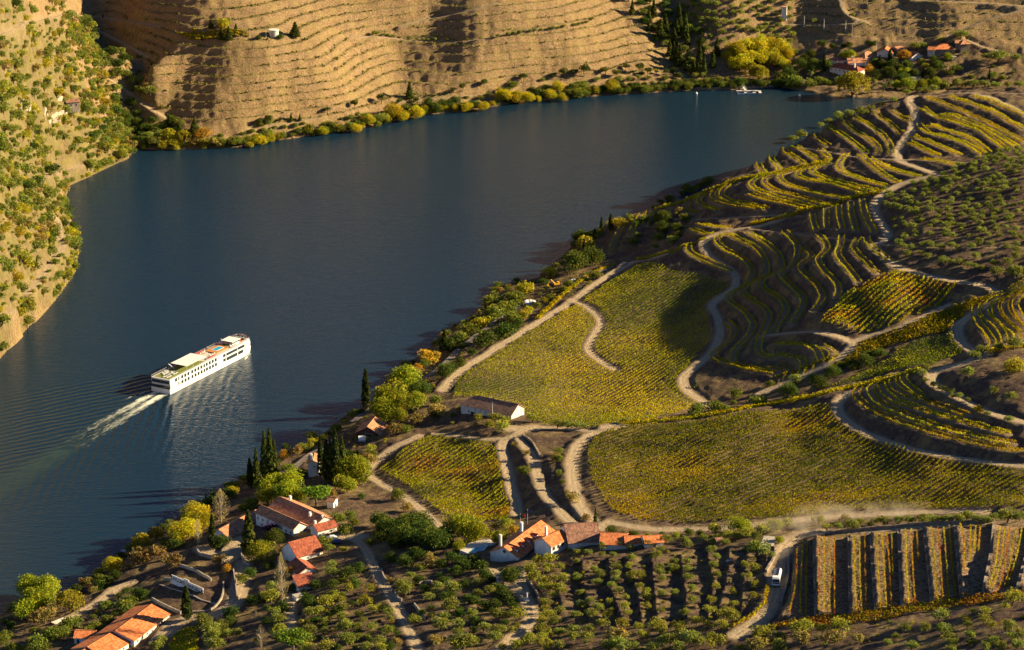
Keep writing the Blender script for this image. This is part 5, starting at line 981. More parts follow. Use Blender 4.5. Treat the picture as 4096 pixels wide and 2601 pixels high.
tall('A0', 'cypress', [(1482, 1015, 1155, 46, 'dark cypress where the lower path meets the shore trees'), (900, 118, 158, 12, 'tiny cypress beside the high path'), (1768, 310, 356, 16, 'tiny cypress at the edge of the knoll')])
tall('A0', 'conifer', [(1845, 170, 246, 60, 'round dark conifer left of the yellow tree on the knoll'), (2062, 205, 262, 40, 'small conifer right of the yellow tree on the knoll'), (1935, 250, 348, 70, 'left of two dark conifers on the knoll edge'), (2000, 235, 350, 75, 'right of two dark conifers on the knoll edge'), (1700, 1040, 1160, 110, 'grey green conifer above the orange shore trees'), (1570, 1060, 1150, 60, 'small conifer above the yellow willows')])
tall('A1', 'conifer', [(395, 195, 325, 110, 'big dark conifer right of the round tank'), (1395, 715, 865, 90, 'lone grey green conifer at the foot of the dark gully'), (360, 985, 1065, 40, 'small conifer in the shore track row, fourth tree'), (435, 995, 1060, 34, 'small conifer in the shore track row, fifth tree')])
tall('A2', 'conifer', [(1155, 0, 125, 60, 'dark conifer at the top edge beside the far gully'), (1400, 170, 340, 100, 'tall dark conifer in the far gully'), (1300, 90, 200, 70, 'conifer high in the far gully'), (1520, 250, 400, 90, 'broad conifer in the far gully beside the olives'), (1640, 430, 620, 110, 'shaggy conifer above the citrus row'), (1690, 520, 650, 60, 'narrow conifer above the citrus row'), (1785, 490, 660, 60, 'dark conifer left of the great golden trees'), (1550, 410, 560, 100, 'conifer at the foot of the far gully'), (1300, 190, 270, 60, 'small conifer beside the sandy clearing'), (1725, 530, 650, 40, 'reddish dying conifer among the dark ones')])
# river bank, near side
trees('E0', 'broad', [(300, 960, 230), (440, 960, 230), (370, 1080, 260), (250, 1170, 200)], 'tall bright yellow green poplar at the lower left shore', 'poplars at the lower left shore')
trees('E0', 'willow', [(665, 1070, 250)], 'weeping willow at the lower left shore'); trees('E0', 'willow', [(1335, 520, 190), (1465, 440, 150)], 'weeping willow above the moored boat', 'willows above the moored boat')
trees('E0', 'gold', [(1880, 310, 200), (1780, 390, 200), (1680, 440, 180), (1060, 740, 150), (1100, 700, 90)], 'golden yellow tree on the lower left bank', 'golden trees on the lower left bank')
trees('E0', 'brown', [(1320, 640, 210), (1460, 600, 160), (1620, 690, 170), (1210, 740, 70), (880, 960, 80), (420, 1200, 230), (2060, 680, 130)], 'dry brownish bush on the lower left bank', 'brown shrubs')
trees('E0', 'shrub', [(980, 870, 150), (1560, 510, 120), (1000, 1100, 110), (1180, 1100, 190), (1230, 1040, 120), (1085, 1180, 70), (1000, 1230, 110), (900, 1290, 120), (830, 1330, 120), (690, 1250, 180)], 'green garden bush beside the long orange roofed building', 'garden bushes beside the long orange roof')
trees('E0', 'shrub', [(500, 1370, 160), (590, 1340, 150), (320, 1340, 80), (60, 1380, 120), (30, 1430, 110), (340, 1460, 180), (400, 1480, 130), (880, 1210, 60), (920, 1160, 60), (190, 1510, 100), (100, 1480, 110), (620, 1290, 130)], 'green bush in the bottom left corner', 'bushes in the bottom left corner')
trees('E0', 'dshrub', [(950, 910, 110), (900, 940, 80), (1130, 1010, 70), (1190, 960, 80), (1300, 980, 120), (1650, 530, 130), (1300, 520, 90), (100, 1290, 90), (50, 1250, 80), (1080, 820, 100), (1350, 1000, 110)], 'dark bush in the shade of the lower left bank', 'dark bushes of the lower left bank')
trees('E0', 'olive', [(1940, 1270, 150), (1990, 1330, 160), (2000, 1400, 160), (2010, 1480, 150), (1900, 1220, 110), (2090, 1290, 120), (2100, 1380, 110), (1480, 1500, 120), (1510, 1440, 110)], 'grey green olive tree below the yard with the cypress', G_)
trees('E1', 'broad', [(850, 760, 230), (960, 730, 230), (1060, 720, 230), (1000, 840, 230), (820, 870, 200), (1120, 860, 180)], 'great yellow green leafy tree behind the old roofed house', 'great leafy trees behind the old roofs')
trees('E1', 'stone', [(1310, 860, 270)], 'domed bright green pine behind the old roofed house'); trees('E1', 'broad', [(1690, 620, 290), (1620, 740, 200)], 'large green tree right of the station house', 'green trees right of the station house')
trees('E1', 'almond', [(1265, 255, 130), (1870, 390, 110), (1240, 350, 90)], 'small round pale tree beside the railway', 'pale trees beside the railway')
trees('E1', 'orange', [(980, 430, 110)], 'orange tree right of the riverside conifers'); trees('E1', 'gold', [(90, 1060, 240), (470, 800, 110)], 'golden tree left of the old roofed wing', 'golden trees of the old wing')
trees('E1', 'brown', [(1130, 380, 130), (1880, 480, 130), (1480, 830, 120)], 'brown bush beside the railway', 'brown shrubs')
trees('E1', 'dshrub', [(300, 870, 200), (390, 840, 170), (210, 930, 130), (1010, 340, 80), (1640, 420, 130), (1720, 420, 110), (1780, 850, 80), (340, 1300, 170)], 'dark thick bush near the old roofs', 'dark bushes near the old roofs')
trees('E1', 'dark', [(1960, 1100, 200), (1990, 1190, 180)], 'dark round tree by the sandy parking yard', 'dark trees by the parking yard')
trees('E1', 'shrub', [(1180, 1010, 140), (1600, 1180, 150), (1390, 1060, 120), (1530, 1060, 130), (1660, 1040, 110), (1690, 1110, 100), (1860, 1310, 90), (640, 920, 150), (560, 960, 100), (1040, 580, 140), (1150, 600, 120), (990, 560, 90)], 'green bush between the old roofs and the lane', 'green bushes round the old roofs')
trees('C1', 'broad', [(560, 320, 300), (430, 520, 330), (370, 620, 260), (690, 540, 190), (500, 690, 150)], 'large bright yellow green tree right of the solitary cypress', 'bright trees right of the solitary cypress')
trees('C1', 'dark', [(720, 400, 190), (980, 200, 200), (1120, 130, 110), (560, 150, 110)], 'dark green bush beside the railway right of the cypress', 'dark bushes beside the railway')
trees('C1', 'orange', [(790, 70, 200), (700, 120 + 60, 90)], 'orange brown riverside bush above the bright trees', 'orange riverside bushes')
trees('C1', 'brown', [(870, 610, 180), (680, 700, 180), (640, 200, 130), (470, 810, 150), (180, 1090, 120), (1280, 760, 60), (2100, 1090, 110), (2240, 1480, 110), (1680, 960, 70), (1800, 1040, 80)], 'brown autumn bush around the white barn', 'brown shrubs')
trees('C1', 'shrub', [(870, 500, 130), (760, 130, 110), (1150, 590, 90), (860, 640, 120), (560, 790, 130), (1050, 660, 60), (1780, 1220, 120), (480, 1470, 150), (240, 1050, 90), (2130, 1100, 100), (2130, 1260, 60), (2160, 1340, 55)], 'green bush on the banks around the white barn', 'green bushes round the white barn')
trees('C1', 'almond', [(1310, 690, 95), (1480, 690, 130), (1430, 770, 110), (1550, 790, 150), (1580, 710, 100), (1040, 745, 40), (1860, 700, 120), (1910, 710, 80)], 'pale green almond tree in front of the white barn', 'almond trees in front of the white barn')
trees('C1', 'broad', [(60, 1250, 260)], 'large green tree left of the small dark vineyard')
trees('B1', 'shrub', [(2175, 310, 100), (2130, 430, 160), (2120, 545, 200), (1915, 690, 160), (1830, 750, 140), (1840, 980, 80), (2320, 390, 150), (2240, 480, 150), (1860, 820, 90), (2320, 460, 90), (2130, 350, 70)], 'green bush lining the river beside the railway', 'river bushes beside the railway')
trees('B1', 'yshrub', [(2030, 620, 160), (2380, 330, 110), (2220, 500, 130), (2380, 560, 90), (2300, 570, 110)], 'yellow green bush lining the river beside the railway', 'yellow river bushes beside the railway')
trees('B1', 'dshrub', [(2050, 770, 190), (2210, 700, 190), (1940, 890, 80), (1730, 830, 140), (2330, 640, 120)], 'dark olive green bush between railway and path', 'dark bushes between railway and path')
tall('B1', 'conifer', [(1700, 690, 880, 110, 'dark pointed tree over the water beside the railway')])
trees('B2', 'yshrub', [(440, 960, 130), (750, 700, 170), (230, 1090, 140), (250, 1290, 90), (400, 1200, 60), (1040, 510, 110), (1430, 470, 110)], 'yellow bush by the excavator track', 'yellow bushes by the river track')
trees('B2', 'dark', [(640, 870, 230), (790, 830, 180), (1425, 480, 140), (700, 640, 120), (1420, 570, 120), (1540, 570, 110)], 'dark rounded tree in the river gully', 'dark trees in the river gully')
trees('B2', 'shrub', [(820, 610, 90), (860, 600, 70), (1165, 680, 90), (1210, 625, 60), (1510, 665, 100), (1610, 480, 90), (780, 620, 90), (1380, 640, 90), (1560, 620, 80)], 'green bush on the steep river bank', 'green bushes of the steep bank')
trees('B2', 'shrub', [(130, 1170, 150), (50, 1270, 150), (100, 1350, 130), (600, 1050, 90), (550, 1100, 80), (440, 1170, 80), (320, 1240, 80), (820, 975, 100), (200, 1330, 80), (660, 700, 90), (720, 1010, 70), (1360, 730, 50)], 'green bush between the river track and the path', 'green bushes of the river track')
trees('B2', 'brown', [(390, 1000, 100), (1545, 560, 80)], 'greyish brown bush by the river track', 'brown shrubs')
trees('B2', 'shrub', [(1660, 205, 130), (1740, 200, 60), (1585, 270, 50), (1480, 320, 100), (1400, 340, 60), (1830, 160, 100), (1350, 390, 60), (1140, 475, 90), (1780, 180, 60)], 'green bush on the far brink of the long ridge', 'bushes along the ridge brink')
trees('A3', 'olive', [(610, 1095, 60), (690, 1065, 80), (770, 1030, 100), (870, 1000, 80), (980, 970, 100), (1060, 940, 60), (1150, 910, 60), (1250, 880, 60), (1370, 820, 70), (450, 1180, 90), (370, 1220, 80)], 'grey green bush along the skyline of the ridge', 'grey bushes along the ridge skyline')
trees('A3', 'olive', [(1600, 770, 80), (1700, 745, 80), (1800, 725, 80), (1880, 750, 60), (1950, 740, 80), (2050, 740, 80), (2150, 745, 80), (2250, 745, 70), (2350, 740, 80), (1540, 790, 70), (1480, 800, 60)], 'bush in the line behind the upper right terraces', 'bushes behind the upper right terraces')
trees('C3', 'dark', [(120, 615, 150), (420, 535, 160), (540, 450, 130), (840, 335, 150), (980, 262, 130), (720, 375, 130), (350, 500, 110), (880, 290, 90), (620, 380, 70)], 'dark green tree in the hollow behind the crest vines', 'dark trees in the hollow')
trees('C3', 'olive', [(1880, 290, 120), (1950, 255, 110), (2110, 215, 90), (2250, 180, 150), (200, 520, 110), (1815, 450, 120), (2060, 620, 90), (2225, 680, 100), (1480, 365, 60), (1410, 400, 90), (1375, 455, 90)], 'grey green tree beside the pale road at right', 'trees beside the pale road')
trees('C3', 'olive', [(1415, 520, 60), (1490, 565, 70), (1570, 595, 80), (1650, 635, 80), (1730, 670, 70), (1810, 705, 50), (1675, 675, 50), (2190, 890, 80), (2000, 835, 60)], 'small olive tree in the row edging the pale road', 'small olives edging the pale road')
trees('C3', 'yshrub', [(2235, 380, 180), (1910, 785, 100), (180, 480 + 60, 60)], 'yellow green bush near the right edge road', 'yellow bushes near the right edge road')
trees('C2', 'shrub', [(1490, 870, 160), (1680, 810, 180), (2110, 760, 170), (1900, 690, 130), (1870, 780, 60), (2250, 590, 90), (1800, 840, 80)], 'green bush where the winding road meets the vineyard', 'bushes where the winding road ends')
trees('C2', 'olive', [(80, 1020, 100), (180, 1020, 90), (270, 1025, 75), (345, 1030, 80), (90, 1280, 100), (60, 1340, 80), (770, 970, 70), (90, 1500, 60)], 'olive bush at the lower edge of the riverside vineyard', 'olive bushes below the riverside vineyard')
trees('B3', 'olive', [(1300, 700, 70), (1335, 735, 80), (1410, 740, 60), (1500, 720, 55), (1565, 725, 75), (1660, 735, 80), (1765, 720, 70), (1815, 750, 60), (1380, 795, 80), (1500, 795, 65), (1555, 820, 70), (1690, 855, 90)], 'olive tree low on the olive hill, left part', 'olive trees low on the olive hill')
trees('B3', 'olive', [(1760, 862, 60), (1830, 865, 75), (1900, 895, 70), (1960, 905, 60), (1970, 820, 75), (2030, 925, 65), (2150, 945, 110), (2255, 865, 85), (2140, 880, 75), (2320, 825, 80), (2000, 700, 80), (1930, 735, 70)], 'olive tree low on the olive hill, middle part', 'olive trees low on the olive hill')
trees('B3', 'olive', [(2310, 965, 140), (2100, 705, 60), (2330, 712, 60), (2320, 765, 80), (2240, 740, 60), (1170, 225, 50)], 'olive tree low on the olive hill, right part', 'olive trees low on the olive hill')
# far shore
trees('A0', 'willow', [(1480, 1200, 130), (1600, 1200, 140)], 'yellow weeping tree at the mouth of the left gully', 'yellow weeping trees at the gully mouth'); trees('A0', 'orange', [(1770, 1170, 150)], 'orange poplar at the mouth of the left gully')
trees('A0', 'dark', [(1340, 1150, 130), (1420, 1110, 90), (1200, 1060, 90), (1230, 1230, 90), (1180, 1220, 80)], 'green tree at the mouth of the left gully', 'green trees at the gully mouth')
trees('A0', 'brown', [(1870, 1240, 120), (1790, 1250, 90), (1680, 1240, 110)], 'grey brown bush on the far left shore', 'brown shrubs')
trees('A0', 'yshrub', [(2290, 1215, 110), (2180, 1265, 70), (1540, 1290, 60), (1960, 200, 110)], 'golden shrub on the far left shore and knoll', 'golden shrubs on the far left shore')
trees('A0', 'shrub', [(2060, 1210, 120), (1930, 1180, 50), (2205, 1140, 50), (2300, 1130, 45), (2125, 1160, 45), (2350, 1060, 70), (2270, 1085, 60), (2260, 325, 50), (2000, 1230, 60)], 'green shrub on the far left shore', 'green shrubs on the far left shore')
trees('A1', 'gold', [(80, 1225, 110), (170, 1210, 90), (640, 1155, 85), (1260, 975, 150), (1340, 1030, 90), (1450, 990, 120), (1030, 1060, 110), (930, 1125, 90), (1190, 1050, 60), (1790, 955, 60), (1890, 935, 100), (2040, 935, 95)], 'golden willow on the far shore left of the bend', 'golden willows on the far shore')
trees('A1', 'shrub', [(680, 1075, 95), (740, 1110, 110), (800, 1120, 90), (880, 1105, 90), (1000, 1010, 110), (1110, 1030, 110), (1190, 1000, 90), (1410, 950, 100), (1360, 930, 90), (880, 1020, 70), (1520, 970, 90), (1110, 1080, 70)], 'green bush on the far shore left of the bend', 'green bushes on the far shore')
trees('A1', 'dark', [(1600, 935, 140), (1680, 905, 100), (1560, 890, 90), (1450, 870, 45), (1405, 890, 45), (1305, 880, 50), (1180, 1060, 60), (1800, 880, 90), (1740, 900, 80)], 'dark bush on the far shore at the gully foot', 'dark bushes on the far shore')
trees('A1', 'pine', [(85, 1085, 55), (172, 1060, 65), (265, 1055, 36), (680, 975, 55), (915, 930, 62), (1150, 885, 75), (1860, 780, 60), (2045, 745, 62), (1780, 800, 50)], 'small dark pine along the far shore track', 'small pines along the far shore track')
trees('A1', 'shrub', [(20, 1140, 50), (115, 1130, 45), (215, 1115, 45), (303, 1105, 48), (397, 1095, 52), (467, 1078, 40), (945, 990, 40), (800, 1030, 40), (2090, 820, 50), (2010, 850, 60), (1890, 850, 40)], 'small round bush along the far shore track', 'small bushes along the far shore track')
trees('A1', 'gold', [(2230, 850, 130), (2330, 860, 120), (2180, 800, 60)], 'golden willow right of the far beach', 'golden willows right of the far beach')
trees('A2', 'gold', [(30, 850, 120), (140, 860, 110), (230, 855, 120), (430, 830, 110), (510, 765, 110), (990, 765, 110), (760, 790, 70), (820, 785, 80), (330, 865, 60), (540, 860, 80), (1050, 800, 50)], 'golden willow on the far shore below the spur', 'golden willows below the spur')
trees('A2', 'shrub', [(120, 730, 90), (600, 790, 110), (660, 740, 130), (720, 740, 110), (690, 800, 120), (900, 760, 80), (350, 790, 90), (640, 820, 80), (400, 760, 70), (280, 770, 50), (60, 780, 60)], 'fresh green bush on the far shore below the spur', 'fresh green bushes below the spur')
trees('A2', 'pine', [(205, 695, 70), (460, 680, 50), (555, 655, 70), (650, 650, 60), (735, 635, 90), (920, 635, 70), (1020, 660, 70), (1100, 600, 60), (1215, 615, 75), (1290, 640, 60), (1370, 640, 36), (1455, 650, 50)], 'dark pine on the track below the spur', 'dark pines below the spur')
trees('A2', 'dark', [(1520, 620, 60), (1560, 665, 60), (1240, 640, 50), (1440, 680, 60)], 'dark tree above the citrus row', 'dark trees above the citrus row')
trees('A2', 'olive', [(1130, 690, 60), (1210, 680, 50), (1040, 695, 70), (845, 695, 60), (1300, 680, 55), (1700, 660, 60), (1770, 660, 50), (375, 700, 40)], 'pale bush between the pines below the spur', 'pale bushes below the spur')
trees('A2', 'dshrub', [(1070, 745, 60), (1130, 742, 50), (1200, 738, 60), (1265, 735, 60), (1330, 735, 55), (1390, 728, 60), (1440, 725, 50), (1500, 718, 60), (1560, 715, 60), (1620, 710, 65), (1680, 708, 65)], 'dark green citrus tree in the row behind the far quay, left half', 'citrus trees behind the far quay')
trees('A2', 'shrub', [(1740, 705, 65), (1800, 700, 60), (1850, 692, 60), (1910, 690, 70), (1980, 690, 60), (2040, 715, 50), (2150, 710, 60), (2200, 705, 50), (1940, 720, 50), (1830, 720, 50)], 'green citrus tree in the row behind the far quay, right half', 'citrus trees behind the far quay')
trees('A2', 'gold', [(2070, 450, 170), (2160, 420, 160), (2260, 420, 170), (2360, 420, 170), (2100, 560, 170), (2310, 510, 160), (2200, 520, 170), (1990, 500, 90)], 'great golden tree of the far plane grove, left side', 'great golden trees of the far grove')
trees('A2', 'willow', [(2270, 650, 150), (2190, 620, 130)], 'yellow weeping willow at the far quay', 'willows at the far quay')
trees('A3', 'gold', [(250, 430, 170), (320, 470, 130), (150, 440, 150), (200, 520, 150), (300, 560, 110), (90, 500, 130)], 'great golden tree of the far plane grove, right side', 'great golden trees of the far grove')
trees('A3', 'willow', [(900, 745, 270), (70, 640, 160)], 'broad golden willow leaning over the far water', 'broad golden willows over the far water')
trees('A3', 'palm', [(530, 655, 90), (490, 620, 80), (410, 625, 90), (1080, 720, 95), (1040, 705, 80), (1220, 750, 90), (1170, 775, 80)], 'feathery palm beside the far riverside houses', 'palms beside the far houses')
trees('A3', 'dark', [(630, 375, 70), (720, 405, 50), (820, 400, 45), (860, 388, 60), (1040, 378, 50), (1090, 380, 60), (540, 470, 70), (480, 500, 80), (440, 560, 110), (560, 580, 130), (660, 570, 110), (340, 640, 120)], 'dark green tree in the terraced gardens left of the orange roofs', 'dark garden trees of the far hamlet')
trees('A3', 'dark', [(1100, 545, 90), (1160, 570, 90), (1250, 575, 110), (1310, 600, 90), (1370, 570, 90), (1640, 590, 110), (1600, 520, 80), (1440, 655, 90), (1210, 640, 110), (1340, 690, 100), (1100, 650, 100), (1580, 640, 100)], 'dark green tree in the orchard below the hamlet', 'dark orchard trees of the far hamlet')
trees('A3', 'broad', [(820, 490, 80), (880, 492, 80), (1735, 500, 80), (1530, 580, 60), (1500, 540, 50), (1320, 635, 60), (1370, 635, 60), (1280, 750, 90), (1380, 745, 110), (1490, 745, 90), (1560, 740, 80), (1620, 735, 90)], 'light green tree below the far hamlet', 'light green trees of the far hamlet')
trees('A3', 'orange', [(1345, 480, 110), (1040, 610, 80)], 'orange brown tree beside the far houses', 'orange trees of the far hamlet')
trees('A3', 'shrub', [(600, 700, 90), (680, 715, 80), (380, 700, 130), (270, 660, 100), (520, 720, 100), (780, 700, 90), (1690, 720, 60), (1750, 620, 80), (1800, 600, 90), (1940, 660, 60), (2120, 660, 80), (2200, 670, 70)], 'green shrub on the far bank below the hamlet', 'green shrubs below the far hamlet')
trees('A3', 'olive', [(2165, 515, 140), (1840, 300, 110), (1420, 650, 90), (560, 185, 50), (900, 130, 40), (2330, 500, 80), (1880, 470, 40), (1440, 400, 90), (1510, 400, 60), (2060, 500, 70), (1680, 350, 60)], 'grey green tree on the slope around the far hamlet', 'grey green trees round the far hamlet')
trees('A1', 'olive', [(1100, 300, 60), (1170, 310, 34), (1210, 313, 38), (1250, 320, 34), (1310, 328, 25), (1385, 335, 34), (1415, 338, 34), (1460, 345, 34), (1510, 345, 36), (1555, 350, 30), (1615, 348, 38), (1730, 350, 34), (1900, 350, 28), (2010, 340, 30), (2110, 325, 28), (2165, 318, 40), (2255, 300, 36), (2302, 292, 36), (2350, 285, 36)], 'tiny olive tree in the row along the high far track', 'tiny olives along the high far track', low=.3)
trees('A2', 'olive', [(70, 303, 38), (120, 293, 36), (170, 287, 36), (210, 278, 32), (265, 272, 40), (310, 265, 36), (360, 262, 34), (415, 258, 28), (465, 247, 38), (510, 245, 36), (560, 232, 34), (650, 220, 34), (690, 218, 36), (725, 207, 30), (760, 195, 32), (800, 170, 34)], 'tiny olive tree in the row on the right part of the high far track', 'tiny olives along the high far track', low=.3)
trees('A1', 'dshrub', [(75, 325, 50), (262, 320, 60)], 'dark bush beside the round tank', 'bushes beside the round tank')
for (x0, x1), nm_, kk in (((318, 640), 'left of the first shore bend', ['dshrub', 'shrub', 'yshrub', 'olive']), ((640, 1000), 'under the tank hill', ['shrub', 'yshrub', 'olive', 'dshrub']), ((1000, 1450), 'below the terraced spur', ['yshrub', 'shrub', 'dshrub', 'gold']), ((1450, 1880), 'along the far quay', ['dshrub', 'shrub', 'shrub', 'dark'])):
    sh = [(q[0], q[1]) for q in SHORE_FAR]
    xs = np.arange(x0, x1, 8.0); bx = [v[0] / 1.701 for v in sh[13:]]; by = [v[1] / 1.701 for v in sh[13:]]
    for x in xs:
        if random.random() < .25: continue
        y = np.interp(x, bx, by) - random.uniform(1, 9); h_ = hit_many(S('V', [(x, y)]))[0]
        kd = random.choice(kk)
        if h_[2] > 0.15: put_tree(kd, h_, random.uniform(4, 8.5), label={'shrub': 'fresh green', 'olive': 'grey green', 'yshrub': 'golden yellow', 'dshrub': 'dark green', 'dark': 'very dark', 'gold': 'golden'}[kd] + ' shore bush ' + nm_, group='bushes on the far shore ' + nm_)
for i_ in range(len(SHORE_NEAR) - 1):
    a_, b_ = SHORE_NEAR[i_], SHORE_NEAR[i_ + 1]
    if a_[0] < -40 or a_[0] > 1540 * 1.701: continue
    n_ = max(1, int(math.hypot(b_[0] - a_[0], b_[1] - a_[1]) / 22))
    for k_ in range(n_):
        t = (k_ + random.random()) / n_; x, y = a_[0] + (b_[0] - a_[0]) * t + random.uniform(0, 26), a_[1] + (b_[1] - a_[1]) * t + random.uniform(2, 24)
        h_ = hit_many([(x, y)])[0]
        if h_[2] > .2 and random.random() < .8:
            kd = random.choice(['dshrub', 'shrub', 'dshrub', 'olive', 'yshrub', 'brown']); zn = 'below the sign terraces' if x < 900 else 'by the station house' if x < 1450 else 'beside the railway' if x < 2050 else 'below the ridge'
            put_tree(kd, h_, random.uniform(2.5, 5), label=LOOK[kd] + ' river bank bush ' + zn, group='bushes on the near river bank ' + zn)
for p in scatter_pts([('E2', [(900, 830), (1240, 640), (1560, 640), (1900, 950), (2150, 1400), (2160, 1529), (300, 1529), (500, 1000)]), ('E3', [(60, 1529), (60, 900), (200, 650), (800, 700), (1000, 1050), (1150, 1250), (900, 1480)])][:1], 8.5, 31, .8) + scatter_pts([('E3', [(60, 1529), (60, 900), (200, 650), (800, 700), (1000, 1050), (1100, 1250), (900, 1480)])], 7.5, 32, .8):
    kd = random.choice(['dshrub', 'olive', 'dshrub', 'shrub']); put_tree(kd, p, random.uniform(2.6, 4.2), label=LOOK[kd] + ' garden shrub among the lower olive trees', group='garden shrubs among the lower olive trees')
# wild scrub of the left bank: individual shrubs, the finer brush as one mass
LB = [('V', [(0, -20), (60, -30), (150, 20), (212, 70), (240, 160), (285, 260), (325, 345), (300, 372), (200, 418), (140, 440), (150, 485), (185, 560), (176, 640), (130, 700), (60, 770), (0, 835)])]
def ZONE(p):
    y = project(p[0], p[1], p[2])[1] / 1.701
    return 'high above the ruins' if y < 130 and p[0] < -215 else 'by the upper ravine' if y < 130 else 'above the ruins' if y < 235 else 'below the ruins' if y < 330 else 'above the bay' if y < 430 else 'beside the track' if y < 560 else 'by the lower track' if y < 680 else 'at the lowest corner'
kinds_ = ['shrub', 'olive', 'shrub', 'olive', 'yshrub', 'almond', 'brown', 'dshrub', 'olive']
P_ = scatter_pts(LB, 4.3, 5); random.shuffle(P_)
sy_ = [project(p[0], p[1], p[2])[1] for p in P_]
for n_, p in enumerate(P_[:280]):
    kd = random.choice(kinds_); lowp = sy_[n_] > 1000
    put_tree(kd if not (lowp and kd == 'brown') else 'yshrub', p, random.uniform(4.5, 9.5), label=LOOK[kd if not (lowp and kd == 'brown') else 'yshrub'] + ' wild shrub on the left bank ' + ZONE(p), group='wild shrubs of the steep left bank')
rest = [(random.choice(['shrub', 'olive', 'yshrub', 'brown']), p, random.uniform(1.8, 4.6)) for p in scatter_pts(LB, 2.6, 6, 0.9)]
rest += [('shrub', p, random.uniform(4, 7)) for p in P_[280:]]
GU = [('V', [(190, 60), (215, 60), (330, 190), (395, 280), (480, 330), (330, 340), (260, 200)])]
for p in scatter_pts(GU, 6.5, 7):
    kd = random.choice(['dark', 'dshrub', 'shrub', 'olive']); put_tree(kd, p, random.uniform(6, 9), label=LOOK[kd] + ' gully bush left of the tank hill, ' + ('upper part' if project(*p)[1] < 260 else 'lower part'), group='dark trees of the shaded left gully')
rest += [(random.choice(['dshrub', 'brown']), p, random.uniform(2, 4)) for p in scatter_pts(GU, 5, 8, .7)]
G2 = [('V', [(1470, 0), (1560, 0), (1620, 60), (1690, 130), (1690, 175), (1600, 165), (1540, 90)])]
for p in scatter_pts(G2, 7.0, 9):
    kd = random.choice(['dark', 'dshrub', 'olive', 'conifer']); put_tree(kd, p, random.uniform(5.5, 8), label=LOOK[kd] + ' gully tree right of the terraced spur, ' + ('upper part' if project(*p)[1] < 130 else 'lower part'), group='dark trees of the far gully')
merged('scrub', 'low wild brush filling in between the shrubs of the banks', 'scrub', rest)
OH = [('V', [(1560, 0), (1860, 0), (1860, 60), (1870, 130), (1700, 110), (1640, 80)])]
OG = [('B3', [(1640, 110), (1900, 0), (2120, -60), (2450, -120), (2450, 700), (1300, 690), (1230, 560), (1160, 420), (1200, 300), (1420, 190)])]
gro = [('olive', p, random.uniform(4.0, 6.2)) for p in scatter_pts(OH, 5.2, 10, .95)] + [('olive', p, random.uniform(2.6, 4.6)) for p in scatter_pts(OG, 4.9, 11, .95)]
offr = np.array([(205, 700), (290, 900), (400, 1300), (520, 1750), (455, 1750), (300, 1400), (262, 1250), (222, 1000), (182, 830), (160, 700)], float)
gro += [(random.choice(['olive', 'olive', 'shrub', 'brown']), p, random.uniform(2.4, 5.2)) for p in scatter_pts(offr, 5.2, 21, .9)]
merged('olive_grove', 'countless small olive trees spread over the olive hill and the far olive slope', 'olive grove', gro)
EDG = [('E2', [(900, 830), (1240, 640), (1560, 640), (1900, 950), (2150, 1400), (2160, 1529), (820, 1529), (860, 1200)])]
low_ = [(random.choice(['dshrub', 'dshrub', 'shrub', 'brown']), p, random.uniform(.9, 2.6)) for p in scatter_pts(EDG, 3.4, 12, .6)]
low_ += [(random.choice(['brown', 'yshrub', 'shrub']), p, random.uniform(.6, 1.8)) for p in scatter_pts([('V', [(700, 1130), (860, 980), (1000, 850), (1200, 690), (1440, 630), (1400, 690), (1200, 800), (1000, 940), (900, 1050), (820, 1150)])], 2.6, 13, .6)]
low_ += [(random.choice(['brown', 'yshrub', 'shrub']), p, random.uniform(.6, 1.5)) for p in scatter_pts([('V', [(1330, 1290), (1850, 1290), (1800, 1480), (2408, 1440), (2408, 1529), (1250, 1529)])], 3.4, 14, .5)]
low_ += [(random.choice(['dshrub', 'shrub', 'brown']), p, random.uniform(1.5, 3.2)) for p in scatter_pts([('V', [(1880, 190), (1900, 150), (2100, 140), (2408, 160), (2408, 200), (2100, 215)])], 6, 15, .7)]
merged('undergrowth', 'weeds and low brush scattered over the near slopes', 'undergrowth', low_)
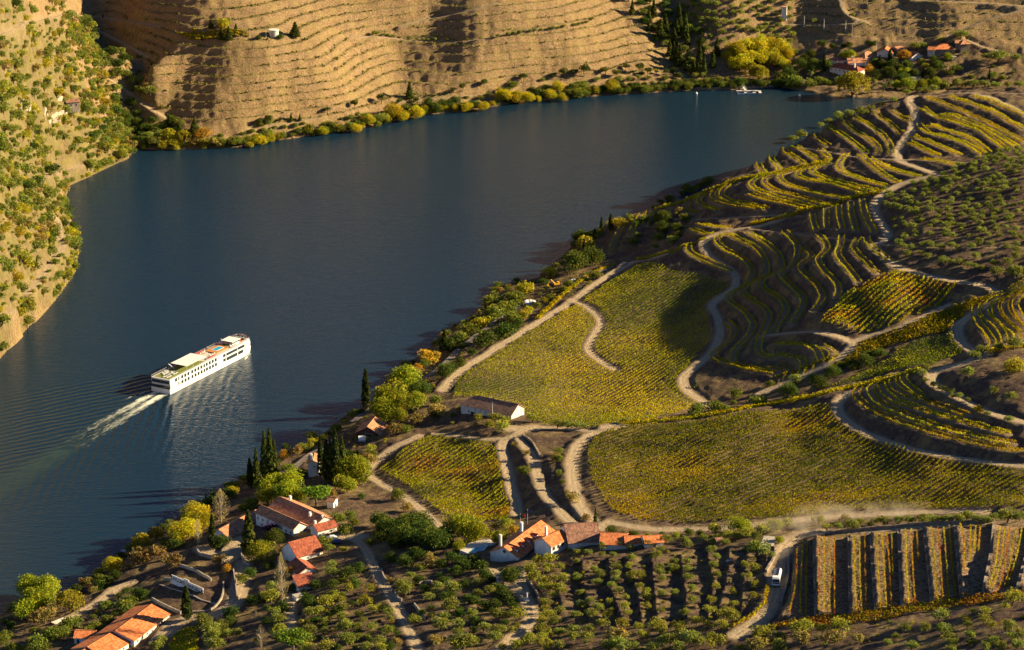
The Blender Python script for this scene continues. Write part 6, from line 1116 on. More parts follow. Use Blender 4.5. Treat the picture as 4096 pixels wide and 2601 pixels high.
# ------------------------------------------------------------------ buildings
MFRAME = flat('window_frame_paint', (0.55, 0.52, 0.48), 0.6)
def house(key, p1, p2, depth, wall_h, rise, roofm, wallm, label, cat='house', name='house', ridge='along', wins=(), ewins=(), doors=(), chim=(), over=0.45, below=3.0, zup=0.0, vis_end='right', posts=False, flip=False):
    a, = hit_many(S(key, [p1])); (sx, sy), = S(key, [p2]); b2 = np.array(unproj(sx, sy, a[2])); a2 = a[:2]
    L = float(np.linalg.norm(b2 - a2)); ang = math.atan2(b2[1] - a2[1], b2[0] - a2[0]); n = np.array((-math.sin(ang), math.cos(ang)))
    if n @ a2 < 0: n = -n; sgn = -1
    else: sgn = 1
    if flip: n = -n; sgn = -sgn
    e = empty(name, (a[0], a[1], a[2] + zup), ang); tag(e, label, cat)
    D = depth * sgn; y0, y1 = 0.0, D; w = MB(); H_ = wall_h; o_ = over
    P = [(0, y0), (L, y0), (L, y1), (0, y1)]
    w.prism(P if sgn > 0 else P[::-1], -below, H_)
    ro = MB(); so = o_ * sgn; th = 0.22
    def plane(q, eave_len):
        # q: 4 points eave-left, eave-right, ridge-right, ridge-left
        q = [Vector(p) for p in q]; u = (q[1] - q[0]).normalized(); nn = u.cross(q[3] - q[0]); 
        up = nn.normalized() if nn.z > 0 else -nn.normalized(); vdir = up.cross(u) 
        if vdir.z < 0: vdir = -vdir
        uv = [((p - q[0]).dot(u), (p - q[0]).dot(vdir)) for p in q]
        t = [p + up * th for p in q]; ro.poly([tuple(p) for p in t], 0, uv); ro.poly([tuple(p) for p in q][::-1], 0, uv[::-1])
        for i in range(4):
            j = (i + 1) % 4
            if (q[i] - q[j]).length > 0.01: ro.poly([tuple(q[i]), tuple(q[j]), tuple(t[j]), tuple(t[i])], 0, [(0, 0), (1, 0), (1, .2), (0, .2)])
    zr = H_ + rise; ov = o_ * rise / max(abs(D) / 2, .1)
    if ridge == 'along':
        m = D / 2
        plane([(-o_, y0 - so, H_ - ov), (L + o_, y0 - so, H_ - ov), (L + o_, m, zr), (-o_, m, zr)], L); plane([(L + o_, y1 + so, H_ - ov), (-o_, y1 + so, H_ - ov), (-o_, m, zr), (L + o_, m, zr)], L)
        for x in (0, L): w.poly([(x, y0, H_), (x, y1, H_), (x, m, zr)])
    elif ridge == 'across':
        m = L / 2; ov2 = o_ * rise / (L / 2)
        plane([(-o_, y1 + so, H_ - ov2), (-o_, y0 - so, H_ - ov2), (m, y0 - so, zr), (m, y1 + so, zr)], D); plane([(L + o_, y0 - so, H_ - ov2), (L + o_, y1 + so, H_ - ov2), (m, y1 + so, zr), (m, y0 - so, zr)], D)
        for y in (y0, y1): w.poly([(0, y, H_), (L, y, H_), (m, y, zr)])
    elif ridge == 'shed':      # rises away from the front wall
        plane([(-o_, y0 - so, H_ - .1), (L + o_, y0 - so, H_ - .1), (L + o_, y1 + so, zr), (-o_, y1 + so, zr)], L)
        w.poly([(0, y0, H_), (0, y1, H_), (0, y1, zr)]); w.poly([(L, y0, H_), (L, y1, H_), (L, y1, zr)]); w.poly([(0, y1, H_), (L, y1, H_), (L, y1, zr), (0, y1, zr)])
    elif ridge == 'flat':
        ro.box((L / 2, D / 2, H_ + .12), (L + 2 * o_, abs(D) + 2 * o_, .25))
    elif ridge in ('hip', 'hipr', 'hipl'):
        m = D / 2; h = abs(m); xl = h if ridge != 'hipr' else -o_; xr = L - h if ridge != 'hipl' else L + o_
        if xr < xl: xl = xr = L / 2
        plane([(-o_, y0 - so, H_ - ov), (L + o_, y0 - so, H_ - ov), (xr, m, zr), (xl, m, zr)], L); plane([(L + o_, y1 + so, H_ - ov), (-o_, y1 + so, H_ - ov), (xl, m, zr), (xr, m, zr)], L)
        if ridge != 'hipr': plane([(-o_, y1 + so, H_ - ov), (-o_, y0 - so, H_ - ov), (xl, m, zr), (xl, m, zr)], D)
        else: w.poly([(0, y0, H_), (0, y1, H_), (0, m, zr)])
        if ridge != 'hipl': plane([(L + o_, y0 - so, H_ - ov), (L + o_, y1 + so, H_ - ov), (xr, m, zr), (xr, m, zr)], D)
        else: w.poly([(L, y0, H_), (L, y1, H_), (L, m, zr)])
    if ridge == 'along' or ridge in ('hip', 'hipr', 'hipl'):
        rc = MB(); xa, xb = (-o_, L + o_) if ridge == 'along' else (xl, xr)
        ro.tube((xa, D / 2, zr + th), (xb, D / 2, zr + th), .16, n=6) if abs(xb - xa) > .1 else None
    elif ridge == 'across': ro.tube((L / 2, y0 - so, zr + th), (L / 2, y1 + so, zr + th), .16, n=6)
    w.build('walls', wallm, e); ro.build('roof', roofm, e)
    def opening(x, y, z, ww, hh, along_x, mat, nm):
        m_ = MB(); t_ = 0.12
        s1 = (ww, t_, hh) if along_x else (t_, ww, hh); m_.box((x, y, z), s1, mi=0)
        fr_ = 0.10
        for dx in (-1, 1):
            m_.box((x + dx * ww / 2 if along_x else x, y if along_x else y + dx * ww / 2, z), (fr_, t_ + .06, hh + .2) if along_x else (t_ + .06, fr_, hh + .2), mi=1)
        for dz in (-1, 1): m_.box((x, y, z + dz * hh / 2), (ww + fr_, t_ + .06, fr_) if along_x else (t_ + .06, ww + fr_, fr_), mi=1)
        m_.build(nm, [mat, MFRAME], e)
    for t, z, ww, hh in wins: opening(t * L, -0.02 * sgn, z, ww, hh, True, MDARK, 'window')
    for t, z, ww, hh in ewins: opening(L + .02 if vis_end == 'right' else -.02, t * D, z, ww, hh, False, MDARK, 'window')
    for t, ww, hh, mat, wall in doors:
        if wall == 'front': opening(t * L, -0.02 * sgn, hh / 2, ww, hh, True, mat, 'door')
        else: opening(L + .02, t * D, hh / 2, ww, hh, False, mat, 'door')
    for u, v, zt_ in chim:
        c = MB(); x, y = u * L, v * D; c.box((x, y, (H_ + zt_) / 2), (.9, .9, zt_ - H_)); c.box((x, y, zt_ + .1), (1.15, 1.15, .2)); c.box((x, y, zt_ + .38), (.5, .5, .36)); c.box((x, y, zt_ + .62), (1.0, 1.0, .12)); c.build('chimney', MWHITE, e)
    if posts:
        for t in posts: q = MB(); q.box((t * L, -0.9 * sgn, (H_ - below) / 2), (.18, .18, H_ + below - .3)); q.build('post', MBARK, e)
    return e, L, D
W4 = lambda n, z, w_=.9, h_=1.2, a=.1, b_=.9: [(a + (b_ - a) * i / (n - 1), z, w_, h_) for i in range(n)]
# the white barn
house('C1', (1132, 655), (1645, 765), 11.5, 5.0, 3.2, MT_BRN, MWORN, 'long white barn with a dark brown tiled roof between the vineyards', 'barn', 'barn', ridge='hipl' if True else 'hipr', wins=[(.16, 2.2, .8, .8), (.38, 1.9, .7, .8), (.56, 1.9, .8, .9)], doors=[(.24, 2.4, 2.4, MDARK, 'front'), (.45, 1.2, 2.2, MDARK, 'end')], chim=())
# shed by the railway
house('C1', (60, 905), (302, 925), 13, 3.0, 3.4, MT_OLD, MWOOD, 'dark wooden goods shed with a tiled roof beside the railway', 'shed', 'shed', ridge='across', doors=[(.55, 3.4, 3.0, MDARK, 'front')])
house('E1', (1232, 662), (1338, 662), 9, 6.8, 1.2, MT_OLD, MWHITE, 'small tall white station house beside the slender black cypress', 'house', 'house', ridge='across', wins=[(.6, 5.2, .6, .6)], chim=[(.32, .12, 10.2)])
house('E1', (1425, 978), (1490, 988), 4.2, 3.4, .9, MT_BRN, MWHITE, 'tiny white hut with a dark roof under the large green tree', 'hut', 'hut', ridge='along', doors=[(.45, .9, 2.0, MDARK, 'end')])
# quinta houses on the left
house('E1', (832, 1085), (1285, 1290), 12.5, 3.8, 2.8, MT_OLD, MWHITE, 'long house with the highest tiled roof, behind the white wall of small windows', ridge='along', zup=1.6, chim=[(.78, .3, 6.8), (.98, .45, 6.5), (.1, .75, 6.6)])
house('E1', (700, 1148), (1085, 1322), 6.8, 4.0, 2.1, MT_OLD, MWHITE, 'long white house with a row of small dark windows above the courtyard', ridge='along', wins=W4(8, 1.9, .8, 1.1, .06, .93), doors=[(.55, 1.0, 2.1, MGREEN, 'end')], ewins=[(.8, 1.6, .8, 1.0)], below=7, zup=1.8)
house('E1', (232, 1300), (430, 1352), 25, 3.0, 2.8, MT_OLD, MWHITE, 'old wing with a broad faded tile roof left of the courtyard', ridge='across', wins=[(.75, 1.5, 1.2, 1.4)])
house('E1', (1330, 1275), (1525, 1225), 6, 2.8, 1.6, MT_RED, MWHITE, 'low red roofed annexe with chimneys beside the parked car', ridge='along', chim=[(.1, .6, 5.4)], wins=[(.7, 1.5, .9, .9)])
house('E2', (870, 470), (1178, 385), 12, 3.0, 4.2, MT_RED, MWHITE, 'white outbuilding with a dark red corrugated looking roof below the white house', 'outbuilding', 'outbuilding', ridge='along', wins=[(.85, 1.4, .7, .9)])
house('E2', (880, 652), (1108, 602), 10.5, 2.0, 2.2, MT_RED, MWHITE, 'small outbuilding with a red gable roof, middle of the three red roofs', 'outbuilding', 'outbuilding', ridge='across')
house('E2', (890, 815), (1106, 785), 9, 2.2, 1.2, MT_RED, MWHITE, 'lowest of the three red roofed outbuildings, with a plain sloping roof', 'outbuilding', 'outbuilding', ridge='shed')
house('E2', (860, 925), (945, 905), 2.5, 1.8, .4, MGREY, MWHITE, 'tiny white store at the head of the lower lane', 'hut', 'hut', ridge='flat')
# long orange building at the bottom left
house('E0', (1262, 1500), (1592, 1252), 16, 2.7, 2.6, MT_OR, MWHITE, 'long building with a bright orange tiled roof at the lower left', 'warehouse', 'warehouse', ridge='along', posts=(.45, .62, .8, .97), wins=W4(4, 1.5, .8, .9, .1, .5))
house('E0', (985, 1650), (1240, 1495), 15.5, 2.3, 2.6, MT_OR, MWHITE, 'stepped lower part of the long orange roof, with two small orange lean-tos', 'warehouse', 'warehouse', ridge='along', wins=[(.3, 1.2, .8, .9), (.7, 1.2, .8, .9)])
house('E0', (760, 1780), (985, 1650), 15, 2.2, 2.5, MT_OR, MWHITE, 'lowest orange roofed section at the bottom edge', 'warehouse', 'warehouse', ridge='along')
house('E0', (700, 1470), (880, 1475), 7, 2.6, 1.4, MT_OR, MWHITE, 'small white walled annexe with an orange roof left of the long building', 'hut', 'hut', ridge='along', doors=[(.2, .9, 2.0, MDARK, 'front')])
# villa with the pool
V_, VL, VD = house('E3', (850, 690), (1115, 748), 30, 3.8, 3.2, MT_OR, MWHITE, 'large white villa with a steep orange roof and a balcony beside the pool', 'villa', 'villa', ridge='across', over=.5, chim=[(.25, .08, 10.2), (.30, .62, 9.6)])
rd = MB(); rd.tube((VL / 2, -.15, 5.3), (VL / 2, -.02, 5.3), .9, n=20); rd.build('round_window', MFRAME, V_); rd = MB(); rd.tube((VL / 2, -.2, 5.3), (VL / 2, -.16, 5.3), .62, n=20); rd.build('window', MGLASS, V_)
for k_ in range(4):
    y_ = VD * (.10 + .17 * k_); dm = MB(); dm.box((VL * .80, y_, 5.3), (1.9, 1.5, 1.6), mi=0); dm.poly([(VL * .80 - 1.6, y_ - 1.0, 6.1), (VL * .80 + 1.3, y_ - 1.0, 6.1), (VL * .80 + 1.3, y_, 6.9), (VL * .80 - 1.6, y_, 6.9)], 1, [(0, 0), (2, 0), (2, 1), (0, 1)])
    dm.poly([(VL * .80 + 1.3, y_ + 1.0, 6.1), (VL * .80 - 1.6, y_ + 1.0, 6.1), (VL * .80 - 1.6, y_, 6.9), (VL * .80 + 1.3, y_, 6.9)], 1, [(0, 0), (2, 0), (2, 1), (0, 1)]); dm.box((VL * .80 + 1.0, y_, 5.4), (.1, .9, .9), mi=2); dm.build('dormer', [MWHITE, MT_RED, MDARK], V_)
bal = MB(); bal.box((VL + 1.5, 0.8, -.6 + .1), (5.4, 5.0, .3))
for x0, y0_, x1, y1_ in ((VL - 1.1, -1.7, VL + 4.2, -1.7), (VL + 4.2, -1.7, VL + 4.2, 3.3)):
    n_ = 9; bal.tube((x0, y0_, .85), (x1, y1_, .85), .12, n=5); bal.tube((x0, y0_, -.3), (x1, y1_, -.3), .12, n=5)
    for i in range(n_ + 1): t = i / n_; bal.tube((x0 + (x1 - x0) * t, y0_ + (y1_ - y0_) * t, -.4), (x0 + (x1 - x0) * t, y0_ + (y1_ - y0_) * t, .9), .09, n=4)
for px_ in (VL - .5, VL + 1.8, VL + 4.0): bal.tube((px_, -1.5, -4.5), (px_, -1.5, -.4), .3, n=8)
bal.build('balcony', MWHITE, V_)
arc = MB(); arc.box((VL * .45, -1.8, -.35), (VL * 1.1, 3.6, .25)); [arc.tube((VL * t, -3.2, -4.5), (VL * t, -3.2, -.3), .25, n=8) for t in (.05, .28, .5, .72, .95)]; arc.build('arcade', MWHITE, V_)
iv = rng.uniform(0, 1, (700, 3)); iv = np.c_[iv[:, 0] * VL * 1.1 - .4, -3.5 + iv[:, 1] * .5, -.5 - iv[:, 2] ** 2 * 1.6]; me_ = quads_mesh('creeper', leaves(iv, .3), tint_of(700, [(.22, .03, .03), (.12, .03, .03), (.1, .09, .03)]), ML); o = bpy.data.objects.new('creeper', me_); COL.objects.link(o); o.parent = V_
house('E3', (1420, 650), (1590, 572), 8.5, 4.2, 2.2, MT_OR, MWHITE, 'villa side wing with an orange roof and a white loggia', 'villa', 'villa_wing', ridge='along', wins=W4(4, 2.9, 1.4, 1.5, .14, .88), chim=[(.45, .8, 8.6)])
house('E3', (1585, 590), (1880, 570), 16, 3.0, 4.4, MT_BRN, MWHITE, 'house with a long brown tiled roof joined behind the villa wing', ridge='along')
house('E3', (1880, 590), (2120, 600), 11, 2.6, 2.4, MT_OR, MWHITE, 'low orange roofed range right of the brown roof', 'outbuilding', 'outbuilding', ridge='along')
house('E4', (240, 578), (420, 575), 7, 2.3, 1.5, MT_OR, MWHITE, 'low range with an orange tiled roof behind the first olive trees', 'outbuilding', 'outbuilding', ridge='along')
house('E4', (425, 575), (595, 562), 6.5, 2.2, 1.4, MT_OR, MWHITE, 'last low orange tiled range, partly hidden by olive trees', 'outbuilding', 'outbuilding', ridge='along', doors=[(.5, 1.2, 1.8, MBLUE, 'front')])
house('E4', (1515, 590), (1620, 600), 8.5, 2.0, .3, MGREY, MSTONE, 'flat roofed concrete shed at the bend of the lorry road', 'shed', 'shed', ridge='flat', over=.3, wins=[(.5, 1.0, 1.4, 1.1)])
house('E4', (1100, 548), (1150, 542), 3, 1.8, .6, MT_BRN, MSTONE, 'tiny stone hut among the bushes above the olive terraces', 'hut', 'hut', ridge='along')
# far hamlet
house('A3', (695, 628), (942, 672), 9, 4.0, 2.6, MT_RED, MWHITE, 'long white house with a red hipped roof nearest the far water', ridge='hip', wins=W4(7, 2.4, .8, 1.2, .08, .92), chim=[(.8, .3, 8.2)], doors=[(.55, 1.1, 2.2, MDARK, 'front')])
house('A3', (860, 592), (1025, 588), 9, 3.6, 2.4, MT_OLD, MWHITE, 'white house with a tiled roof behind the long white house', ridge='along', chim=[(.2, .2, 7.5)])
house('A3', (758, 575), (868, 560), 9, 3.4, 2.4, MT_BRN, MWHITE, 'brown roofed back part of the far white house', ridge='hip')
house('A3', (1005, 552), (1103, 528), 8, 4.0, 2.8, MT_OLD, MWHITE, 'white pavilion with a pyramid roof right of the long white house', ridge='hip', wins=[(.3, 2, .8, 1.1)])
house('A3', (1108, 492), (1245, 500), 26, 2.8, 3.0, MT_OR, MWHITE, 'farm hall with a broad bright orange roof on the far bank', 'farm hall', 'farm_hall', ridge='across')
house('A3', (1300, 470), (1390, 455), 9, 2.6, 1.5, MT_OLD, MSTONE, 'low stone barn with a greyish roof beside the broad orange roof', 'barn', 'barn', ridge='along')
house('A3', (1412, 540), (1508, 528), 7, 3.6, 2.4, MT_BRN, MWHITE, 'small white house with a steep brown roof in the middle of the hamlet', ridge='across', wins=[(.5, 2, .8, 1.1)])
house('A3', (1612, 500), (1790, 498), 10, 6.0, 2.6, MT_OR, MSTONE, 'grey stone two storey house with an orange roof', ridge='hip', wins=W4(3, 4.4, 1.2, 1.4, .2, .8))
house('A3', (1550, 492), (1610, 497), 8, 5.0, 1.8, MT_OR, MWORN, 'pale house with an orange roof left of the stone house', ridge='along', wins=[(.5, 3.2, .8, 1)])
house('A3', (1838, 462), (1920, 458), 8, 6.5, 2.2, MT_OLD, MSTONE, 'square dark stone house at the right end of the hamlet', ridge='hip')
house('A3', (1790, 440), (1838, 442), 8, 5.5, 1.6, MT_OLD, MSTONE, 'narrow dark stone house beside the square one', ridge='along')
house('A3', (1412, 712), (1490, 706), 5, 2.8, .5, MGREY, MWORN, 'small white garden hut above the light green trees', 'hut', 'hut', ridge='flat')
house('A3', (1762, 530), (1798, 530), 3, 2.6, .3, MGREY, MWHITE, 'white box shaped shed below the stone house', 'shed', 'shed', ridge='flat')
house('A3', (275, 166), (318, 168), 2.6, 9.2, .6, MT_OLD, MWHITE, 'tall narrow white transformer tower on the far hillside', 'tower', 'transformer_tower', ridge='flat', over=.25, wins=[(.5, 7.6, .5, .6)], below=1)
# ruins on the left bank
house('A0', (585, 965), (700, 955), 6, 5.0, 1.2, MT_BRN, MRUIN, 'ruined farmhouse with two square windows on the left bank', 'ruin', 'ruined_house', ridge='along', wins=[(.35, 3.2, 1.0, 1.4), (.75, 3.2, 1.0, 1.4)], below=2)
def wall_line(key, pts, h, t, mat, name, label, cat, battered=False, group=None, base=-1.0):
    L = world_line(key, pts, 1.5); z = zat(L); mb = MB()
    n = len(L); tn = np.gradient(L, axis=0); tn /= np.linalg.norm(tn, axis=1)[:, None] + 1e-9; nr = np.c_[-tn[:, 1], tn[:, 0]] * t / 2
    for i in range(n):
        for sgn, zz in ((-1, base), (1, base), (1, h), (-1, h)): mb.v.append((L[i, 0] + nr[i, 0] * sgn, L[i, 1] + nr[i, 1] * sgn, z[i] + zz + (random.uniform(-.12, .12) if zz == h and mat is MSTONE else 0)))
    for i in range(n - 1):
        for k in range(4): mb.f.append((i * 4 + k, i * 4 + (k + 1) % 4, i * 4 + 4 + (k + 1) % 4, i * 4 + 4 + k)); mb.m.append(0)
    mb.f.append((0, 1, 2, 3)); mb.m.append(0); q = (n - 1) * 4; mb.f.append((q, q + 3, q + 2, q + 1)); mb.m.append(0)
    o = mb.build(name, mat); tag(o, label, cat, group); return o
wall_line('A0', [(385, 1035), (500, 1010), (620, 965)], 2.2, .7, MRUIN, 'ruined_wall', 'long broken pale wall of the roofless ruin on the left bank', 'ruin')
wall_line('A0', [(175, 960), (300, 935)], 2.4, .7, MRUIN, 'ruined_wall', 'short broken pale wall left of the ruined farmhouse', 'ruin')
wall_line('A0', [(455, 1060), (530, 1045)], 2.0, .6, MSTONE, 'ruined_wall', 'low brown stone ruin below the roofless walls', 'ruin')
wall_line('A0', [(500, 870), (575, 872)], 2.4, .6, MRUIN, 'ruined_wall', 'upper fragment of pale ruin behind the farmhouse', 'ruin')
# stone retaining walls round the sign terraces and lanes
for pts, lab in (([(1495, 915), (1640, 960), (1800, 1010), (1900, 1060), (2045, 1100)], 'whitewashed stone wall directly under the lettered panel'), ([(1430, 1060), (1520, 1110), (1640, 1165), (1700, 1190)], 'rough stone wall of the lowest terrace below the lettered panel'),
                 ([(1690, 745), (1830, 790), (1900, 830), (1985, 880)], 'rough stone wall of the terrace above the lettered panel'), ([(1545, 870), (1620, 880)], 'short stone wall left of the lettered panel'),
                 ([(2100, 900), (2095, 1010), (2050, 1100), (1960, 1165), (1800, 1180)], 'low curved white kerb wall round the terraces'), ([(1850, 590), (1880, 640), (1990, 670)], 'short pale wall at the yard below the old wing')):
    wall_line('E0', pts, .25 if 'directly' in lab else 1.3 if 'kerb' not in lab else .8, .6, MSTONEW, 'stone_wall', lab, 'wall')
for key, pts, lab in (('E2', [(1885, 560), (1920, 660), (1960, 690)], 'first white curved wall fragment right of the concrete lane'), ('E2', [(2040, 820), (2080, 900), (2130, 920)], 'second white curved wall fragment right of the concrete lane'), ('E2', [(2280, 970), (2350, 1060), (2408, 1150)], 'third white curved wall fragment right of the concrete lane'),
                      ('E3', [(180, 920), (215, 900), (300, 900)], 'white L shaped wall in the shady garden'), ('E2', [(195, 335), (220, 450), (300, 500)], 'white wall below the courtyard cedar'), ('E2', [(100, 540), (130, 740), (150, 900)], 'thin white kerb line of the lower yard'),
                      ('E3', [(900, 860), (960, 960), (1000, 1010)], 'garden wall left of the villa drive'), ('E3', [(1200, 880), (1290, 1010), (1305, 1100)], 'dark wall under the hedge of the villa drive'), ('E0', [(1400, 1480), (1480, 1400)], 'white parapet beside the orange roofed building')):
    wall_line(key, pts, 1.2, .5, MSTONEW if 'dark' not in lab else MSTONE, 'garden_wall', lab, 'wall')
for key, pts, lab in (('C1', [(1760, 880), (1850, 940), (1900, 1020), (1945, 1105)], 'stone wall on the right of the sunken lane'), ('E5', [(650, 530), (900, 490), (1250, 460), (1500, 440), (2130, 405)], 'long dark drystone wall above the stone terraces'), ('E5', [(330, 680), (330, 900), (270, 1130)], 'dry stone wall right of the lorry road'),
                      ('A2', [(1680, 780), (2040, 775), (2250, 765), (2403, 755)], 'low stone quay wall along the far shore'), ('A3', [(0, 770), (200, 755)], 'right end of the low stone quay wall'), ('E4', [(1650, 560), (1640, 660), (1560, 800)], 'loose stone wall left of the lorry road')):
    wall_line(key, pts, 1.1, .8, MSTONE, 'stone_wall', lab, 'wall')
for wi, (key_, walls_) in enumerate([(WALLS[0][0][0], WALLS[0][0][1])]):
    for j, w_ in enumerate(walls_[2:-1]):
        L = world_line(key_, w_, 2.0); wall_line(key_, w_, 0.35, 1.1, MSTONE, 'terrace_wall', f'drystone terrace wall, {ORD[j]} from the lorry road', 'terrace wall', group='walls of the stone terraces', base=-2.0)
# lettered white panel
a = at('E0', 1618, 905); bb = at('E0', 1912, 1020); (sx, sy), = S('E0', [(1912, 1035)]); q2 = unproj(sx, sy, a.z); ang = math.atan2(q2[1] - a.y, q2[0] - a.x); LL = math.hypot(q2[0] - a.x, q2[1] - a.y)
a = a + Vector((0, 0, .9)); e = empty('lettered_panel', a, ang); tag(e, 'white wall panel with black letters on the garden terraces', 'sign'); hS = LL * 0.155
mb = MB(); mb.box((LL / 2, 0, hS / 2 - .9), (LL, .3, hS + 2)); mb.box((LL * .47, 0.0, hS * 1.13), (LL * .16, .3, hS * .28)); mb.build('panel', MWHITE, e)
def text(body, x, z, size, parent, name='lettering', mat=None, y=-.17):
    c = bpy.data.curves.new('t', 'FONT'); c.body = body; c.size = size; c.extrude = .015; c.align_x = 'CENTER'; c.offset = 0.03 * size; t_ = bpy.data.objects.new('t', c); COL.objects.link(t_)
    dg = bpy.context.evaluated_depsgraph_get(); me = bpy.data.meshes.new_from_object(t_.evaluated_get(dg)); bpy.data.objects.remove(t_)
    o = bpy.data.objects.new(name, me); COL.objects.link(o); me.materials.clear(); me.materials.append(mat or MBLACK); o.parent = parent; o.rotation_euler = (R(90), 0, 0); o.location = (x, y, z); return o
text("TAYLOR'S", LL * .19, hS * .34, hS * .66, e); text('VARGELLAS', LL * .775, hS * .31, hS * .64, e)
em = MB(); [em.tube((LL * .47 + math.cos(t) * hS * .3, -.17, hS * .62 + math.sin(t) * hS * .3), (LL * .47 + math.cos(t + .4) * hS * .3, -.17, hS * .62 + math.sin(t + .4) * hS * .3), .05, n=4) for t in np.arange(0, 6.28, .4)]
em.tube((LL * .47, -.17, hS * .45), (LL * .47, -.17, hS * .8), .05, n=4); em.tube((LL * .44, -.17, hS * .62), (LL * .50, -.17, hS * .62), .05, n=4); em.tube((LL * .46, -.17, hS * .33), (LL * .56, -.17, hS * .12), .06, n=4); em.build('emblem', MBLACK, e)
# pool of the villa
pb = at('E3', 745, 590); e = empty('swimming_pool', pb + Vector((0, 0, .2))); tag(e, 'small turquoise swimming pool beside the villa', 'swimming pool')
def uvw(key, pts, z): return [unproj(*S(key, [p])[0], z) for p in pts]
zb = pb.z + .6
cop = MB(); cop.prism([(x - pb.x, y - pb.y) for x, y in uvw('E3', [(560, 585), (600, 545), (680, 510), (770, 485), (850, 485), (900, 540), (905, 575), (760, 605), (640, 620)], zb)], -2.5, .35); cop.build('terrace', MDECK, e)
pw_ = MB(); pw_.prism([(x - pb.x, y - pb.y) for x, y in uvw('E3', [(650, 612), (690, 572), (790, 532), (872, 532), (895, 562), (800, 592), (735, 618)], zb)], .30, .42); pw_.build('pool_water', MPOOLW, e)
# round tank, poles
tk = at('A1', 210, 322); e = empty('water_tank', tk); tag(e, 'pale round concrete water tank on the knoll', 'water tank'); c = MB(); c.tube((0, 0, -1), (0, 0, 4.6), 3.3, n=28); c.build('drum', MWORN, e, False); c = MB(); c.tube((0, 0, 4.6), (0, 0, 5.2), 3.6, n=28); c.build('rim', MWHITE, e)
for i, (key, x, y, h) in enumerate((('A3', 472, 235, 8.5), ('A3', 645, 265, 8.5), ('A3', 835, 278, 8.5), ('A3', 890, 320, 9), ('A3', 1103, 450, 7), ('A0', 2183, 330, 7), ('A0', 2325, 328, 7), ('C1', 1452, 700, 8))):
    p_ = at(key, x, y); e = empty('utility_pole', p_); tag(e, ['white pole at the end of the far slope lane', 'white pole beside the far slope lane, second', 'white pole in the middle of the far slope', 'thin dark pole below the white poles', 'pole beside the broad orange roof', 'left pole beside the knoll wall', 'right pole beside the round tank', 'pole in front of the white barn roof'][i], 'pole', 'utility poles')
    c = MB(); c.tube((0, 0, -.5), (0, 0, h), .16, .12, 6); c.build('shaft', MBOATW if i < 3 else MFRAME, e); c = MB(); c.box((0, 0, h - .5), (1.4, .12, .12)); [c.tube((dx, 0, h - .45), (dx, 0, h - .2), .05, n=4) for dx in (-.6, 0, .6)]; c.build('crossarm', MGREY, e)
# railway
RL = world_line('E1', [(900, 640), (1100, 560), (1250, 440), (1400, 360), (1520, 280)], 1.0); RL2 = world_line('C1', [(30, 740), (170, 640), (300, 560)], 1.0)
def railway(L, label):
    z = zat(L) + .25; e = empty('railway_track', (L[0, 0], L[0, 1], z[0])); tag(e, label, 'railway track'); t = np.gradient(L, axis=0); t /= np.linalg.norm(t, axis=1)[:, None]; n = np.c_[-t[:, 1], t[:, 0]]; O = np.array((L[0, 0], L[0, 1], z[0]))
    bl = MB(); rl = MB(); sl = MB()
    for i in range(len(L) - 1):
        p = np.r_[L[i], z[i]] - O; q = np.r_[L[i + 1], z[i + 1]] - O; ni = np.r_[n[i], 0]; nj = np.r_[n[i + 1], 0]
        bl.poly([p - ni * 2.6 - (0, 0, .3), p + ni * 2.6 - (0, 0, .3), q + nj * 2.6 - (0, 0, .3), q - nj * 2.6 - (0, 0, .3)]); bl.poly([p - ni * 1.7, p + ni * 1.7, q + nj * 1.7, q - nj * 1.7]); bl.poly([p + ni * 1.7, p + ni * 2.6 - (0, 0, .3), q + nj * 2.6 - (0, 0, .3), q + nj * 1.7]); bl.poly([p - ni * 2.6 - (0, 0, .3), p - ni * 1.7, q - nj * 1.7, q - nj * 2.6 - (0, 0, .3)])
        for s_ in (-.83, .83): rl.tube(p + ni * s_ + (0, 0, .12), q + nj * s_ + (0, 0, .12), .06, n=4, cap=False)
        sl.box(tuple((p + (0, 0, .04))), (.3, 2.4, .12), math.atan2(t[i][1], t[i][0]))
    bl.build('ballast', MBALL, e); rl.build('rails', MSTEEL, e); o_ = sl.build('sleepers', MSLEEP, e); o_['kind'] = 'stuff'
railway(RL, 'railway track running past the white station house'); railway(RL2, 'railway track beside the wooden goods shed')
railway(world_line('B1', [(1480, 1130), (1640, 1060), (1830, 880), (2000, 740), (2200, 600), (2380, 480)], 1.6), 'railway track among the riverside bushes'); railway(world_line('B2', [(700, 1020), (860, 960), (1100, 880)], 1.6), 'railway track leading into the hillside')
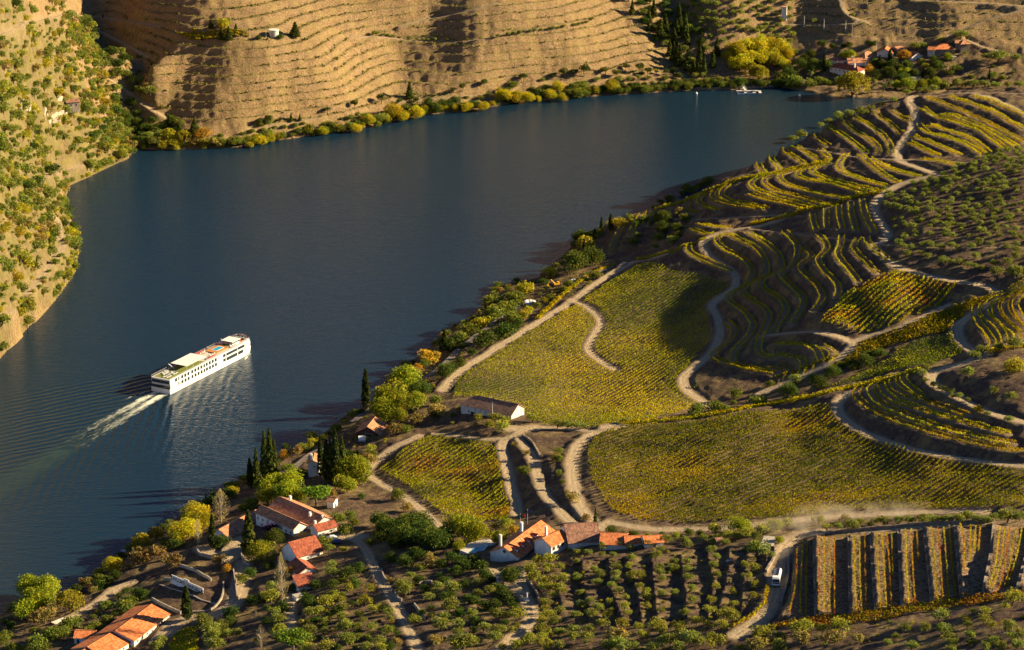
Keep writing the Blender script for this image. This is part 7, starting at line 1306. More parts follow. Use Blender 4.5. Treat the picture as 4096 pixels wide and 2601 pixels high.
# excavator
ex = at('B2', 490, 1080); e = empty('excavator', ex, R(20)); tag(e, 'small yellow excavator on the sandy river track', 'excavator')
c = MB(); [c.box((0, s_ * 1.1, .45), (3.6, .6, .85)) for s_ in (-1, 1)]; c.build('tracks', MBLACK, e); c = MB(); c.box((.2, 0, 1.45), (3.2, 2.4, 1.0)); c.box((1.3, 0, 2.1), (1.1, 2.2, .6)); c.build('body', MYEL, e); c = MB(); c.box((-.6, .6, 2.5), (1.4, 1.1, 1.5)); c.build('cab', MGLASS, e)
c = MB(); c.tube((-1.0, -.4, 1.8), (-3.4, -.4, 4.2), .28, n=5); c.tube((-3.4, -.4, 4.2), (-5.0, -.4, 1.6), .22, n=5); c.box((-5.1, -.4, 1.1), (1.0, 1.1, .9)); c.build('arm', MYEL, e)
for i, (key, x, y, s_) in enumerate((('B2', 260, 1225, 6), ('B2', 640, 1030, 3), ('E4', 1205, 690, 1.5))):
    p_ = at(key, x, y); r_ = np.random.default_rng(i); me = bpy.data.meshes.new('rubble_heap'); bm = bmesh.new(); bmesh.ops.create_icosphere(bm, subdivisions=3, radius=1)
    for v in bm.verts: v.co *= 1 + r_.uniform(-.18, .18); v.co.z = max(v.co.z, -.1) * .35; v.co *= s_ * .6
    bm.to_mesh(me); bm.free(); me.materials.append(MBOATW if i < 2 else MFRAME); o = bpy.data.objects.new('rubble_heap', me); COL.objects.link(o); o.location = p_; tag(o, ['large pale heap of chippings on the river track', 'small pale heap beyond the excavator', 'white boulder among the olive terraces'][i], 'rubble heap')
# ------------------------------------------------------------------ tanker lorry
tb = at('E4', 1650, 945); tt = at('E4', 1690, 745); d = (tt - tb); ang = math.atan2(d.y, d.x); TLn = 8.6; e = empty('tanker_lorry', tb + Vector((0, 0, .05)), ang); tag(e, 'white tanker lorry driving down the dusty road', 'lorry')
e.rotation_euler = (0, -math.atan2(d.z, math.hypot(d.x, d.y)), ang); e.scale = (1.55, 1.15, 1.15)
c = MB(); c.box((1.0, 0, 1.9), (1.9, 2.4, 2.0), mi=0); c.box((.05, 0, 1.05), (.3, 2.4, .5), mi=0); c.box((1.1, 0, 3.05), (1.5, 2.2, .3), mi=0); c.build('cab', MBOATW, e)
c = MB(); c.box((.03, 0, 2.25), (.08, 2.15, .8)); c.build('windscreen', MGLASS, e); c = MB(); c.box((.02, 0, 1.45), (.1, 2.0, .5)); c.build('grille', MBLACK, e)
for s_ in (-1, 1): c = MB(); c.box((-.1, s_ * .95, 1.02), (.1, .3, .22)); c.build('headlight', MFRAME, e); c = MB(); c.box((.3, s_ * 1.4, 2.3), (.12, .22, .6)); c.build('mirror', MBLACK, e)
c = MB(); n_ = 20; prof = [(math.cos(2 * math.pi * k / n_) * 1.2, 2.15 + math.sin(2 * math.pi * k / n_) * .85) for k in range(n_)]; b0 = len(c.v)
for x in (2.3, 8.6): c.v += [(x, y, z) for y, z in prof]
for k in range(n_): c.f.append((k, (k + 1) % n_, n_ + (k + 1) % n_, n_ + k)); c.m.append(0)
c.f.append(tuple(range(n_))); c.m.append(0); c.f.append(tuple(range(n_, 2 * n_))[::-1]); c.m.append(0); c.build('tank', MBOATW, e)
c = MB(); c.box((5.4, 0, .95), (6.6, 1.0, .3)); c.build('chassis', MBLACK, e)
c = MB(); c.box((5.4, .55, 3.05), (5.8, .08, .18)); c.box((5.4, -.55, 3.05), (5.8, .08, .18)); [c.box((x, 0, 3.05), (.08, 1.1, .16)) for x in (2.6, 4.0, 5.4, 6.8, 8.2)]; c.build('walkway', MBLACK, e)
for x in (3.3, 4.7, 6.1, 7.5): c = MB(); c.tube((x, 0, 2.98), (x, 0, 3.12), .34, n=12); c.build('hatch', MBLACK, e)
for x in (1.1, 6.6, 7.8):
    for s_ in (-1, 1): c = MB(); c.tube((x, s_ * .85, .5), (x, s_ * 1.2, .5), .5, n=14); w_ = c.build('wheel', MBLACK, e); c = MB(); c.tube((x, s_ * 1.2, .5), (x, s_ * 1.23, .5), .24, n=10); c.build('hub', MSTEEL, w_)
# covered car in the yard
p_ = at('E1', 1500, 1335); e = empty('parked_car', p_, R(8)); tag(e, 'car under a dark blue cover in the sandy yard', 'car')
def car_body(name, mat, parent, s=1.0):
    prof = [(-2.1, .45), (-2.15, .9), (-1.3, 1.05), (-.7, 1.5), (.9, 1.52), (1.6, 1.1), (2.15, 1.0), (2.15, .45)]; mb = MB(); n = len(prof)
    for y, k in ((-.9, 1), (.9, 1)): mb.v += [(x * s, y * s * (1 if z < 1.2 else .82), z * s) for x, z in prof]
    for k in range(n): mb.f.append((k, (k + 1) % n, n + (k + 1) % n, n + k)); mb.m.append(0)
    mb.f.append(tuple(range(n))[::-1]); mb.m.append(0); mb.f.append(tuple(range(n, 2 * n))); mb.m.append(0); return mb.build(name, mat, parent)
car_body('cover', MBLUE, e, 1.25)
for x in (-1.6, 1.6):
    for s_ in (-1, 1): c = MB(); c.tube((x, s_ * .85, .35), (x, s_ * 1.15, .35), .38, n=12); c.build('wheel', MBLACK, e)
p_ = at('E1', 1470, 1290); e = empty('parked_car', p_, R(8)); tag(e, 'white car half hidden behind the covered car', 'car'); car_body('body', MBOATW, e); c = MB(); c.box((.1, 0, 1.3), (1.5, 1.55, .25)); c.build('windows', MGLASS, e)
for x in (-1.35, 1.35):
    for s_ in (-1, 1): c = MB(); c.tube((x, s_ * .8, .32), (x, s_ * .95, .32), .33, n=12); c.build('wheel', MBLACK, e)
# bougainvillea on the white house
bp = at('E1', 850, 1215); C = rng.normal(size=(500, 3)) * (1.9, .5, .9) + np.array((bp.x, bp.y - .8, bp.z + 2.4)); o = bpy.data.objects.new('bougainvillea', quads_mesh('bougainvillea', leaves(C, .35), tint_of(500, [(.16, .03, .16), (.09, .03, .12), (.05, .06, .03)]), ML)); COL.objects.link(o); tag(o, 'purple bougainvillea climbing the long white house', 'climbing plant')
# statue, flags, fountain, urn
p_ = at('E3', 1192, 1065); e = empty('fountain_statue', p_); tag(e, 'pale stone statue on a pedestal in the villa drive', 'statue'); c = MB(); c.tube((0, 0, -.2), (0, 0, .5), 1.3, n=12); c.box((0, 0, .9), (.9, .9, .9)); c.build('pedestal', MWORN, e)
c = MB(); c.tube((0, 0, 1.3), (0, 0, 2.2), .38, .28, 8); c.tube((0, 0, 2.2), (0, 0, 2.9), .28, .34, 8); c.tube((0, 0, 2.9), (0, 0, 3.4), .17, .14, 8); c.tube((.3, 0, 2.8), (.75, .1, 3.2), .1, .07, 6); c.build('figure', MWORN, e)
for x, y, cols_, lab in ((1198, 345, (MBLUE,), 'dark blue flag on a pole behind the villa'), (1131, 385, (MGREEN, MREDP), 'red and green flag on a pole left of the blue flag')):
    p_ = at('E3', x, y); e = empty('flag', p_); tag(e, lab, 'flag'); c = MB(); c.tube((0, 0, -.3), (0, 0, 6.5), .07, n=6); c.build('pole', MFRAME, e)
    c = MB(); w_ = 2.0 / len(cols_)
    for k in range(len(cols_)):
        for j in range(4): x0 = k * w_ + j * w_ / 4; c.poly([(x0, .12 * math.sin(x0 * 3), 5.1), (x0 + w_ / 4, .12 * math.sin((x0 + w_ / 4) * 3), 5.0), (x0 + w_ / 4, .12 * math.sin((x0 + w_ / 4) * 3), 6.3), (x0, .12 * math.sin(x0 * 3), 6.4)], k)
    c.build('cloth', list(cols_), e)
# boats
def small_boat(key, x, y, L, rz, label, awn=True):
    (sx, sy), = S(key, [(x, y)]); X, Y = unproj(sx, sy, 0.0); e = empty('motorboat', (X, Y, .05), rz); tag(e, label, 'boat'); n = 11; c = MB(); st = []
    for i in range(n):
        t = i / (n - 1); w_ = L * .17 * (1 - max(0, t - .45) ** 2 * 3.1); w_ = max(w_, .04); c.v += [(t * L - L / 2, -w_, .75 + .25 * t), (t * L - L / 2, -w_ * .7, -.15), (t * L - L / 2, w_ * .7, -.15), (t * L - L / 2, w_, .75 + .25 * t)]
    for i in range(n - 1):
        for k in range(3): c.f.append((i * 4 + k, i * 4 + 4 + k, i * 4 + 5 + k, i * 4 + 1 + k)); c.m.append(0)
    c.f.append((0, 1, 2, 3)); c.m.append(0); c.build('hull', MBOATW, e)
    c = MB(); [c.poly([c2 for c2 in [(i / (n - 1) * L - L / 2, -L * .15 * (1 - max(0, i / (n - 1) - .45) ** 2 * 3.1), .55), ((i + 1) / (n - 1) * L - L / 2, -L * .15 * (1 - max(0, (i + 1) / (n - 1) - .45) ** 2 * 3.1), .55), ((i + 1) / (n - 1) * L - L / 2, L * .15 * (1 - max(0, (i + 1) / (n - 1) - .45) ** 2 * 3.1), .55), (i / (n - 1) * L - L / 2, L * .15 * (1 - max(0, i / (n - 1) - .45) ** 2 * 3.1), .55)]]) for i in range(n - 1)]; c.build('deck', MDECK, e)
    c = MB(); c.box((0, 0, 1.1), (L * .22, L * .2, .7)); c.build('windscreen', MGLASS, e)
    if awn: c = MB(); c.box((-L * .12, 0, 1.9), (L * .4, L * .26, .08)); [c.tube((-L * .12 + a_ * L * .18, b__ * L * .12, .6), (-L * .12 + a_ * L * .18, b__ * L * .12, 1.9), .04, n=4) for a_ in (-1, 1) for b__ in (-1, 1)]; c.build('awning', MBLUE, e)
small_boat('A2', 2122, 822, 8, R(200), 'left of two white motorboats moored at the far jetty'); small_boat('A2', 2195, 820, 8, R(195), 'right of two white motorboats moored at the far jetty'); small_boat('E0', 1205, 605, 6, R(15), 'small white boat moored under the near bank willows', False)
(sx, sy), = S('A2', [(2160, 800)]); X, Y = unproj(sx, sy, 0); e = empty('jetty', (X, Y, 0)); tag(e, 'pale floating jetty with a gangway at the far quay', 'jetty'); c = MB(); c.box((0, 0, .35), (16, 2.4, .5)); c.box((9, -3.5, .35), (2.0, 8, .5)); c.box((-3.0, -3, .35), (1.6, 6, .5)); c.build('pontoon', MDECK, e)
c = MB(); [c.tube((-1 + s_ * .9, 1, .8), (-3 + s_ * .9, 14, 2.6), .12, n=4) for s_ in (-1, 1)]; c.poly([(-1.9, 1, .75), (-.1, 1, .75), (-2.1, 14, 2.5), (-3.9, 14, 2.5)]); [c.tube((-1 + s_ * .9 - 2 * t, 1 + 13 * t, .8 + 1.8 * t), (-1 + s_ * .9 - 2 * t, 1 + 13 * t, 1.9 + 1.8 * t), .06, n=4) for s_ in (-1, 1) for t in (0, .25, .5, .75, 1)]; c.build('gangway', MBOATW, e)
for key, x, y, lab in (('A2', 1716, 820, 'white mooring buoy left of the far jetty'), ('A3', 433, 840, 'white mooring buoy off the palm garden'), ('A3', 408, 760, 'tiny buoy close to the palm garden shore')):
    (sx, sy), = S(key, [(x, y)]); X, Y = unproj(sx, sy, 0); me = bpy.data.meshes.new('buoy'); bm = bmesh.new(); bmesh.ops.create_uvsphere(bm, u_segments=12, v_segments=8, radius=.9); bmesh.ops.create_cone(bm, segments=8, radius1=.15, radius2=.1, depth=.7, matrix=Matrix.Translation((0, 0, 1.1)), cap_ends=True); bm.to_mesh(me); bm.free(); me.materials.append(MBOATW); o = bpy.data.objects.new('mooring_buoy', me); COL.objects.link(o); o.location = (X, Y, .25); tag(o, lab, 'buoy')
tp = at('E0', 915, 968); c = MB(); c.box((0, 0, .12), (2.6, 1.6, .2)); c.box((0, 0, .26), (2.3, 1.3, .08)); o = c.build('tarpaulin', flat('green_tarp', (.02, .35, .16))); o.location = tp; tag(o, 'small bright green tarpaulin on the shore path', 'tarpaulin')
tp = at('E0', 555, 1260); e = empty('upturned_boat', tp, R(50)); tag(e, 'pale wooden boat frame lying on the lower left bank', 'boat'); c = MB(); [c.tube((-3, y_, .3), (3, y_ * .5, .5), .16, n=5) for y_ in (-1.2, -.4, .4, 1.2)]; c.build('keel_boards', MDECK, e); c = MB(); [c.tube((x_, -1.3, .25), (x_, 1.3, .25), .12, n=5) for x_ in (-2, -.5, 1, 2.4)]; c.build('ribs', MDECK, e)
wt_ = at('C1', 122, 935); e = empty('white_tank', wt_); tag(e, 'white water container beside the goods shed', 'container'); c = MB(); c.tube((-1.6, 0, 1.4), (1.6, 0, 1.4), 1.4, n=16); c.build('drum', MBOATW, e); c = MB(); [c.box((x_, 0, .2), (.3, 2.2, .6)) for x_ in (-1, 1)]; c.build('cradle', MSTEEL, e)
# ------------------------------------------------------------------ river cruise ship
A = np.array(unproj(*S('C0', [(692, 1066)])[0], 0.0)); Bp = np.array(unproj(*S('C0', [(1840, 478)])[0], 0.0)); d = Bp - A; ang = math.atan2(d[1], d[0]); u = d / np.linalg.norm(d); nl = np.array((-u[1], u[0])); WS = 11.4; LS = float(np.linalg.norm(d)) * 1.15
ship = empty('cruise_ship', (A[0] + nl[0] * WS / 2, A[1] + nl[1] * WS / 2, 0.0), ang); tag(ship, 'long white river cruise ship heading up the river', 'cruise ship')
HD = 7.4   # sun deck height
def halfw(x): t = x / LS; return WS / 2 * (1.0 if t < .82 else math.sqrt(max(0, 1 - ((t - .82) / .18) ** 2.2)) * .98 + .02)
def ring(z0, z1, x0, x1, inset=0.0, rake=0.0, n=40, mat=MBOATW, name='hull'):
    c = MB(); xs = [x0 + (x1 - x0) * (1 - (1 - i / n) ** 1.7) if i else x0 for i in range(n + 1)]
    for z, k in ((z0, 0), (z1, rake)):
        c.v += [(x + k * max(0, (x / LS - .8)) * 5, -max(halfw(x) - inset, .05), z) for x in xs] + [(x + k * max(0, (x / LS - .8)) * 5, max(halfw(x) - inset, .05), z) for x in xs[::-1]]
    m = 2 * (n + 1)
    for k in range(m): c.f.append((k, (k + 1) % m, m + (k + 1) % m, m + k)); c.m.append(0)
    c.f.append(tuple(range(m))[::-1]); c.m.append(0); c.f.append(tuple(range(m, 2 * m))); c.m.append(0); return c.build(name, mat, ship)
ring(-1.0, 2.4, 0, LS, 0, 1.0, name='hull'); ring(2.4, 5.0, 0.6, LS * .985, .02, 1.0, name='lower_superstructure'); ring(5.0, HD, .3, LS * .945, .04, 1.0, name='upper_superstructure')
ring(HD, HD + .08, .8, LS * .935, .5, 1.0, mat=MDECK, name='sun_deck'); ring(5.02, 5.12, LS * .9, LS * .975, .4, 1.0, mat=MORANGE, name='bow_deck')
hw = WS / 2
# stern balconies
for z, h_ in ((5.9, 1.5), (3.3, 1.25)): c = MB(); c.box((.2, 0, z), (.35, WS * .92, h_)); c.build('stern_glass', MGLASS, ship)
c = MB(); c.box((-.35, 1.2, 5.1), (1.0, 4.6, .25)); c.build('stern_balcony', MBOATW, ship)
# side windows, both sides
def side_box(x0, x1, z0, z1, mat, name, s_=(-1, 1), dz=0):
    for sg in s_: c = MB(); c.box(((x0 + x1) / 2, sg * (halfw((x0 + x1) / 2) + .0), (z0 + z1) / 2), (x1 - x0, .16, z1 - z0)); c.build(name, mat, ship)
groups = [(4.5, 5), (18.5, 5), (31.2, 4)]
for x0, n_ in groups:
    for i in range(n_):
        for z in (5.35, 2.75):
            if z < 3 and x0 < 5 and i < 1: continue
            side_box(x0 + i * 2.65, x0 + i * 2.65 + 1.75, z - .1, z + 1.7, MGLASS, 'balcony_window')
for x in np.arange(18, 46, 4.2): side_box(x, x + 1.0, 1.35, 1.75, MGLASS, 'porthole')
for x0, x1, z0, z1 in ((47.5, 49.8, 5.3, 6.9), (47.5, 49.8, 2.8, 4.5), (50.5, 60.5, 5.3, 6.8), (61.0, 67.5, 5.3, 6.8), (50.5, 60.5, 2.6, 4.4), (61.2, 66.0, 2.6, 4.4)): side_box(x0 * LS / 78, x1 * LS / 78, z0, z1, MGLASS, 'panorama_window')
for x0 in (8, 17.8, 30.6, 44.5): 
    for s_ in (-1, 1): c = MB(); c.box((x0, s_ * (hw + .04), 4.9), (.35, .2, 4.8)); c.build('pillar', MBOATW, ship)
# railing round the sun deck
c = MB(); xs = np.linspace(.3, LS * .945, 46)
for s_ in (-1, 1):
    pts = [(x + max(0, (x / LS - .8)) * 5, s_ * (halfw(x) - .12)) for x in xs]
    for i, (p, q) in enumerate(zip(pts, pts[1:])): c.tube((*p, HD + 1.05), (*q, HD + 1.05), .05, n=4, cap=False); c.tube((*p, HD + .5), (*q, HD + .5), .03, n=3, cap=False); c.tube((*p, HD), (*p, HD + 1.05), .04, n=4, cap=False)
c.tube((.3, -hw, HD + 1.05), (.3, hw, HD + 1.05), .05, n=4); c.build('railing', MFRAME, ship)
c = MB(); c.box((16.5, 0, HD + .12), (30, WS - 2.0, .06)); c.build('turf_carpet', MTURF, ship)
# white awning on posts
c = MB(); c.box((24.5, 0, HD + 2.6), (17.5, WS * .86, .16)); cn = c.build('canopy', MBOATW, ship); c = MB(); [c.tube((x, y, HD), (x, y, HD + 2.6), .08, n=5) for x in (16, 21.5, 27, 33) for y in (-WS * .42, WS * .42)]; c.build('canopy_posts', MBOATW, cn)
c = MB(); c.tube((15.5, 2.4, HD), (12.2, 3.6, HD + 3.6), .14, n=6); c.build('mast', MBOATW, ship)
# red canvas screens
for y0_ in (-hw + .8, hw - 1.3): c = MB(); [c.box((36 + k * 1.5, y0_, HD + 1.0 + .15 * (k % 2)), (1.3, .9, .12)) for k in range(4)]; c.build('red_awning', MREDP, ship)
# pool
px = 50.0; c = MB(); c.box((px, .4, HD + .35), (11, 7.2, .5)); c.build('pool_surround', MORANGE, ship); c = MB(); c.box((px + .6, .2, HD + .62), (6.4, 3.8, .1)); pr = c.build('pool_rim', MBOATW, ship); c = MB(); c.box((px + .6, .2, HD + .66), (5.6, 3.1, .08)); c.build('pool_water', MPOOLW, ship)
c = MB(); n_ = 24; c.prism([(px + 9.3 + math.cos(2 * math.pi * k / n_) * 3.4, .3 + math.sin(2 * math.pi * k / n_) * 2.4) for k in range(n_)], HD + .1, HD + .2); c.build('putting_green', MTURF, ship)
# wheelhouse
wx_ = LS * .815; c = MB(); c.box((wx_, 0, HD + 1.0), (5.4, 6.2, 1.9)); wh = c.build('wheelhouse', MBOATW, ship); c = MB(); c.box((wx_ - .2, 0, HD + 2.15), (7.6, 7.4, .22)); c.build('wheelhouse_roof', MBOATW, wh); c = MB(); c.box((wx_, 0, HD + 1.35), (5.5, 6.3, .8)); c.build('wheelhouse_windows', MGLASS, wh)
c = MB(); c.box((LS * .90, 0, HD + .2), (5.0, 5.4, .2)); c.build('forward_skylight', MBLACK, ship); c = MB(); c.box((LS * .872, -1.8, HD + .7), (1.6, 1.6, .5)); c.box((LS * .872, 1.8, HD + .7), (1.6, 1.6, .5)); c.build('red_seats', MREDP, ship)
c = MB(); c.tube((LS * .77, 2.6, HD), (LS * .755, 3.2, HD + 3.4), .12, n=5); c.tube((LS * .74, -1, HD + 3.0), (LS * .765, 4, HD + 3.0), .08, n=5); c.build('radar_mast', MBOATW, ship)
text('~~~~~', 0, 0, .8, ship, 'stern_name') if False else None
# sunbeds: countable things on the deck
def sunbed(i, x, y, rz, mat, lab, z=HD + .15):
    w = ship.matrix_basis if False else None
    ca_, sa_ = math.cos(ang), math.sin(ang); X = ship.location.x + x * ca_ - y * sa_; Y = ship.location.y + x * sa_ + y * ca_
    e = empty('sun_lounger', (X, Y, z), ang + rz); tag(e, lab, 'sun lounger', 'loungers on the ship deck')
    c = MB(); c.box((0, 0, .38), (1.9, .75, .12)); [c.box((a_ * .75, b__ * .3, .16), (.08, .08, .34)) for a_ in (-1, 1) for b__ in (-1, 1)]; c.build('seat', mat, e); c = MB(); c.poly([(.5, -.38, .42), (.5, .38, .42), (1.15, .38, 1.0), (1.15, -.38, 1.0)]); c.poly([(.55, -.38, .34), (1.2, -.38, .92), (1.2, .38, .92), (.55, .38, .34)]); c.poly([(1.15, -.38, 1.0), (1.15, .38, 1.0), (1.2, .38, .92), (1.2, -.38, .92)]); c.build('backrest', mat, e)
k = 0; RN = random.Random(4)
for x in (3.2, 5.0, 6.8, 8.6, 10.4):
    for y in (-2.6, -.6, 1.4, 3.2):
        if RN.random() < .8: sunbed(k, x + RN.uniform(-.3, .3), y, RN.uniform(-.6, .6), MBOATW, 'white lounge chair on the green stern deck of the ship'); k += 1
for x in (39.5, 41.5, 43.0): [sunbed(k, x, y, 1.57, MREDP if y > 3 else MDECK, 'lounge chair between the red awnings and the ship pool') for y in (-3.9, 3.9, 2.4)]
for x in (57, 59, 61): [sunbed(k, x, y, 1.57, MBOATW, 'white lounge chair beside the round green on the ship') for y in (-4.2, 4.4)]
# passengers: one skinned body, clothed copies
def body_mesh():
    me = bpy.data.meshes.new('b'); V = [(0, 0, .95), (0, 0, 1.15), (0, 0, 1.38), (0, 0, 1.50), (0, 0, 1.60), (0, .02, 1.74), (.10, 0, .88), (.11, .02, .48), (.11, 0, .08), (.11, .14, .04), (-.10, 0, .88), (-.11, -.02, .48), (-.11, 0, .08), (-.11, .14, .04), (.19, 0, 1.40), (.25, .03, 1.13), (.22, .16, .92), (-.19, 0, 1.40), (-.25, .03, 1.13), (-.22, .16, .92)]
    E = [(0, 1), (1, 2), (2, 3), (3, 4), (4, 5), (0, 6), (6, 7), (7, 8), (8, 9), (0, 10), (10, 11), (11, 12), (12, 13), (2, 14), (14, 15), (15, 16), (2, 17), (17, 18), (18, 19)]
    rad = [.15, .14, .16, .065, .095, .085, .10, .07, .05, .04, .10, .07, .05, .04, .065, .05, .035, .065, .05, .035]
    me.from_pydata(V, E, []); o = bpy.data.objects.new('b', me); COL.objects.link(o); sk = o.modifiers.new('s', 'SKIN')
    for i, r_ in enumerate(rad): me.skin_vertices[0].data[i].radius = (r_, r_ * .85)
    me.skin_vertices[0].data[0].use_root = True; sb = o.modifiers.new('u', 'SUBSURF'); sb.levels = 1
    dg = bpy.context.evaluated_depsgraph_get(); m2 = bpy.data.meshes.new_from_object(o.evaluated_get(dg)); bpy.data.objects.remove(o); return m2
BODY = body_mesh(); BODY.materials.clear(); BODY.materials.append(MSKIN)
def garment(z0, z1, r_, mat, name, legs=False):
    c = MB()
    if legs:
        for s_ in (-1, 1): c.tube((s_ * .10, 0, z0), (s_ * .10, 0, z1), .085, .125, 8)
    else: c.tube((0, 0, z0), (0, 0, (z0 + z1) / 2), r_ * 1.02, r_ * .95, 10); c.tube((0, 0, (z0 + z1) / 2), (0, 0, z1), r_ * .95, r_ * 1.05, 10); [c.tube((s_ * .16, 0, z1 - .02), (s_ * .25, .03, z1 - .28), .085, .07, 7) for s_ in (-1, 1)]
    o = c.build(name, mat); me = o.data; bpy.data.objects.remove(o); return me
TOPS = [(garment(.95, 1.47, .185, m_, 'shirt'), w_) for m_, w_ in ((MBOATW, 'white'), (MREDP, 'red'), (MBLUE, 'dark blue'), (MBLACK, 'black'), (MDECK, 'beige'))]
LEG = [garment(.1, .93, 0, m_, 'trousers', True) for m_ in (MBLUE, MBLACK, MDECK)]
c = MB(); c.tube((0, .0, 1.72), (0, .0, 1.84), .105, .06, 8); hm = c.build('hair', MBLACK); HAIR = hm.data; bpy.data.objects.remove(hm)
def person(X, Y, Z, rz, i, lab, group=None, s_=1.0):
    e = empty('person', (X, Y, Z), rz); e.scale = (s_,) * 3; top, cw = TOPS[i % 5]; tag(e, lab.replace('@', cw), 'person', group)
    for nm, me in (('body', BODY), ('shirt', top), ('trousers', LEG[i % 3]), ('hair', HAIR)): o = bpy.data.objects.new(nm, me); COL.objects.link(o); o.parent = e
def on_ship(x, y, i, lab, z=HD + .1):
    ca_, sa_ = math.cos(ang), math.sin(ang); person(ship.location.x + x * ca_ - y * sa_, ship.location.y + x * sa_ + y * ca_, z, RN.uniform(0, 6), i, lab, 'passengers on the ship', 1.08)
i = 0
for t in np.linspace(-1.25, 1.25, 15):
    x = LS * .915 + math.cos(t) * 3.0; y = math.sin(t) * 3.6; on_ship(x, y, RN.randrange(5), 'passenger in a @ top standing at the bow rail of the ship', HD + .12)
for x, y in ((LS * .73, 2.9), (LS * .735, 1.8), (LS * .745, 3.6), (LS * .72, 3.9), (LS * .75, .6)): on_ship(x, y, RN.choice((1, 0, 1, 4)), 'passenger in a @ top standing behind the wheelhouse')
for x, y in ((45, 4.2), (46.5, 4.4), (48, 4.6), (43.5, 3.6), (55.5, -3.6), (57.5, -3.0)): on_ship(x, y, RN.randrange(5), 'passenger in a @ top standing near the ship pool')
p_ = at('E2', 1180, 1395); person(p_.x, p_.y, p_.z, 2.0, 2, 'worker in a @ shirt walking between the olive trees at the bottom')
# foam behind and beside the ship
MF, nt, b = new_mat('foam'); b.inputs['Base Color'].default_value = (0.80, 0.84, 0.74, 1); b.inputs['Roughness'].default_value = 0.6
tc = N(nt, 'ShaderNodeTexCoord'); suv = N(nt, 'ShaderNodeSeparateXYZ'); nt.links.new(tc.outputs['UV'], suv.inputs[0])
mp = N(nt, 'ShaderNodeMapping'); mp.inputs['Rotation'].default_value = (0, 0, -ang); mp.inputs['Scale'].default_value = (.22, 1.0, 1); g_ = N(nt, 'ShaderNodeNewGeometry')
vr = N(nt, 'ShaderNodeVectorRotate', rotation_type='Z_AXIS'); vr.inputs['Angle'].default_value = -ang; nt.links.new(g_.outputs['Position'], vr.inputs[0]); m3 = N(nt, 'ShaderNodeMapping'); m3.inputs['Scale'].default_value = (.16, .55, 1); nt.links.new(vr.outputs[0], m3.inputs[0])
nz = noise(nt, 1.0, 8, m3.outputs[0], .72); th_ = math_(nt, 'SUBTRACT', math_(nt, 'ADD', nz, math_(nt, 'MULTIPLY', suv.outputs[0], .45)), .66); al = math_(nt, 'MULTIPLY', th_, 4.0, True)
nt.links.new(al, b.inputs['Alpha'])
def foam(pts, name, label):
    """pts: (along, lateral centre, half width, strength) in ship coordinates"""
    P = resample(np.array(pts, float), .8); n = len(P); m = 13; V = []; UV = []; F = []
    ca_, sa_ = math.cos(ang), math.sin(ang)
    for x, y, w_, s_ in P:
        for j in range(m):
            k_ = j / (m - 1) * 2 - 1; yy = y + k_ * w_; V.append((ship.location.x + x * ca_ - yy * sa_, ship.location.y + x * sa_ + yy * ca_, .05)); UV.append((s_ * (1 - abs(k_) ** 2.0), 0))
    for i_ in range(n - 1):
        for j in range(m - 1): F.append((i_ * m + j, i_ * m + j + 1, i_ * m + m + j + 1, i_ * m + m + j))
    me = bpy.data.meshes.new(name); me.from_pydata(V, [], F); ul = me.uv_layers.new(name='UV'); ul.data.foreach_set('uv', np.array([UV[i_] for f in F for i_ in f]).ravel()); me.materials.append(MF)
    o = bpy.data.objects.new(name, me); COL.objects.link(o); tag(o, label, 'foam', kind='stuff')
foam([(.2, 2.6, 2.6, .8), (-6, 2.4, 3.2, .85), (-16, 2.0, 3.6, .8), (-30, 1.2, 3.8, .66), (-44, .5, 4.6, .56), (-64, -1.0, 5, .34), (-84, -3, 6, .2)], 'wake_foam', 'left band of white foam churned up behind the ship')
foam([(.2, -2.6, 2.6, .85), (-6, -2.8, 3.2, .9), (-16, -3.4, 3.6, .85), (-30, -4.6, 3.8, .72), (-46, -6.6, 4.6, .60), (-66, -8.5, 5, .36), (-86, -10, 6, .2)], 'wake_foam', 'right band of white foam churned up behind the ship')
foam([(1, 6.6, .7, .5), (-7, 8.2, 1.2, .52), (-16, 9.8, 1.3, .4)], 'wake_foam', 'short outer streak of foam left of the wake')
foam([(LS * .93, -5.9, .6, .7), (LS * .88, -6.6, 1.0, .72), (LS * .83, -8.2, 1.4, .62), (LS * .80, -9.2, .9, .4)], 'bow_foam', 'white bow wave curling off the right side of the ship')
foam([(LS * .80, -6.1, .5, .55), (LS * .5, -6.2, .4, .35), (2, -6.2, .5, .45)], 'hull_foam', 'thin foam line along the right side of the hull')
# calmer greenish water of the old wake
ML2, nt, b = new_mat('wake_water'); nt.links.new(noise(nt, .02, 2), b.inputs[0]) if False else None
b.inputs['Base Color'].default_value = (0.05, 0.10, 0.09, 1); b.inputs['Roughness'].default_value = .35
tc = N(nt, 'ShaderNodeTexCoord'); suv = N(nt, 'ShaderNodeSeparateXYZ'); nt.links.new(tc.outputs['UV'], suv.inputs[0]); nt.links.new(math_(nt, 'MULTIPLY', suv.outputs[0], math_(nt, 'MULTIPLY', noise(nt, .12, 6, pos(nt)), 1.5), True), b.inputs['Alpha'])
MFs = MF; MF = ML2
foam([(-20, -1, 5, .05), (-40, -2.5, 7, .5), (-80, -6, 9, .5), (-120, -9, 11, .35), (-170, -13, 13, .2)], 'wake_trail', 'pale greenish trail of stirred water far behind the ship')
MF = MFs
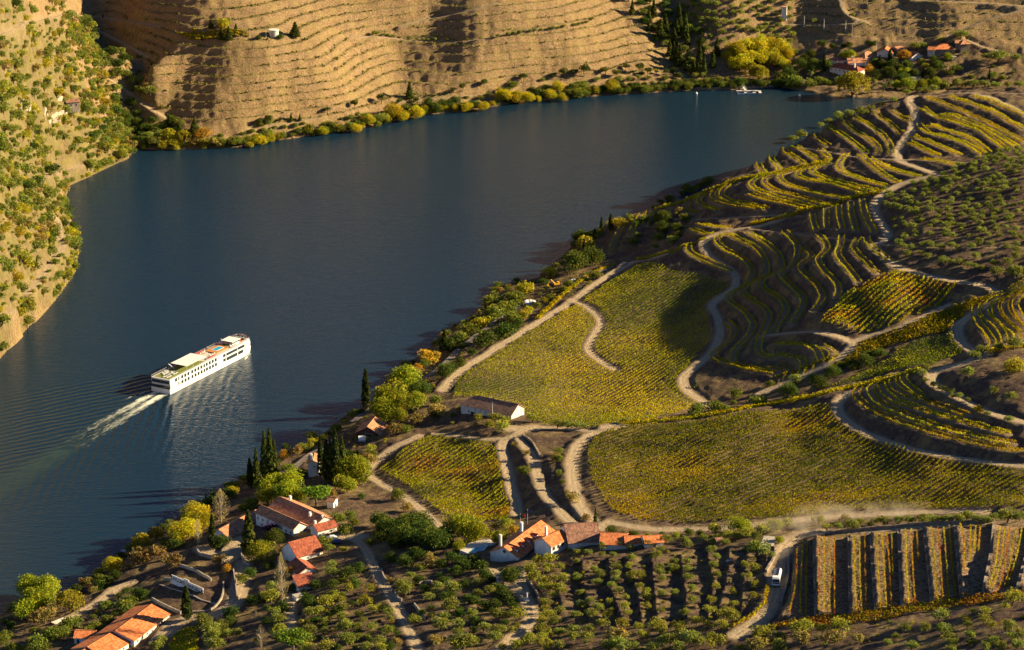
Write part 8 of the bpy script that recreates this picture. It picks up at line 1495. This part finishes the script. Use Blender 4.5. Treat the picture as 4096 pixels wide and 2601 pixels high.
# ------------------------------------------------------------------ dust behind the lorry
MD_, nt, b = new_mat('dust'); nt.nodes.remove(b); pv = N(nt, 'ShaderNodeVolumePrincipled'); pv.inputs['Color'].default_value = (.95, .82, .62, 1); nt.links.new(pv.outputs[0], nt.nodes['Material Output'].inputs['Volume'])
tc = N(nt, 'ShaderNodeTexCoord'); ln = N(nt, 'ShaderNodeVectorMath', operation='LENGTH'); nt.links.new(tc.outputs['Object'], ln.inputs[0]); fall = math_(nt, 'SUBTRACT', 1.0, ln.outputs['Value'], True)
dn = noise(nt, .16, 4, pos(nt)); dn = math_(nt, 'MULTIPLY', math_(nt, 'SUBTRACT', dn, .38, True), 3.0); nt.links.new(math_(nt, 'MULTIPLY', math_(nt, 'MULTIPLY', fall, dn), .11), pv.inputs['Density'])
for key, x, y, sx_, sy_, sz_, lab in (('E5', 420, 500, 16, 9, 5, 'dust cloud hanging over the bend of the lorry road'), ('E5', 640, 400, 14, 8, 6, 'thin dust cloud beyond the bend'), ('E5', 1150, 380, 30, 8, 5, 'long low veil of dust over the track above the stone terraces'), ('E5', 300, 720, 5, 9, 3, 'dust trailing directly behind the lorry')):
    p_ = at(key, x, y); me = bpy.data.meshes.new('dust_cloud'); bm = bmesh.new(); bmesh.ops.create_icosphere(bm, subdivisions=3, radius=1); bm.to_mesh(me); bm.free(); me.materials.append(MD_); o = bpy.data.objects.new('dust_cloud', me); COL.objects.link(o); o.location = p_ + Vector((0, 0, sz_ * .45)); o.scale = (sx_, sy_, sz_); tag(o, lab, 'dust', kind='stuff')

# ------------------------------------------------------------------ tell look-alikes apart by their place
from collections import defaultdict
by = defaultdict(list)
bpy.context.view_layer.update()
for o in bpy.data.objects:
    if o.parent is None and o.get('label') and o.get('kind') is None: by[o['label']].append(o)
for lab, L in by.items():
    words_ = lab.split()
    if 1 < len(L) <= 20:
        L.sort(key=lambda o: float(project(o.location.x, o.location.y, o.location.z)[0]))
        for n_, o in enumerate(L):
            w_ = list(words_)
            while len(w_) > 12: w_.pop(0)
            o['label'] = ' '.join(w_) + f", {ORD[n_]} from the left"
            if not o.get('group'): o['group'] = lab
    elif len(words_) > 16:
        for o in L: o['label'] = ' '.join(words_[-16:])
    for o in L:
        if len(L) == 1 and len(words_) > 16: o['label'] = ' '.join(words_[:16])
    if len(L) > 20:
        L.sort(key=lambda o: float(project(o.location.x, o.location.y, o.location.z)[0])); h_ = (len(L) + 1) // 2
        for n_, o in enumerate(L):
            if not o.get('group'): o['group'] = lab
            if len(L) <= 40: o['label'] = ' '.join(words_[-11:]) + (f", {ORD[n_]} from the left" if n_ < h_ else f", {ORD[len(L) - 1 - n_]} from the right")
